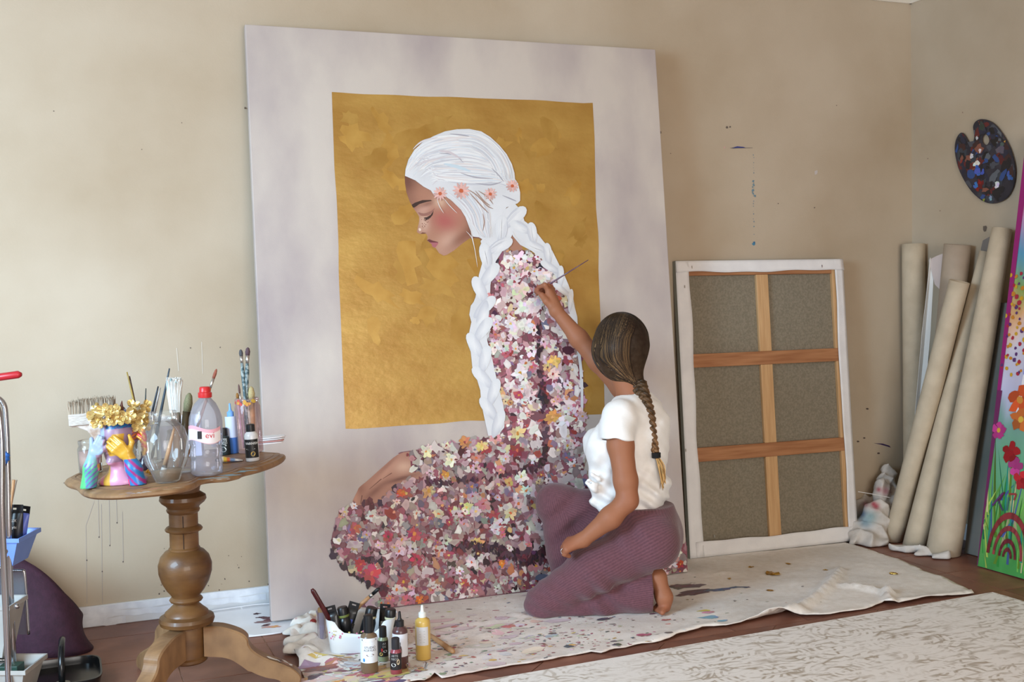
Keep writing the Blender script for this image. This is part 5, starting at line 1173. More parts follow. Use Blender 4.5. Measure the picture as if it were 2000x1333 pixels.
# ---- boxes and paper behind
t = tt_thing('paper_box', 'white and lilac paper box standing behind the jars', 'box', 352, 893, yaw=.1)
m = MB(); m.box((-.07, -.02, 0), (.075, .02, .135)); m.build('box_body', pm('lilac_card', (206, 204, 222), .6, col2=(220, 220, 230), nscale=6), t, bevel=.002)
m = MB(); m.box((-.07, -.0205, .105), (.075, .0205, .1365)); m.build('box_lid', pm('white_card', (232, 232, 236), .6), t, bevel=.002)
t = tt_thing('paper_pad', 'dog-eared paper pad with pink edges at the right end of the table', 'paper', 522, 866, yaw=.2)
for j in range(4):
    m = MB(); q_ = catmull([(-.05, -.03), (.035, -.035), (.055+.003*j, -.01), (.04, .03), (-.05, .035)], 3, True); m.prism([tuple(p) for p in q_], .006*j, .006*j+.004); m.build('sheet', pm('white_card') if j != 1 else pm('pink_card', (214, 160, 156), .7), t)
t = tt_thing('cardboard_box', 'small white carton with purple print behind the black bottle', 'box', 432, 872)
m = MB(); m.box((-.03, -.015, 0), (.03, .015, .055)); m.build('box_body', pm('white_card'), t, bevel=.001)
m = MB(); m.prism(list(map(tuple, blob((0, .03), .014, 12, .1, 1.5))), -.0162, -.0154, plane='xz'); m.build('print', pm('purple_ink', (110, 76, 150), .5), t)
# ================================================================== things on the floor in front
def fl_thing(name, label, cat, px, py, group=None, yaw=0.0, z=.0):
    P = on_floor(px, py, z); return thing(name, label, cat, P, FACE @ Matrix.Rotation(yaw, 4, 'Z'), group)
# ------------------------------------------------------------------ drop cloth
cl_px = [(600, 1212), (566, 1236), (574, 1280), (590, 1325), (600, 1350), (700, 1352), (830, 1334), (848, 1322), (862, 1328), (1000, 1305), (1045, 1299), (1100, 1287), (1155, 1277), (1172, 1279), (1230, 1266), (1290, 1256), (1330, 1243), (1372, 1232), (1430, 1226), (1480, 1215), (1530, 1209), (1575, 1206), (1622, 1204), (1690, 1193), (1728, 1180), (1737, 1184), (1800, 1175), (1860, 1168), (1902, 1163), (1893, 1156), (1862, 1142), (1840, 1131), (1805, 1119), (1760, 1098), (1740, 1091), (1690, 1075), (1650, 1063), (1600, 1058), (1520, 1061)]
cpoly = [on_floor(*p)[:2] for p in cl_px]+[np.array(p) for p in ((2.9, 4.34), (2.5, 4.36), (2.0, 4.33), (1.5, 4.34), (1.0, 4.32), (.86, 4.26))]
cp2 = []
for i, p in enumerate(cpoly):
    q_ = cpoly[(i+1) % len(cpoly)]; n = max(1, int(np.linalg.norm(q_-p)/.02))
    for k in range(n):
        s = p+(q_-p)*k/n; nv = np.array([-(q_-p)[1], (q_-p)[0]])/np.linalg.norm(q_-p); cp2.append(s+nv*(vnoise(np.array([s[0]*22]), np.array([s[1]*22]), 9)[0]-.5)*.010)
cp2 = np.array(cp2)
ridges = [([(1470, 1222), (1540, 1205), (1590, 1175), (1622, 1145), (1640, 1120)], .024, .020), ([(1740, 1183), (1733, 1172), (1736, 1160)], .022, .014), ([(1650, 1150), (1690, 1155), (1735, 1166)], .018, .02), ([(1400, 1236), (1470, 1222), (1520, 1208), (1570, 1200)], .018, .018), ([(1760, 1178), (1830, 1170), (1900, 1160)], .010, .014), ([(1395, 1088), (1420, 1092), (1436, 1110), (1410, 1125)], .008, .016), ([(1010, 1206), (1035, 1215), (990, 1232), (940, 1250)], .010, .02),
          ([(560, 1250), (600, 1230), (640, 1222)], .02, .03), ([(590, 1300), (610, 1268), (640, 1255)], .022, .03), ([(570, 1285), (600, 1290), (660, 1300)], .016, .025), ([(700, 1345), (800, 1330), (850, 1318)], .008, .02), ([(880, 1300), (960, 1285), (1060, 1268)], .006, .02), ([(840, 1240), (940, 1222), (1010, 1212)], .005, .016), ([(1280, 1252), (1360, 1232), (1400, 1225)], .008, .02)]
ridges = [(np.array([on_floor(*p)[:2] for p in r]), hgt, wd) for r, hgt, wd in ridges]
def cloth_z(xy):
    xy = np.atleast_2d(xy); x, y = xy[:, 0], xy[:, 1]
    z = .0035+.004*vnoise(x*7, y*14, 1)+.003*vnoise(x*19, y*26, 2)+.0015*vnoise(x*50, y*60, 4)
    for r, hgt, wd in ridges:
        r2 = catmull(r, 6); a, b_ = r2[:-1], r2[1:]; dm = np.full(len(xy), 9.)
        for i in range(len(a)):
            ab = b_[i]-a[i]; t_ = np.clip(((xy-a[i])@ab)/(ab@ab+1e-12), 0, 1); dm = np.minimum(dm, np.linalg.norm(xy-a[i]-t_[:, None]*ab, axis=1))
        z = z+hgt*np.exp(-(dm/wd)**2)
    under = (y > 4.085-.0294*(x-.69))          # flat below the painting and the stretched canvas
    z = np.where(under, np.minimum(z, .0085), z)
    kn = np.array([on_floor(1160, 1200)[:2]])    # pressed flat under the kneeling woman
    w_ = np.exp(-(((xy-kn)**2)/np.array([.30, .16])**2).sum(1)); return z*(1-w_)+np.minimum(z, .0085)*w_
_gx0, _gy0, _gs = cp2[:, 0].min()-.05, cp2[:, 1].min()-.05, .008
_nx, _ny = int((cp2[:, 0].max()+.05-_gx0)/_gs)+2, int((cp2[:, 1].max()+.05-_gy0)/_gs)+2
_GX, _GY = np.meshgrid(_gx0+np.arange(_nx)*_gs, _gy0+np.arange(_ny)*_gs, indexing='ij'); HG = cloth_z(np.stack([_GX.ravel(), _GY.ravel()], 1)).reshape(_nx, _ny)
def cloth_z(xy):
    xy = np.atleast_2d(xy); a = np.clip((xy[:, 0]-_gx0)/_gs, 0, _nx-1.001); b_ = np.clip((xy[:, 1]-_gy0)/_gs, 0, _ny-1.001); i = a.astype(int); j = b_.astype(int); fa, fb_ = a-i, b_-j
    return HG[i, j]*(1-fa)*(1-fb_)+HG[i+1, j]*fa*(1-fb_)+HG[i, j+1]*(1-fa)*fb_+HG[i+1, j+1]*fa*fb_
vv, ff = fill2d(cp2, .019, .2)
cz = cloth_z(vv); cc = np.tile(lin((238, 232, 225)), (len(vv), 1))*(.9+.16*vnoise(vv[:, 0]*6, vv[:, 1]*6, 8))[:, None]
st = np.clip(1-np.abs(vv[:, 0]-1.2)/1.0, 0, 1)*vnoise(vv[:, 0]*9, vv[:, 1]*9, 11); cc = cc*(1-.35*st[:, None])+lin((196, 150, 140))*.35*st[:, None]
loc = (float(vv[:, 0].mean()), float(vv[:, 1].mean()), 0.0)
dc = thing('drop_cloth', 'long cream canvas drop cloth spattered with paint under the painting', 'drop cloth', loc)
m = MB(); m.add([(p[0], p[1], z) for p, z in zip(vv, cz)], ff, cc); m.build('cloth', pm('canvas_drop_cloth', (206, 196, 180), .9, attr='Col', bump=.15, bscale=240, col2=(246, 244, 241), nscale=40), dc, world=True, smooth=True, solid=.003)
# paint spatter following the folds
m = MB(); k_ = 0
SP = [(176, 70, 80), (196, 120, 130), (90, 50, 58), (140, 60, 66), (214, 170, 80), (110, 120, 100), (230, 226, 222), (84, 84, 110), (180, 150, 150), (206, 190, 170), (150, 40, 60), (60, 50, 54)]
def splat(xy, r, col, asp=1.0, ang=0.0, n=8, irr=.35):
    global k_
    q_ = blob(xy, r, n, irr, asp, ang); k_ += 1; z = cloth_z(np.vstack([q_, np.atleast_2d(xy)]))
    m.add([(p[0], p[1], z[i]+.0021+k_*8e-7) for i, p in enumerate(q_)]+[(xy[0], xy[1], z[-1]+.0022+k_*8e-7)], [(i, (i+1) % n, n) for i in range(n)], lin(np.clip(np.array(col)*.72+np.array((224, 216, 208))*.28+RNG.normal(0, 8, 3), 0, 255)))
def splats(n, pxc, spread, rr, cols, asp=(1, 2.4)):
    for _ in range(n):
        c0 = on_floor(RNG.normal(pxc[0], spread[0]), min(RNG.normal(pxc[1], spread[1]), 1345))[:2]
        if inside([c0], cp2)[0] and c0[1] < 4.12: splat(c0, RNG.uniform(*rr)*RNG.uniform(.4, 1), cols[int(RNG.integers(len(cols)))], RNG.uniform(*asp), RNG.uniform(-.4, .3))
splats(420, (1000, 1245), (140, 34), (.0015, .008), SP); splats(260, (830, 1290), (90, 30), (.002, .009), SP); splats(60, (960, 1240), (120, 30), (.012, .03), [(214, 196, 190), (206, 186, 184), (220, 208, 196)]); splats(160, (680, 1325), (50, 14), (.006, .03), [(206, 186, 170), (190, 160, 150), (160, 70, 70), (90, 60, 60), (226, 220, 214), (196, 160, 80), (150, 130, 130), (60, 50, 60)], (1, 3))
splats(90, (1150, 1260), (100, 20), (.002, .010), SP); splats(70, (1350, 1180), (90, 40), (.002, .006), [(150, 120, 100), (90, 76, 80), (190, 170, 150)])
for px, py, r, asp, c in ((1340, 1152, .028, 2.2, (66, 42, 46)), (1352, 1163, .03, 2.6, (60, 40, 44)), (1330, 1150, .016, 3, (78, 52, 56)), (1410, 1157, .016, 2.4, (62, 78, 128)), (1440, 1153, .013, 2.6, (56, 66, 104)), (1460, 1152, .008, 2, (50, 58, 92)), (1380, 1160, .012, 3, (50, 60, 110)), (1392, 1212, .018, 1.8, (110, 180, 214)), (1385, 1203, .012, 2.0, (214, 130, 150)), (1376, 1199, .010, 2.4, (220, 190, 70)), (1410, 1220, .010, 2.0, (110, 170, 210)), (1303, 1216, .010, 1.6, (196, 70, 60)), (1262, 1247, .013, 2, (160, 60, 90)), (1180, 1215, .014, 2.4, (62, 48, 52)), (1110, 1268, .010, 1.4, (60, 60, 66)), (1205, 1266, .010, 1.5, (44, 48, 50)), (1080, 1243, .009, 1.6, (84, 56, 62)), (990, 1233, .014, 1.6, (190, 96, 100)), (770, 1322, .035, 2.2, (196, 158, 66)), (745, 1316, .026, 2, (184, 150, 76)), (712, 1300, .03, 1.8, (196, 196, 194)), (650, 1330, .03, 2, (214, 190, 180)), (700, 1282, .018, 3, (120, 96, 96)), (620, 1312, .02, 4, (110, 52, 48)), (690, 1335, .03, 1.5, (214, 196, 150)), (716, 1327, .016, 1.4, (170, 44, 80)), (655, 1340, .015, 2, (206, 130, 50))):
    c0 = on_floor(px, py)[:2]
    for j in range(6): splat(c0+RNG.normal(0, r*.5, 2)*np.array([asp*.6, .6]), r*RNG.uniform(.4, .9), c, asp*RNG.uniform(.7, 1.2), RNG.uniform(-.15, .1), 10, .45)
o = m.build('paint_spatter', pm('dry_paint'), dc, world=True); o['kind'] = 'stuff'
M_lf = pm('gold_flake', (206, 166, 84), .28, .9)
gl = [(1034, 0, 0)]
for px, py, r, txt in ((1507, 1128, .022, 'largest crumpled gold leaf scrap, by the stretched canvas'), (1745, 1127, .016, 'crumpled gold leaf scrap near the right end of the cloth'), (1540, 1107, .010, 'thin gold leaf sliver close to the canvas back'), (1468, 1114, .009, 'small gold leaf flake left of the big scrap'), (1424, 1137, .008, 'tiny gold flake nearest the dark paint stain'), (1503, 1160, .010, 'gold leaf flake in front of the big scrap'), (1612, 1119, .008, 'small gold leaf flake in the middle right of the cloth'), (640, 1217, .012, 'gold leaf scrap beside the lilac cup')):
    c0 = on_floor(px, py)[:2]; z = cloth_z(c0)[0]+.003; t = thing('gold_leaf_scrap', txt, 'gold leaf', (c0[0], c0[1], z), group='gold leaf scraps on the cloth'); m = MB()
    for j in range(9):
        q_ = blob(RNG.normal(0, r*.4, 2), r*RNG.uniform(.3, .6), 6, .5, 1.6, RNG.uniform(0, 3)); m.add([(p[0], p[1], RNG.uniform(0, r*.35)) for p in q_], [(0, 1, 2), (0, 2, 3), (0, 3, 4), (0, 4, 5)])
    m.build('leaf_fold', M_lf, t, solid=.0004)
# ------------------------------------------------------------------ white mixing tray under the painting corner
tp = [on_plane(405, 1190, 1, 4.402), on_plane(527, 1184, 1, 4.404), on_floor(592, 1212, .004), on_floor(548, 1239, .002), on_floor(470, 1239, .002), on_floor(398, 1222, .004)]
A0, B0, C0, D0 = tp[5]*.5+tp[4]*.5, tp[0], tp[1], tp[3]
org = np.array([.80, 4.03, .002]); ux = np.array([-1, 0, 0.]); 
t = thing('mixing_tray', 'white plastic tray with smeared paint half under the painting', 'tray', (.63, 4.2, 0))
zt = lambda y: .0022+max(0, (y-4.30))*.10
tout = catmull([(.46, 4.07), (.47, 4.30), (.50, 4.38), (.58, 4.392), (.70, 4.395), (.78, 4.35), (.81, 4.16), (.76, 4.06), (.70, 4.02), (.56, 4.03)], 4, True)
vv, ff = fill2d(tout, .03); m = MB(); m.add([(p[0], p[1], zt(p[1])) for p in vv], ff); m.build('tray_base', pm('white_gloss_plastic', (232, 232, 236), .18, coat=.3), t, world=True, smooth=True, solid=.003)
m = MB(); ring = [(p[0], p[1], zt(p[1])+.002) for p in tout]+[(*tout[0], zt(tout[0][1])+.002)]; m.tube(ring, .0035, 6); m.build('rim', pm('white_gloss_plastic'), t, world=True, smooth=True)
m = MB(); kk = 0
for px, py, r, asp, c in ((502, 1200, .010, 1.6, (60, 26, 36)), (512, 1206, .012, 2, (84, 48, 56)), (520, 1208, .012, 1.5, (110, 70, 74)), (515, 1216, .016, 2.4, (140, 110, 112)), (526, 1212, .014, 1.5, (116, 66, 72)), (528, 1225, .016, 2, (206, 150, 136)), (538, 1224, .012, 1.6, (214, 160, 110)), (520, 1222, .010, 2, (96, 60, 64))):
    for j in range(4):
        c0 = on_floor(px, py, .004)[:2]+RNG.normal(0, r*.4, 2); q_ = blob(c0, r*RNG.uniform(.4, .9), 9, .45, asp, RNG.uniform(-.5, .2)); kk += 1; m.add([(p[0], p[1], zt(p[1])+.0018+kk*2e-5) for p in q_], [tuple(range(9))], lin(c))
m.build('paint_smear', pm('dry_paint'), t, world=True)['kind'] = 'stuff'
# ------------------------------------------------------------------ crumpled rag at the left end of the cloth
rg_c = on_floor(588, 1262)[:2]
v = Vol()
for px, py, r, h_ in ((572, 1240, .05, .012), (600, 1225, .055, .02), (590, 1262, .06, .022), (612, 1246, .05, .026), (578, 1278, .045, .015), (606, 1282, .045, .018), (622, 1212, .045, .016)):
    P = on_floor(px, py); v.ell(np.array([P[0], P[1], h_*.7]), (r, r*.9, h_+.012), None, .03)
def rag_post(P, d):
    x, y = P[:, 0], P[:, 1]; d = d+.016*np.abs(np.sin(x*26-y*14+np.sin(y*24)*1.6))+.008*np.abs(np.sin(y*44+x*22+np.sin(x*30)))-.008; return np.maximum(d, .006-P[:, 2])
v.cut(rag_post); V, Fq = v.mesh(.0055)
t = thing('crumpled_rag', 'heap of crumpled cream cloth left of the white paint bin', 'rag', (*rg_c, .006)); cc = np.tile(lin((224, 219, 212)), (len(V), 1)); 
for k in range(26): i = int(RNG.integers(len(V))); w_ = np.exp(-((V-V[i])**2).sum(1)/RNG.uniform(.004, .012)**2)[:, None]*.8; cc = cc*(1-w_)+lin(SP[k % len(SP)])*w_
vol_obj('cloth_folds', V, Fq, pm('canvas_drop_cloth'), t, (*rg_c, .006), cc, relax=2)
# ------------------------------------------------------------------ white bin of paint tubes
BPX = (703, 1279); t = fl_thing('paint_bin', 'white plastic bin crammed with black paint tubes, on the drop cloth', 'bin', *BPX, z=.010)
BDp = float(CM[2]@(on_floor(*BPX, .01)-CP)); sb = BDp/F
m = MB(); W2, D2, Hh = 68*sb, .070, .112
nx = 40; V = []; ring_out = []
for k in range(nx):
    a = 2*math.pi*k/nx; c_, s_2 = math.cos(a), math.sin(a); ex = .45
    ring_out.append((math.copysign(abs(c_)**ex, c_), math.copysign(abs(s_2)**ex, s_2)))
lv = []
for zf, sc in ((0, .86), (.03, .9), (.5, .95), (1.0, 1.0)):
    for c_, s_2 in ring_out:
        top_h = Hh*(1-.40*max(0, -s_2)*max(0, 1-(abs(c_)/.72)**4)) if zf > .9 else Hh*zf*(1 if zf < .6 else 1)
        lv.append((W2*sc*c_, D2*sc*s_2+D2, max(min(top_h, Hh), 0)*1.0))
m.add(lv, [(i*nx+k, i*nx+(k+1) % nx, (i+1)*nx+(k+1) % nx, (i+1)*nx+k) for i in range(3) for k in range(nx)]+[tuple(range(nx))[::-1]])
m.build('bin_body', pm('white_plastic'), t, smooth=True, solid=.0028)
m = MB()
for j in range(16):
    a = RNG.uniform(-.9, .2); q_ = blob((0, 0), RNG.uniform(.0015, .004), 7, .4); x0 = W2*.95*a; m.add([(x0+p[0], D2*(1-.975)-.002, .05+RNG.uniform(0, .03)*0+.012*math.sin(j*2.3)+p[1]+.018) for p in q_], [tuple(range(7))], lin((206, 120, 150) if j % 3 else (196, 180, 110)))
m.build('paint_speck', pm('dry_paint'), t)
M_tubeb = pm('black_tube', (26, 26, 28), .35, coat=.2)
def tube_tab(px, py, label, w=.038, h=.12, lean=0.0, d=.07, body=M_tubeb, lab=(120, 120, 120), tabhole=True):
    """flat-crimped paint tube standing cap down, hanging tab up"""
    P = at(px, py, BDp+d); M = FACE @ Matrix.Rotation(lean, 4, 'Y'); t = thing('paint_tube', label, 'paint tube', P, M, 'paint tubes in the white bin')
    m = MB(); V = []
    for z, wx, ty in ((-h, .012, .012), (-h*.92, .016, .015), (-h*.85, w*.46, .015), (-h*.5, w*.48, .012), (-.02, w*.5, .004), (0, w*.5, .0012)):
        for k in range(14): a = 2*math.pi*k/14; V.append((wx*math.cos(a), ty*math.sin(a), z))
    m.add(V, [(i*14+k, i*14+(k+1) % 14, (i+1)*14+(k+1) % 14, (i+1)*14+k) for i in range(5) for k in range(14)]+[tuple(range(14)), tuple(5*14+k for k in range(14))]); m.build('tube_body', body, t, smooth=True)
    if tabhole:
        m = MB(); o_ = [(-w*.5, -.002), (w*.5, -.002), (w*.5, .02), (-w*.5, .02)]; i_ = [(-.007, .008), (.007, .008), (.007, .013), (-.007, .013)]
        for y in (-.0006, .0006): m.add([(p[0], y, p[1]) for p in o_+i_], [(0, 1, 5, 4), (1, 2, 6, 5), (2, 3, 7, 6), (3, 0, 4, 7)])
        m.build('hang_tab', body, t)
    m = MB(); m.box((-w*.3, -.0125, -h*.42), (w*.28, -.0115, -h*.30)); m.build('label', pm('label_%d_%d_%d' % lab, lab, .5), t)
    return t
tube_tab(646, 1196, 'black paint tube with slotted hang tab, leftmost in the white bin', .040, .11, -.25, .03)
tube_tab(690, 1188, 'black paint tube with pointed tab in the middle of the bin', .036, .12, .3, .06, lab=(60, 70, 130))
tube_tab(752, 1192, 'black paint tube at the back right of the bin', .036, .12, .1, .09, lab=(200, 200, 196))
tube_tab(680, 1216, 'black tube with an orange dab lying low in the bin front', .045, .05, .3, .055, lab=(214, 130, 50), tabhole=False)
def up_bottle(px, py, label, R, H, lean, d, ringc=(206, 196, 150)):
    P = at(px, py, BDp+d); t = thing('paint_bottle', label, 'bottle', P, FACE @ Matrix.Rotation(lean, 4, 'Y'), 'paint bottles in the white bin')
    m = MB(); m.lathe([(R*.7, -H), (R, -H+.004), (R, -.05), (R*.8, -.036), (R*.62, -.032)], 20); m.build('bottle_body', M_tubeb, t, smooth=True)
    m = MB(); m.lathe([(R*.86, -.034), (R*.9, -.030), (R*.86, -.026)], 20, cap=False); m.build('seal_ring', pm('ring_%d_%d_%d' % ringc, ringc, .5), t, smooth=True)
    m = MB(); m.lathe([(R*.82, -.028), (R*.82, -.004), (R*.7, 0), (.0005, .0008)], 20); m.build('cap', M_black, t, angle=40)
up_bottle(668, 1186, 'round black capped bottle with olive ring, left in the bin', .022, .10, -.15, .05, (110, 120, 60))
up_bottle(727, 1187, 'round black capped bottle with cream ring in the middle of the bin', .024, .10, .25, .05, (196, 186, 150))
up_bottle(763, 1190, 'black capped bottle with cream shoulder, rightmost in the bin', .022, .09, .05, .04, (206, 200, 160))
M_mar = pm('maroon_lacquer', (84, 30, 30), .35, col2=(64, 20, 22), nscale=40)
t = thing('paintbrush', 'maroon flat brush handle sticking up left out of the white bin', 'paintbrush', at(648, 1225, BDp+.03)); m = MB(); m.tube([at(655, 1235, BDp+.04), at(632, 1190, BDp+.02), at(612, 1156, BDp), at(609, 1151, BDp)], [.008, .0085, .0085, .005], 10, flat=(FW, .5)); m.build('handle', M_mar, t, world=True, smooth=True); m = MB(); m.tube([at(655, 1235, BDp+.04), at(662, 1250, BDp+.05)], [.0085, .010], 8); m.build('ferrule', M_steel, t, world=True)
t = thing('paintbrush', 'wooden brush with glossy black end slanting right out of the bin', 'paintbrush', at(698, 1184, BDp+.06)); m = MB(); m.tube([at(690, 1200, BDp+.08), at(706, 1180, BDp+.08), at(722, 1166, BDp+.075)], [.006, .0065, .0062], 10); m.build('handle', pm('pale_wood'), t, world=True, smooth=True); m = MB(); m.tube([at(722, 1166, BDp+.075), at(728, 1161, BDp+.074)], .0066, 10); m.build('collar', M_steel, t, world=True, smooth=True); m = MB(); m.tube([at(728, 1161, BDp+.074), at(738, 1152, BDp+.07), at(741, 1149, BDp+.07)], [.0066, .0066, .003], 10); m.build('handle_tip', M_black, t, world=True, smooth=True)
t = fl_thing('plastic_cup', 'translucent lilac plastic cup with a sponge left of the white bin', 'cup', 629, 1254, z=.012); jar('cup_wall', t, [(.012, 0), (.0135, .002), (.016, .09), (.018, .104), (.0185, .106)], glass('lilac_plastic', (196, 192, 214), .2, .8)); m = MB(); m.box((-.011, -.008, .06), (.012, .010, .118)); m.build('sponge', pm('tan_sponge', (176, 146, 104), .9, col2=(150, 120, 84), nscale=80), t, bevel=.002)
t = fl_thing('paint_blob', 'glossy red paint blob on the cloth beside the lilac cup', 'paint blob', 611, 1218, z=.02); m = MB(); m.lathe([(.001, 0), (.012, .001), (.0145, .007), (.010, .014), (.001, .017)], 16); m.build('blob_skin', pm('wet_red', (140, 36, 34), .12, coat=.5), t, smooth=True)
# ------------------------------------------------------------------ loose bottles on the cloth
def fb(name, label, cat, px, py, group): return fl_thing(name, label, cat, px, py, group, z=.011)
GB = 'paint bottles standing on the cloth'
S_ = BDp/F
M_lblue = pm('blue_ink', (70, 140, 206), .5); M_brown = pm('brown_ink', (96, 58, 50), .5); M_dred = pm('red_mark', (170, 40, 40), .5)
craft_bottle('paint_bottle', 'large brown acrylic paint bottle with black cap and wide white label', (722, 1312), .0275, .182, (112, 92, 70), (24, 24, 26), (.19, .62, (222, 226, 232)), [('STUDIO', .0105, .46, M_kink, .25), ('ACRYLICS', .0095, .41, M_kink, .25)], cap_r=.56, cap_h=.30, maker=fb, group=GB, extra=((.33, .004, 3.2, M_brown, .25), (.59, .0065, 4.0, M_kink, .15), (.59, .009, 1, 'Pebeo', .25), (.24, .006, .7, M_lblue, -.5)))
craft_bottle('craft_paint_bottle', 'green craft paint bottle with black label and flower mark behind the brown bottle', (749, 1290), .0172, .112, (128, 136, 104), (24, 24, 26), (.14, .60, (30, 28, 28)), [('AR', .010, .52, M_grey, .35), ('DE', .010, .43, M_grey, .35)], cap_r=.72, cap_h=.30, maker=fb, group=GB, extra=((.22, .0055, 1, M_gmark, -.3), (.34, .006, .5, M_dred, -.1), (.30, .004, 1.6, M_wink, .5)))
craft_bottle('paint_bottle', 'maroon brown bottle with pointed nozzle and white and black label', (783, 1304), .0245, .182, (84, 54, 54), (26, 24, 28), (.22, .62, (214, 214, 220)), [('|', .03, .42, M_kink, .1)], cap_r=.55, cap_h=.26, nozzle=True, maker=fb, group=GB, extra=((.42, .022, .35, pm('black_ink2', (32, 28, 30), .5), -.75), (.33, .016, .22, M_brown, .15)))
craft_bottle('craft_paint_bottle', 'small red craft paint bottle with black label, frontmost of the group', (774, 1316), .0182, .114, (140, 62, 72), (40, 38, 42), (.14, .60, (36, 30, 32)), [('ARTE', .0095, .53, M_grey, -.1), ('DECO', .009, .44, M_grey, -.1)], cap_r=.72, cap_h=.30, maker=fb, group=GB, extra=((.28, .0055, 1.5, M_wink, -.35), (.36, .009, .55, pm('cream_mark', (206, 184, 150), .5), .5)))
craft_bottle('glue_bottle', 'yellow ochre bottle with white pointed nozzle standing apart on the cloth', (827, 1287), .0250, .178, (206, 170, 88), (226, 228, 222), (.28, .62, (206, 204, 204)), [], cap_r=.5, cap_h=.22, nozzle=True, maker=fb, group=GB, sw=.62, extra=((.54, .0016, 6, M_grey, 0), (.49, .0016, 6.5, M_grey, 0), (.44, .0016, 6, M_grey, 0), (.39, .0016, 6.5, M_grey, 0), (.34, .0016, 5, M_grey, 0)))
a_, b_ = on_floor(846, 1246, .02), on_floor(886, 1274, .018)
t = thing('wooden_stick', 'pale wooden brush handle lying behind the ochre bottle', 'stick', (a_+b_)/2); m = MB(); d_ = unit(b_-a_); m.tube([a_-d_*.05, a_, b_-d_*.01, b_], [.006, .0085, .0095, .006], 10); m.build('stick_body', pm('pale_wood'), t, world=True, smooth=True)
t = fl_thing('plastic_dish', 'clear plastic dish with dried paint among the bottles', 'dish', 815, 1311, z=.012); jar('dish_wall', t, [(.024, 0), (.028, .002), (.034, .018), (.036, .020)], G_clear, .0012); m = MB()
for j in range(12): q_ = blob(RNG.normal(0, .009, 2), RNG.uniform(.004, .01), 8, .4); m.add([(p[0], p[1], .002+j*1e-4) for p in q_], [tuple(range(8))], lin([(196, 150, 70), (120, 84, 60), (206, 130, 60), (216, 212, 204), (160, 60, 80)][j % 5]))
m.build('dried_paint', pm('dry_paint'), t)

# ================================================================== left edge: trolley, mat, black tray
TD_ = 3.42; T = lambda x, y, d=0: at(x, y, TD_+d)
M_chrome = pm('chrome', (176, 176, 180), .18, .95); M_gbin = pm('grey_plastic', (176, 172, 166), .5, col2=(160, 156, 150), nscale=10); M_bbin = pm('blue_plastic', (112, 142, 214), .4, col2=(100, 130, 204), nscale=8)
bx_ = T(-40, 1380); t = thing('storage_trolley', 'chrome tube trolley with plastic bins at the left edge', 'trolley', (bx_[0], bx_[1], 0))
def post(path, r): 
    m = MB(); m.tube(catmull(path, 6), r, 12); m.build('post', M_chrome, t, world=True, smooth=True)
flz = lambda P: np.array([P[0], P[1], 0.0])
p0 = T(4, 1010, -.12); post([flz(p0), p0-UP*.3, p0, T(3, 860, -.12), T(-8, 790, -.12), T(-40, 770, -.12)], .0095)
p1 = T(18, 1130); post([flz(T(20, 1130)), T(19, 1100), T(16, 950), T(12, 830), T(4, 785), T(-30, 770)], .0085)
post([flz(T(-86, 1130, .02)), T(-86, 1100, .02), T(-86, 850, .02), T(-70, 785, .02), T(-30, 770, .0)], .0085); post([flz(T(-86, 1130, .2)), T(-86, 1100, .2), T(-86, 850, .2), T(-80, 790, .2), T(-60, 772, .1), T(-30, 770, .0)], .0085)
for _y, _d in ((1110, 0), (1290, -.02)):
    m = MB(); m.tube([T(-86, _y, .02), T(18, _y, .0)], .005, 8); m.build('shelf_rail', M_chrome, t, world=True, smooth=True)
m = MB(); m.tube([T(-60, 748), T(0, 737), T(36, 732), T(42, 732)], [.0115, .0115, .0115, .006], 12); m.build('handle', pm('red_grip', (176, 36, 44), .35), t, world=True, smooth=True)
m = MB(); m.tube([T(-58, 748), T(-58, 790), T(-30, 790)], .006, 8); m.build('handle_bracket', M_chrome, t, world=True, smooth=True)
m = MB(); Mb = None
def bin_(name, top_px, bot_px, dz, mat, d, wall=.003):
    """open tapered box; *_px = (x0, x1, y)"""
    m = MB(); x0, x1, y = top_px; u0, u1, yb = bot_px; a = [T(x0, y, d), T(x1, y, d), T(x1, y, d)+FW*dz, T(x0, y, d)+FW*dz]; b_ = [T(u0, yb, d+.02), T(u1, yb, d+.02), T(u1, yb, d+.02)+FW*(dz-.04), T(u0, yb, d+.02)+FW*(dz-.04)]
    c0 = sum(a)/4; lip = [c0+(p-c0)*1.06+UP*.002 for p in a]; lip2 = [p-UP*.012 for p in lip]
    m.add(b_+a+lip+lip2, [(0, 1, 2, 3)]+[(i, (i+1) % 4, 4+(i+1) % 4, 4+i) for i in range(4)]+[(4+i, 4+(i+1) % 4, 8+(i+1) % 4, 8+i) for i in range(4)]+[(8+i, 8+(i+1) % 4, 12+(i+1) % 4, 12+i) for i in range(4)])
    o = m.build(name, mat, t, world=True, solid=wall); o.modifiers[0].offset = 0; return o
bin_('blue_bin', (-90, 34, 1054), (-80, 24, 1106), .15, M_bbin, -.02)
bin_('grey_bin', (-90, 16, 1186), (-85, 4, 1285), .12, M_gbin, -.06)
bin_('white_bin', (-90, 46, 1312), (-85, 40, 1360), .15, M_gbin, -.10)
m = MB(); m.tube(catmull([T(8, 1116, .08), T(40, 1115, .08), T(48, 1122, .08), T(52, 1180, .08), T(56, 1240, .08)], 5), .0045, 8); m.build('rail', M_chrome, t, world=True, smooth=True)
m = MB()
for px, py in ((10, 1078), (33, 1185)): m.lathe([(.0005, -.008), (.006, -.006), (.0085, 0), (.006, .006), (.0005, .008)], 12, T(px, py, -.09))
m.build('bolt', M_chrome, t, world=True, smooth=True)
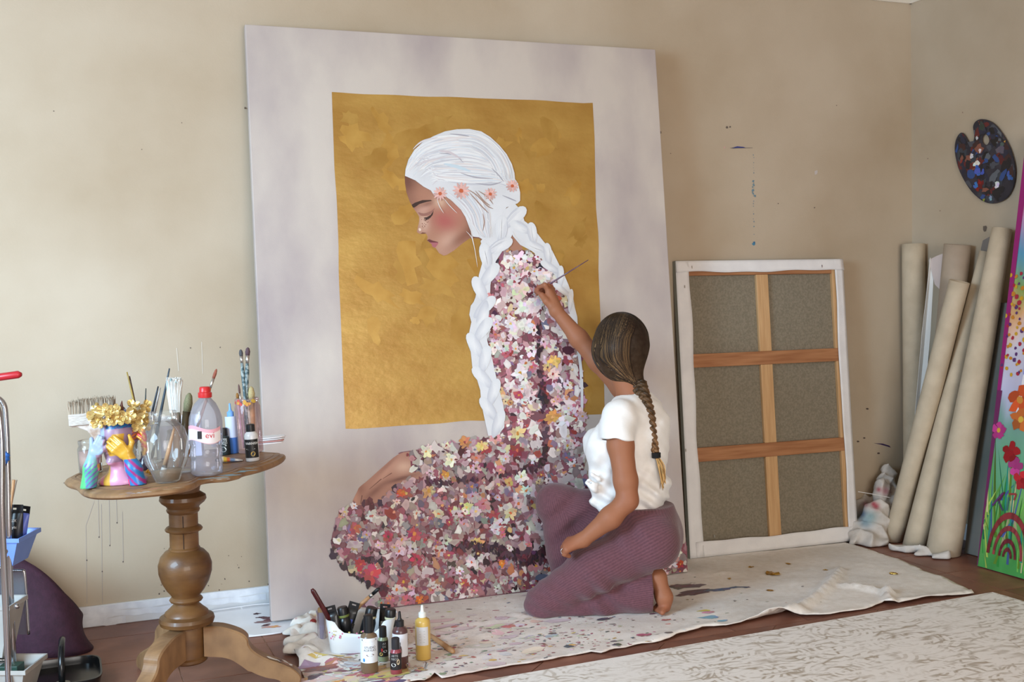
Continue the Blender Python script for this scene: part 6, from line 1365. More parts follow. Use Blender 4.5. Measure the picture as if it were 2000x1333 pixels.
m = MB(); m.add([T(-60, 1115, .1), T(50, 1115, .1), T(58, 1240, .1), T(-60, 1240, .1)], [(0, 1, 2, 3)]); m.build('clear_divider', glass('acrylic_sheet', (226, 230, 232), .1, .15), t, world=True, solid=.002)
def lean_tube(x, ytop, label, mat, w, lean, d, txt=()):
    P = T(x, ytop, d); tt_ = thing('paint_tube', label, 'paint tube', P, FACE @ Matrix.Rotation(lean, 4, 'Y'), 'paint tubes in the blue bin'); m = MB(); V = []; h = .115
    for z, wx, ty in ((-h, .012, .012), (-h*.93, .016, .014), (-h*.86, w*.44, .016), (-h*.5, w*.48, .012), (-.022, w*.5, .004), (-.016, w*.5, .0012)):
        for k in range(14): a = 2*math.pi*k/14; V.append((wx*math.cos(a), ty*math.sin(a), z))
    m.add(V, [(i*14+k, i*14+(k+1) % 14, (i+1)*14+(k+1) % 14, (i+1)*14+k) for i in range(5) for k in range(14)]+[tuple(range(14)), tuple(5*14+k for k in range(14))]); bo = m.build('tube_body', mat, tt_, smooth=True)
    m = MB(); o_ = [(-w*.5, -.018), (w*.5, -.018), (w*.5, .006), (-w*.5, .006)]; i_ = [(-.009, -.010), (.009, -.010), (.009, -.004), (-.009, -.004)]
    for y in (-.0006, .0006): m.add([(p[0], y, p[1]) for p in o_+i_], [(0, 1, 5, 4), (1, 2, 6, 5), (2, 3, 7, 6), (3, 0, 4, 7)])
    m.build('hang_tab', M_black, tt_)
    for s, sz, z, xo in txt: letters(s, sz, M_wink, bo, (lambda z, xo: lambda x_, y_: (xo+x_, -.0075-.0085*min(1, max(0, -(z+y_)-.02)/.07), z+y_))(z, xo))
    return tt_
lean_tube(31, 990, 'black tube with white lettering standing in the blue bin', M_black, .045, .03, .03, (('RIX', .0125, -.042, -.004), ('rylic', .011, -.062, -.002)))
lean_tube(46, 992, 'periwinkle blue paint tube behind the black one in the blue bin', pm('blue_tube', (96, 116, 206), .35), .042, .16, .06)
t2 = thing('board_bundle', 'thin grey boards and brush leaning out of the trolley', 'board', T(24, 1000, .0))
for j, (xa, ya, xb, yb) in enumerate(((12, 1020, 27, 945), (15, 1022, 33, 938), (8, 1030, 22, 965))):
    m = MB(); a, b_ = T(xa, ya, .02*j), T(xb, yb, .02*j); m.tube([a, b_], [.005, .0035], 6, flat=(RT, .3)); m.build('board_strip', M_gbin, t2, world=True)
m = MB(); m.tube([T(20, 1000, .0), T(27, 938, .0)], [.003, .005], 8); m.build('brush_handle', pm('pale_wood'), t2, world=True)
v = Vol()
for j in range(7): v.ell(T(3+RNG.uniform(-8, 8), 897+RNG.uniform(-10, 10), -.012), (.010, .010, .012), None, .01)
v.ell(T(8, 893, -.012), (.014, .012, .014), None, .01)
v.cut(lambda P, d: d+.002*np.sin(P[:, 2]*420+P[:, 0]*300)); V, Fq = v.mesh(.003)
P = T(3, 897, -.012); t2 = thing('blue_cloth', 'scrunched bright blue cloth hung on the chrome trolley post', 'cloth', P); vol_obj('cloth_folds', V, Fq, pm('bright_blue_cloth', (52, 110, 196), .7), t2, P, None)
# green packet in the low bin
t2 = thing('green_packet', 'dark green packet inside the lowest trolley bin', 'packet', T(22, 1318, -.02)); m = MB(); Mx = FACE; c0 = T(22, 1318, -.02); 
m.box((-.03, -.02, -.045), (.028, .03, .03)); m.build('packet_body', pm('dark_green_card', (40, 66, 54), .5), t2, bevel=.002)
t2.matrix_world = Matrix.Translation(Vector(c0)) @ FACE
# purple yoga mat leaning in a curl
M_mat = pm('purple_foam', (64, 33, 50), .8, col2=(55, 28, 43), nscale=50, bump=.2, bscale=120)
t = thing('yoga_mat', 'purple ribbed exercise mat curled against the wall behind the trolley', 'mat', (-.05, 4.2, 0))
topx = catmull([(20, 1010), (50, 1075), (78, 1108), (106, 1142), (128, 1174), (148, 1208), (165, 1232), (182, 1243), (183, 1256), (172, 1279)], 6)
base = catmull([(-.42, 4.22), (-.22, 4.16), (-.10, 4.10), (.0, 4.08), (.05, 4.09), (.075, 4.13), (.07, 4.19), (.03, 4.24)], 6)
m = MB(); n = 46; V = []; H_ = 14
ts = np.linspace(0, 1, n); bx2 = catmull(base, 1)
def samp(C, t_): i = t_*(len(C)-1); j = min(int(i), len(C)-2); return C[j]*(1-(i-j))+C[j+1]*(i-j)
for t_ in ts:
    b2 = samp(base, t_); px_, py_ = samp(topx, t_); tp_ = None
    hgt = np.interp(t_, [0, .2, .4, .55, .7, .85, 1], [.52, .42, .30, .20, .125, .085, .07])
    lean_ = np.array([-.22, .10])*hgt*1.2
    for k in range(H_+1):
        s = k/H_; V.append((b2[0]+lean_[0]*s-.02*math.sin(s*3)*t_, b2[1]+lean_[1]*s+.05*s*s, hgt*s))
m.add(V, [(i*(H_+1)+k, (i+1)*(H_+1)+k, (i+1)*(H_+1)+k+1, i*(H_+1)+k+1) for i in range(n-1) for k in range(H_)]); m.build('mat_sheet', M_mat, t, world=True, smooth=True, solid=.006)
# black lidded tray with upright strap handle
t = fl_thing('black_caddy', 'black plastic tray with an upright strap handle on the floor, bottom left', 'tray', 122, 1345, yaw=.38)
m = MB(); ro = [(.118*math.copysign(abs(math.cos(a))**.4, math.cos(a)), .135*math.copysign(abs(math.sin(a))**.4, math.sin(a))) for a in np.linspace(0, 2*math.pi, 40, endpoint=False)]
V = []
for s, z in ((.92, 0), (.97, .035), (1, .042), (1, .047), (.955, .047), (.94, .04), (.93, .022)):
    V += [(p[0]*s, p[1]*s+.03, z) for p in ro]
m.add(V, [(i*40+k, i*40+(k+1) % 40, (i+1)*40+(k+1) % 40, (i+1)*40+k) for i in range(6) for k in range(40)]+[tuple(range(40))[::-1], tuple(6*40+k for k in range(40))]); m.build('tray_body', pm('black_gloss_plastic', (22, 24, 26), .22), t, angle=40)
m = MB(); pth = catmull([(.0, -.06, .025), (.0, -.06, .09), (.002, -.02, .135), (.004, .05, .140), (.0, .112, .10), (.0, .115, .025)], 6); m.tube(pth, .010, 10); m.build('handle', pm('black_gloss_plastic'), t, smooth=True)
m = MB(); m.lathe([(.001, .024), (.022, .024), (.024, .028), (.001, .030)], 20, (.0, -.035, 0)); m.build('latch', M_grey, t, smooth=True)
# ================================================================== stretched canvas seen from behind
CO = np.array([2.55857, 4.29, .012]); CR = np.array([3.43836, 4.25, .012]); CW = float(np.linalg.norm(CR-CO)); cu_ = unit(CR-CO); cn = np.array([-cu_[1], cu_[0], 0]); CL = .075; cv = math.sin(CL)*cn+math.cos(CL)*UP; CHh = 1.32
cnn = unit(np.cross(cu_, cv)); cnn = cnn if cnn[1] < 0 else -cnn
CMx = Matrix(((cu_[0], -cnn[0], cv[0], 0), (cu_[1], -cnn[1], cv[1], 0), (cu_[2], -cnn[2], cv[2], 0), (0, 0, 0, 1)))
t = thing('stretched_canvas', 'stretched canvas leaning back to front, wooden cross bars and linen showing', 'canvas', CO, CMx)
M_lin = pm('raw_linen', (138, 128, 110), .95, col2=(122, 113, 96), nscale=120, ndetail=2, bump=.25, bscale=420)
M_bar = pm('stretcher_pine', (190, 148, 102), .55, col2=(204, 164, 118), nscale=4, stretch=(22, 2, 1.5), ndetail=4, bump=.03); M_bar2 = pm('stretcher_pine_cross', (150, 98, 62), .55, col2=(174, 122, 82), nscale=3, stretch=(1.5, 2, 22), ndetail=4)
M_fold = pm('primed_canvas', (232, 229, 227), .75, col2=(222, 219, 218), nscale=10, bump=.1, bscale=150)
def c2(x, y): return on_frame(x, y, CO, cu_, cv)
MB().box((.004, .030, .004), (CW-.004, .034, CHh-.004)).build('linen', M_lin, t)
fw_ = .058
for nm, lo, hi, mt in (('stretcher_bar', (.004, .012, .004), (fw_+.004, .030, CHh-.004), M_bar), ('stretcher_bar', (CW-fw_-.004, .012, .004), (CW-.004, .030, CHh-.004), M_bar), ('stretcher_bar', (fw_+.004, .012, .004), (CW-fw_-.004, .030, fw_), M_bar2), ('stretcher_bar', (fw_+.004, .012, CHh-fw_-.008), (CW-fw_-.004, .030, CHh-.004), M_bar2)):
    MB().box(lo, hi).build(nm, mt, t, bevel=.002)
vx0 = c2(1480, 540)[0]; vx1 = c2(1505, 540)[0]
h1a, h1b = c2(1500, 712)[1], c2(1500, 686)[1]; h2a, h2b = c2(1500, 893)[1], c2(1500, 866)[1]
for z0, z1 in ((fw_, h2a), (h2b, h1a), (h1b, CHh-fw_-.008)): MB().box((vx0, .013, z0), (vx0+.062, .030, z1)).build('cross_bar', M_bar, t, bevel=.002)
for z0, z1 in ((h1a, h1b), (h2a, h2b)): MB().box((fw_-.02, .0105, z0), (CW-fw_+.02, .030, z1)).build('cross_bar', M_bar2, t, bevel=.002)
# folded canvas margins on the back, with wavy free edges
def margin(edge, w_, seed, n=40):
    m = MB(); V = []
    for i in range(n+1):
        s = i/n; wob = .003*math.sin(s*9+seed)+.002*math.sin(s*23+seed*2); lift = .002+.003*abs(math.sin(s*13+seed))
        for j in range(5):
            q_ = j/4*(w_+wob); y = .0085-lift*(j/4)**2
            if edge == 'l': V.append((q_, y, s*CHh))
            elif edge == 'r': V.append((CW-q_, y, s*CHh))
            elif edge == 'b': V.append((.03+s*(CW-.03), y-.002, q_))
            else: V.append((s*CW, y-.003, CHh-q_))
    m.add(V, [(i*5+j, i*5+j+1, (i+1)*5+j+1, (i+1)*5+j) for i in range(n) for j in range(4)]); m.build('canvas_fold', M_fold, t, smooth=True, solid=.0015)
margin('l', .064, 1.0); margin('r', .050, 2.3); margin('b', .066, .4); margin('t', .052, 4.0)
m = MB(); m.box((-.001, .008, 0), (.0035, .034, CHh)).box((CW-.0035, .008, 0), (CW+.001, .034, CHh)).box((0, .008, CHh-.004), (CW, .034, CHh+.001)).box((0, .008, -.001), (CW, .034, .003)); m.build('canvas_edge', pm('grey_green_primer', (150, 152, 144), .8), t)
m = MB()
for x, y in ((1352, 522), (1606, 520), (1338, 560), (1660, 1046), (1396, 1048), (1340, 880)): q_ = c2(x, y); m.box((q_[0]-.002, .0015, q_[1]-.006), (q_[0]+.002, .0028, q_[1]+.006))
m.build('staple', pm('ferrule_metal'), t)

# ================================================================== rolls of canvas in the corner
M_roll = pm('unprimed_canvas_roll', (200, 184, 160), .85, col2=(188, 172, 148), nscale=14, ndetail=6, bump=.08, bscale=200); M_roll2 = pm('kraft_wrap', (176, 158, 138), .7, col2=(160, 142, 124), nscale=6, bump=.15, bscale=12); M_wroll = pm('white_paper_roll', (226, 224, 220), .6)
def roll(label, bot, top, r0, r1, mat=M_roll, turns=1.6, gap=.006, hole=True):
    b_, tp_ = np.array(bot, float), np.array(top, float); b_[2] = max(b_[2], .004)
    d = unit(tp_-b_); e1 = unit(np.cross(d, FW)); e2 = np.cross(d, e1); L_ = np.linalg.norm(tp_-b_); t = thing('canvas_roll', label, 'canvas roll', b_, group='canvas rolls in the corner'); m = MB(); n = int(22*turns); V = []; rows = 14
    lift = max(0.0, (abs(e1[2])+abs(e2[2])))*max(r0, r1)
    for j in range(rows+1):
        s = j/rows; c_ = b_+d*L_*s
        for k in range(n+1):
            a = 2*math.pi*turns*k/n+2.2; r = (r0+(r1-r0)*s)*(1-.10*(1-k/n))*(1+.012*math.sin(3*a+j*.7))
            p = c_+(e1*math.cos(a)+e2*math.sin(a))*r; p[2] = max(p[2], .003); V.append(p)
    m.add(V, [(j*(n+1)+k, j*(n+1)+k+1, (j+1)*(n+1)+k+1, (j+1)*(n+1)+k) for j in range(rows) for k in range(n)]); m.build('roll_sheet', mat, t, world=True, smooth=True, solid=.0016)
    return t
roll('widest beige canvas roll, nearest the colourful painting', on_floor(1841, 1084), on_plane(1957, 447, 0, 3.862), .076, .043, turns=1.3)
roll('slim beige canvas roll, second from the colourful painting', on_floor(1786, 1071), on_plane(1924, 492, 0, 3.872), .056, .024, turns=1.4)
roll('short beige canvas roll leaning left in front of the wrapped one', on_floor(1744, 1058), on_plane(1874, 550, 0, 3.725), .045, .045, turns=1.5)
roll('brown-wrapped fat roll standing behind the short leaning one', (3.80, 4.20, .004), on_plane(1870, 478, 0, 3.84), .056, .061, M_roll2, turns=1.3)
roll('beige canvas roll standing in the wall corner', (3.835, 4.33, .004), on_plane(1784, 477, 1, 4.352), .052, .056, turns=1.5)
t = thing('paper_roll', 'white paper sheet folded lengthwise, standing between two canvas rolls', 'paper roll', (3.74, 4.25, 0)); m = MB(); a, b_ = np.array([3.72, 4.24, .003]), on_plane(1821, 512, 0, 3.80); V = []
for j in range(9):
    c_ = a+(b_-a)*j/8; w_ = .020-.010*max(0, (j-6)/2)
    V += [c_-RT*w_+UP*(.02 if j == 8 else 0), c_+FW*.012, c_+RT*w_]
m.add(V, [(j*3+k, j*3+k+1, (j+1)*3+k+1, (j+1)*3+k) for j in range(8) for k in range(2)]); m.build('paper_sheet', M_wroll, t, world=True, solid=.002)
t = thing('wrapping_sheet', 'pale pinkish paper flap sticking up beside the wrapped roll', 'paper', on_plane(1832, 540, 0, 3.79)); m = MB(); P_ = [on_plane(x, y, 0, 3.80) for x, y in ((1814, 508), (1830, 500), (1846, 494), (1850, 560), (1836, 566), (1826, 556))]; m.add(P_, [tuple(range(6))]); m.build('paper_flap', pm('pink_tissue', (206, 192, 188), .5), t, world=True, solid=.0015)
t = thing('grey_offcut', 'dark grey canvas offcut tucked behind the slim roll', 'canvas', on_plane(1928, 480, 0, 3.89)); m = MB(); P_ = [on_plane(x, y, 0, 3.895) for x, y in ((1916, 486), (1920, 470), (1936, 461), (1944, 470), (1938, 520), (1918, 540))]; m.add(P_, [tuple(range(6))]); m.build('offcut_sheet', pm('grey_primer', (128, 120, 114), .7), t, world=True, solid=.002)
# crumpled painted sheet at the foot of the rolls
v = Vol()
for x, y, r, h_ in ((1700, 1050, .075, .10), (1716, 1020, .07, .17), (1688, 1062, .06, .06), (1728, 990, .055, .24), (1738, 970, .05, .28), (1678, 1056, .06, .09), (1694, 1040, .07, .15), (1706, 1060, .07, .05), (1712, 1066, .05, .03), (1745, 1070, .05, .02), (1790, 1080, .05, .018), (1830, 1086, .045, .014), (1766, 1074, .045, .02)):
    yy = {1716: 1056, 1728: 1046, 1738: 1040}.get(x, y); P = on_floor(x, yy); v.ell(np.array([P[0]-.02, P[1]+(-.01 if x < 1742 else -.06), h_*.55]), (r*(1.05 if x < 1742 else .8), r*(.7 if x < 1742 else .55), max(h_*.62, .022)), None, .035)
def sheet_post(P, d):
    x, y, z = P.T; d = d+.016*np.abs(np.sin(x*34+z*17+np.sin(y*22+z*16)*1.6))+.010*np.abs(np.sin(z*36-x*30+y*20+np.sin(x*25)))-.019; return np.maximum(d, .003-z)
v.cut(sheet_post); V, Fq = v.mesh(.0065); cc = np.tile(lin((208, 202, 196)), (len(V), 1))
for x, y, c, r in ((1711, 990, (176, 50, 76), .016), (1706, 985, (176, 50, 76), .012), (1716, 957, (170, 60, 76), .012), (1685, 1005, (90, 110, 160), .020), (1690, 1020, (120, 150, 170), .03), (1700, 1010, (140, 170, 176), .03), (1674, 1010, (130, 150, 160), .014), (1690, 985, (150, 100, 110), .016), (1730, 960, (190, 130, 140), .02)):
    d0 = ray(x, y); s0 = (V-CP); proj = s0-np.outer((s0@d0)/(d0@d0), d0); w_ = np.exp(-(proj**2).sum(1)/(r*r))[:, None]*.9; cc = cc*(1-w_)+lin(c)*w_
P = on_floor(1700, 1066); t = thing('painted_sheet', 'crumpled white sheet with pink and blue paint at the foot of the rolls', 'cloth', (P[0], P[1], .003)); vol_obj('sheet_folds', V, Fq, pm('canvas_drop_cloth'), t, (P[0], P[1], .003), cc, relax=1)
t = thing('string', 'thin white string running from the canvas to the crumpled sheet', 'string', on_plane(1680, 962, 1, 4.25)); m = MB(); m.tube(catmull([on_plane(1676, 961, 1, 4.26), on_plane(1700, 965, 1, 4.25), on_plane(1740, 973, 1, 4.23)], 6), .0016, 6); m.build('string_line', M_wroll, t, world=True, smooth=True)

# ================================================================== palette on the right wall
t = thing('paint_palette', 'kidney-shaped palette crusted with dark paint hanging on the right wall', 'palette', on_plane(1925, 315, 0, X1-.004))
z7 = lambda pts: [(1640+x/2.667, 200+y/2.667) for x, y in pts]
po = z7([(635, 158), (650, 168), (664, 190), (672, 206), (685, 212), (698, 205), (704, 180), (700, 150), (698, 125), (708, 103), (728, 90), (752, 88), (785, 98), (820, 125), (860, 180), (890, 240), (910, 310), (916, 370), (905, 440), (875, 495), (830, 522), (785, 527), (740, 510), (690, 465), (650, 405), (620, 340), (604, 270), (603, 220), (615, 180)])
ho_ = z7([(760, 164), (776, 178), (782, 200), (774, 218), (760, 223), (747, 212), (742, 192), (748, 174)])
PX_ = X1-.012; op = catmull([on_plane(x, y, 0, PX_)[1:] for x, y in po], 3, True); hp2 = catmull([on_plane(x, y, 0, PX_)[1:] for x, y in ho_], 3, True)
vv, _, ff, _, _, _ = delaunay_2d_cdt([Vector(p) for p in np.vstack([op, hp2])], [], [list(range(len(op)))], 1, 1e-7)
vv = np.array([tuple(p) for p in vv]); ff = [tuple(f) for f in ff if not inside([vv[list(f)].mean(0)], hp2)[0]]
m = MB(); m.add([(PX_, p[0], p[1]) for p in vv], ff); po_o = m.build('board', pm('palette_wood', (58, 54, 62), .45, col2=(40, 40, 50), nscale=20), t, world=True, solid=.007)
m = MB(); kk = 0
PALC = [(26, 28, 38), (30, 30, 36), (44, 74, 130), (96, 34, 36), (36, 40, 60), (70, 74, 84), (20, 22, 28), (60, 36, 38), (130, 80, 66), (52, 60, 70), (24, 26, 34), (90, 96, 104)]
lo2, hi2 = op.min(0), op.max(0)
def pdab(c0, r, col, asp, n=10):
    global kk
    kk += 1; q_ = blob(c0, r, n, .4, asp, RNG.uniform(0, 3)); q_ = q_[inside(q_, op) & ~inside(q_, hp2)]
    if len(q_) > 2: m.add([(PX_-.0038-kk*6e-6, p[0], p[1]) for p in q_], [tuple(range(len(q_)))], lin(col))
for _ in range(190):
    c0 = RNG.uniform(lo2, hi2)
    if inside([c0], op)[0] and np.linalg.norm(c0-hp2.mean(0)) > .03: pdab(c0, RNG.uniform(.006, .022), PALC[int(RNG.integers(len(PALC)))], RNG.uniform(1, 1.8))
for x, y, r, c, n in ((715, 320, .014, (222, 222, 222), 7), (735, 360, .020, (60, 100, 176), 6), (745, 420, .020, (116, 22, 28), 7), (820, 435, .015, (216, 218, 222), 6), (890, 390, .016, (56, 92, 160), 5), (690, 280, .010, (206, 206, 206), 8), (710, 435, .012, (64, 106, 180), 4), (790, 505, .010, (120, 150, 180), 4), (850, 290, .016, (84, 28, 30), 4), (640, 310, .010, (140, 60, 44), 4), (735, 255, .008, (216, 216, 212), 6), (740, 130, .018, (44, 54, 62), 4), (755, 510, .008, (130, 140, 50), 3), (866, 208, .006, (190, 140, 60), 3), (840, 240, .02, (84, 84, 92), 4), (720, 190, .008, (190, 196, 200), 4)):
    X_, Y_ = z7([(x, y)])[0]; c0 = on_plane(X_, Y_, 0, PX_)[1:]
    for j in range(n): pdab(c0+RNG.normal(0, r*.45, 2), r*RNG.uniform(.35, .8), np.clip(np.array(c)+RNG.normal(0, 8, 3), 0, 255), RNG.uniform(1, 1.5))
m.build('paint_crust', pm('glossy_paint', (100, 100, 100), .3, attr='Col', coat=.3), t, world=True)

# ================================================================== colourful painting leaning on the right wall
FO = np.array([3.577, 3.664, .004]); fu_ = np.array([0, -1.0, 0]); fl_ = math.atan2(.285, 1.84); fnn = unit(np.array([-fu_[1], fu_[0], 0])); fnn = fnn if fnn[0] > 0 else -fnn
fv = math.sin(fl_)*fnn+math.cos(fl_)*UP; FWd, FHt = .95, 1.84
fo = unit(np.cross(fu_, fv)); fo = fo if fo[0] < 0 else -fo
FMx = Matrix(((fu_[0], -fo[0], fv[0], 0), (fu_[1], -fo[1], fv[1], 0), (fu_[2], -fo[2], fv[2], 0), (0, 0, 0, 1)))
t = thing('flower_painting', 'bright childlike painting of flowers and rainbows leaning on the right wall', 'painting', FO, FMx)
MB().box((0, 0, 0), (FWd, .034, FHt)).build('canvas', pm('magenta_edge', (150, 30, 96), .5, col2=(110, 40, 110), nscale=4), t, bevel=.002)
f2 = lambda x, y: on_frame(x, y, FO, fu_, fv)
z8 = lambda pts: [(1640+x/2.469, 660+y/2.469) for x, y in pts]
# ground colours as a fine grid: pink at the top, blue, white, green meadow at the foot
nx_, nz_ = 60, 120; gx, gz = np.meshgrid(np.linspace(.001, FWd-.001, nx_+1), np.linspace(.001, FHt-.001, nz_+1)); g = np.stack([gx.ravel(), gz.ravel()], 1)
hh = g[:, 1]/FHt+.06*(vnoise(g[:, 0]*9, g[:, 1]*5, 21)-.5)+.05*(vnoise(g[:, 0]*30, g[:, 1]*6, 22)-.5)
stops = [(0, (70, 150, 76)), (.12, (120, 176, 90)), (.22, (96, 168, 120)), (.32, (120, 160, 150)), (.40, (190, 190, 220)), (.52, (214, 208, 224)), (.60, (222, 170, 120)), (.66, (136, 170, 90)), (.72, (90, 160, 196)), (.80, (206, 150, 190)), (.90, (196, 50, 110)), (1, (190, 40, 70))]
gc = np.stack([np.interp(hh, [s[0] for s in stops], [lin(s[1])[k] for s in stops]) for k in range(3)], 1)*(.86+.28*vnoise(g[:, 0]*40, g[:, 1]*9, 23))[:, None]
m = MB(); m.add([(p[0], -.0006, p[1]) for p in g], [(j*(nx_+1)+i, j*(nx_+1)+i+1, (j+1)*(nx_+1)+i+1, (j+1)*(nx_+1)+i) for j in range(nz_) for i in range(nx_)], gc); m.build('painted_ground', M_paint, t, smooth=True)
m = MB(); kk = 0
def fdab(q_, col):
    global kk
    kk += 1; q_ = np.clip(q_, [.002, .003], [FWd-.002, FHt-.003]); m.add([(p[0], -.0010-kk*5e-6, p[1]) for p in q_], [tuple(range(len(q_)))], lin(np.clip(col, 0, 255)))
for i in range(230):                                     # grass strokes
    x = RNG.uniform(0, FWd); z = RNG.uniform(0, .30); L_ = RNG.uniform(.06, .30); s = RNG.normal(0, .02); w_ = RNG.uniform(.003, .009)
    fdab(np.array([(x-w_, z), (x+w_, z), (x+s+w_*.6, z+L_*.6), (x+s*1.6, z+L_), (x+s-w_*.6, z+L_*.6)]), np.array([(50, 140, 60), (110, 180, 80), (30, 120, 90), (170, 200, 90), (40, 150, 130), (206, 196, 150), (70, 90, 150), (90, 130, 40)][i % 8])*RNG.uniform(.8, 1.1))
for i in range(150):
    x = RNG.uniform(.12, FWd); z = RNG.uniform(.65, 1.0); fdab(blob((x, z), .012, 8, .4, 3.0, RNG.uniform(1.2, 1.9)), [(150, 150, 210), (206, 206, 226), (120, 90, 170), (230, 226, 232), (214, 150, 190)][i % 5])
fdab(np.array([(0, 0.62), (.02, .62), (.035, FHt), (0, FHt)]), (150, 30, 110)); fdab(np.array([(0, .0), (.006, .0), (.03, .75), (0, .75)]), (110, 40, 90))
for i in range(70):
    z = .82+i*.0062; x = .05+.05*math.sin(i*.9)+RNG.uniform(0, .05); fdab(blob((x, z), RNG.uniform(.006, .011), 8, .2, 1, 0), [(206, 160, 40), (170, 40, 60), (90, 50, 110), (200, 130, 40)][i % 4])
def bloom(x, z, R, col, ctr, n=5):
    for i in range(n): a = i*2*math.pi/n+.3; fdab(blob((x+math.cos(a)*R*.6, z+math.sin(a)*R*.6), R*.42, 9, .38, 1.2, a), np.array(col)*RNG.uniform(.75, 1.1))
    fdab(blob((x, z), R*.28, 9, .1), ctr)
for (px, py), R, col, ctr in ((z8([(872, 300)])[0], .06, (206, 84, 40), (206, 140, 60)), (z8([(770, 447)])[0], .036, (196, 60, 140), (214, 170, 60)), (z8([(830, 555)])[0], .045, (176, 30, 36), (150, 20, 30)), (z8([(850, 625)])[0], .036, (206, 70, 150), (170, 50, 120)), (z8([(885, 690)])[0], .04, (196, 40, 50), (150, 20, 30)), ((1995, 820), .05, (206, 110, 50), (220, 180, 70))):
    q_ = f2(px, py); bloom(q_[0], q_[1], R, col, ctr)
for i in range(26): bloom(RNG.uniform(.25, FWd), RNG.uniform(.4, 1.6), RNG.uniform(.03, .06), [(206, 60, 60), (214, 120, 50), (196, 70, 150), (226, 190, 70)][i % 4], (220, 190, 80))
rc = f2(*z8([(800, 1060)])[0])
for R, w_, col in ((.165, .026, (130, 46, 50)), (.115, .020, (140, 56, 60)), (.066, .018, (110, 34, 46)), (.032, .016, (104, 36, 44))):   # rainbow arcs
    for i in range(22):
        a0, a1 = math.pi*i/22, math.pi*(i+1)/22; a = lambda R_, t_: (rc[0]+.01+R_*math.cos(t_)*.62, rc[1]+R_*math.sin(t_)*1.05)
        fdab(np.array([a(R-w_/2, a0), a(R+w_/2, a0), a(R+w_/2, a1), a(R-w_/2, a1)]), np.array(col)*RNG.uniform(.85, 1.15))
for (x, y), (x2, y2), w_, c in (((800, 745), (770, 790), 3, (90, 40, 60)), ((770, 790), (790, 835), 3, (70, 60, 100)), ((810, 835), (820, 770), 3, (60, 110, 110)), ((740, 810), (790, 750), 3, (96, 50, 110)), ((820, 755), (855, 755), 4, (150, 60, 60)), ((855, 755), (845, 785), 4, (150, 60, 60))):
    a, b_ = f2(*z8([(x, y)])[0]), f2(*z8([(x2, y2)])[0]); d_ = unit(b_-a); nr = np.array([-d_[1], d_[0]])*.004; fdab(np.array([a-nr, a+nr, b_+nr, b_-nr]), c)
m.build('painted_flowers', M_paint, t)['kind'] = 'stuff'
# darker canvas behind it
O2 = np.array([3.705, 3.87, .004]); _l = math.atan2(.16, 1.12); _v = np.array([math.sin(_l), 0, math.cos(_l)]); _o = np.array([-math.cos(_l), 0, math.sin(_l)]); M2 = Matrix(((fu_[0], -_o[0], _v[0], 0), (fu_[1], -_o[1], _v[1], 0), (fu_[2], -_o[2], _v[2], 0), (0, 0, 0, 1))); t = thing('grey_canvas', 'large grey-teal canvas standing behind the flower painting', 'canvas', O2, M2)
g_o = MB().box((0, 0, 0), (.9, .03, 1.12)).build('canvas_face', pm('grey_teal_paint', (124, 122, 116), .6, col2=(84, 98, 94), nscale=1.5, lo=.45, hi=.62, stretch=(2, 2, 1)), t, bevel=.002)
# ================================================================== distressed rug
rugc = np.array([3.317, 3.319]); ex = unit(on_floor(945, 1333)[:2]-rugc); ey = np.array([ex[1], -ex[0]]); ey = ey if ey[1] < 0 else -ey
RM = Matrix(((-ex[0], -ey[0], 0, 0), (-ex[1], -ey[1], 0, 0), (0, 0, 1, 0), (0, 0, 0, 1)))
rm = bpy.data.materials.new('distressed_rug'); rm.use_nodes = True; nt = rm.node_tree; N, K_ = nt.nodes, nt.links; bs = N['Principled BSDF']; bs.inputs['Roughness'].default_value = .95; bs.inputs['Sheen Weight'].default_value = .15
tc = N.new('ShaderNodeTexCoord')
def nz(scale, det, sx=1, sy=1):
    mp = N.new('ShaderNodeMapping'); mp.inputs['Scale'].default_value = (sx, sy, 1); K_.new(tc.outputs['Object'], mp.inputs[0]); n_ = N.new('ShaderNodeTexNoise'); n_.inputs['Scale'].default_value = scale; n_.inputs['Detail'].default_value = det; K_.new(mp.outputs[0], n_.inputs['Vector']); return n_.outputs[0]
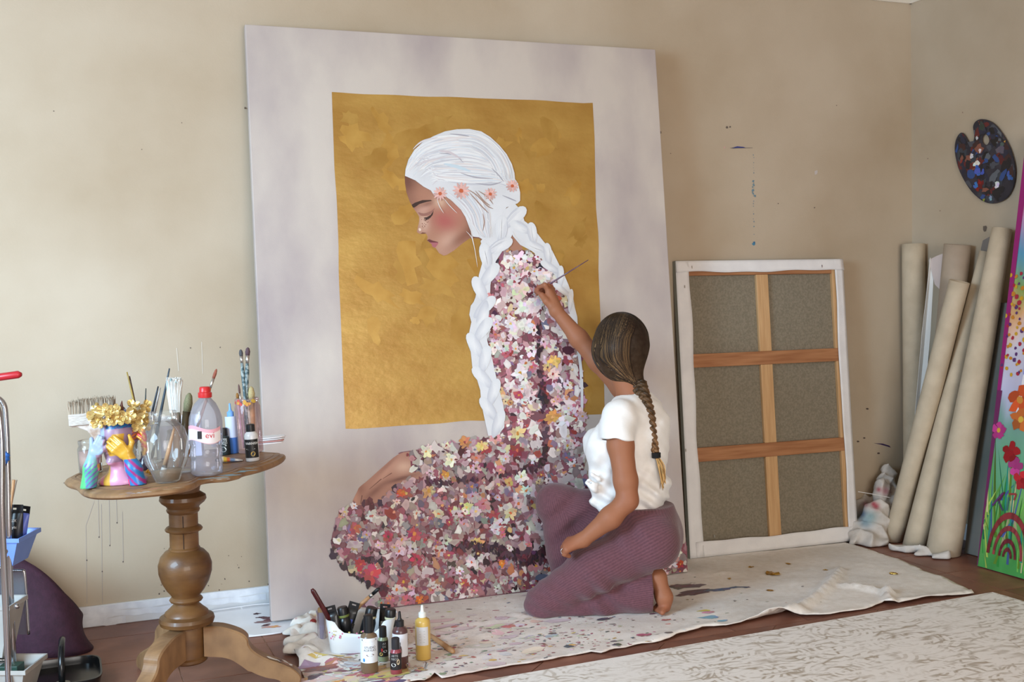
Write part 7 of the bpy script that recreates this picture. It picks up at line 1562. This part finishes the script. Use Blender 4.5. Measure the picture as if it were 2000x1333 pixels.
def rmp(src, lo, hi):
    r = N.new('ShaderNodeValToRGB'); r.color_ramp.elements[0].position = lo; r.color_ramp.elements[1].position = hi; K_.new(src, r.inputs[0]); return r.outputs[0]
def mth(op_, a, b_):
    n_ = N.new('ShaderNodeMath'); n_.operation = op_
    for i, s in enumerate((a, b_)):
        if isinstance(s, (int, float)): n_.inputs[i].default_value = s
        else: K_.new(s, n_.inputs[i])
    return n_.outputs[0]
streaks = rmp(nz(9, 8, 1, 5), .44, .56); patch = rmp(nz(3.2, 5), .32, .52)
vo = N.new('ShaderNodeTexVoronoi'); vo.inputs['Scale'].default_value = 13; vo.feature = 'DISTANCE_TO_EDGE'; K_.new(tc.outputs['Object'], vo.inputs['Vector']); motif = rmp(vo.outputs[0], .02, .09)
wv = N.new('ShaderNodeTexVoronoi'); wv.inputs['Scale'].default_value = 6; K_.new(tc.outputs['Object'], wv.inputs['Vector']); rings = rmp(mth('SINE', mth('MULTIPLY', wv.outputs[0], 46), 0), .2, .7)
fac = mth('MULTIPLY', mth('MULTIPLY', streaks, patch), mth('MAXIMUM', mth('SUBTRACT', 1, motif), mth('MULTIPLY', rings, .8)))
fac = mth('MAXIMUM', fac, mth('MULTIPLY', mth('MULTIPLY', rmp(nz(26, 6, 1, 4), .58, .66), patch), .5))
mx = N.new('ShaderNodeMix'); mx.data_type = 'RGBA'; K_.new(fac, mx.inputs[0]); mx.inputs[6].default_value = L4((234, 227, 220)); mx.inputs[7].default_value = L4((166, 148, 126)); K_.new(mx.outputs[2], bs.inputs['Base Color'])
bp = N.new('ShaderNodeBump'); bp.inputs['Strength'].default_value = .2; bp.inputs['Distance'].default_value = .004; K_.new(nz(160, 3), bp.inputs['Height']); K_.new(bp.outputs[0], bs.inputs['Normal'])
ro = MB().box((-2.9, -2.0, .001), (0, 0, .007)).build('rug', rm, None, bevel=.003)
RM.translation = Vector((rugc[0], rugc[1], 0)); ro.matrix_world = RM; tag(ro, 'large cream rug with faded grey-brown pattern in the right foreground', 'rug')
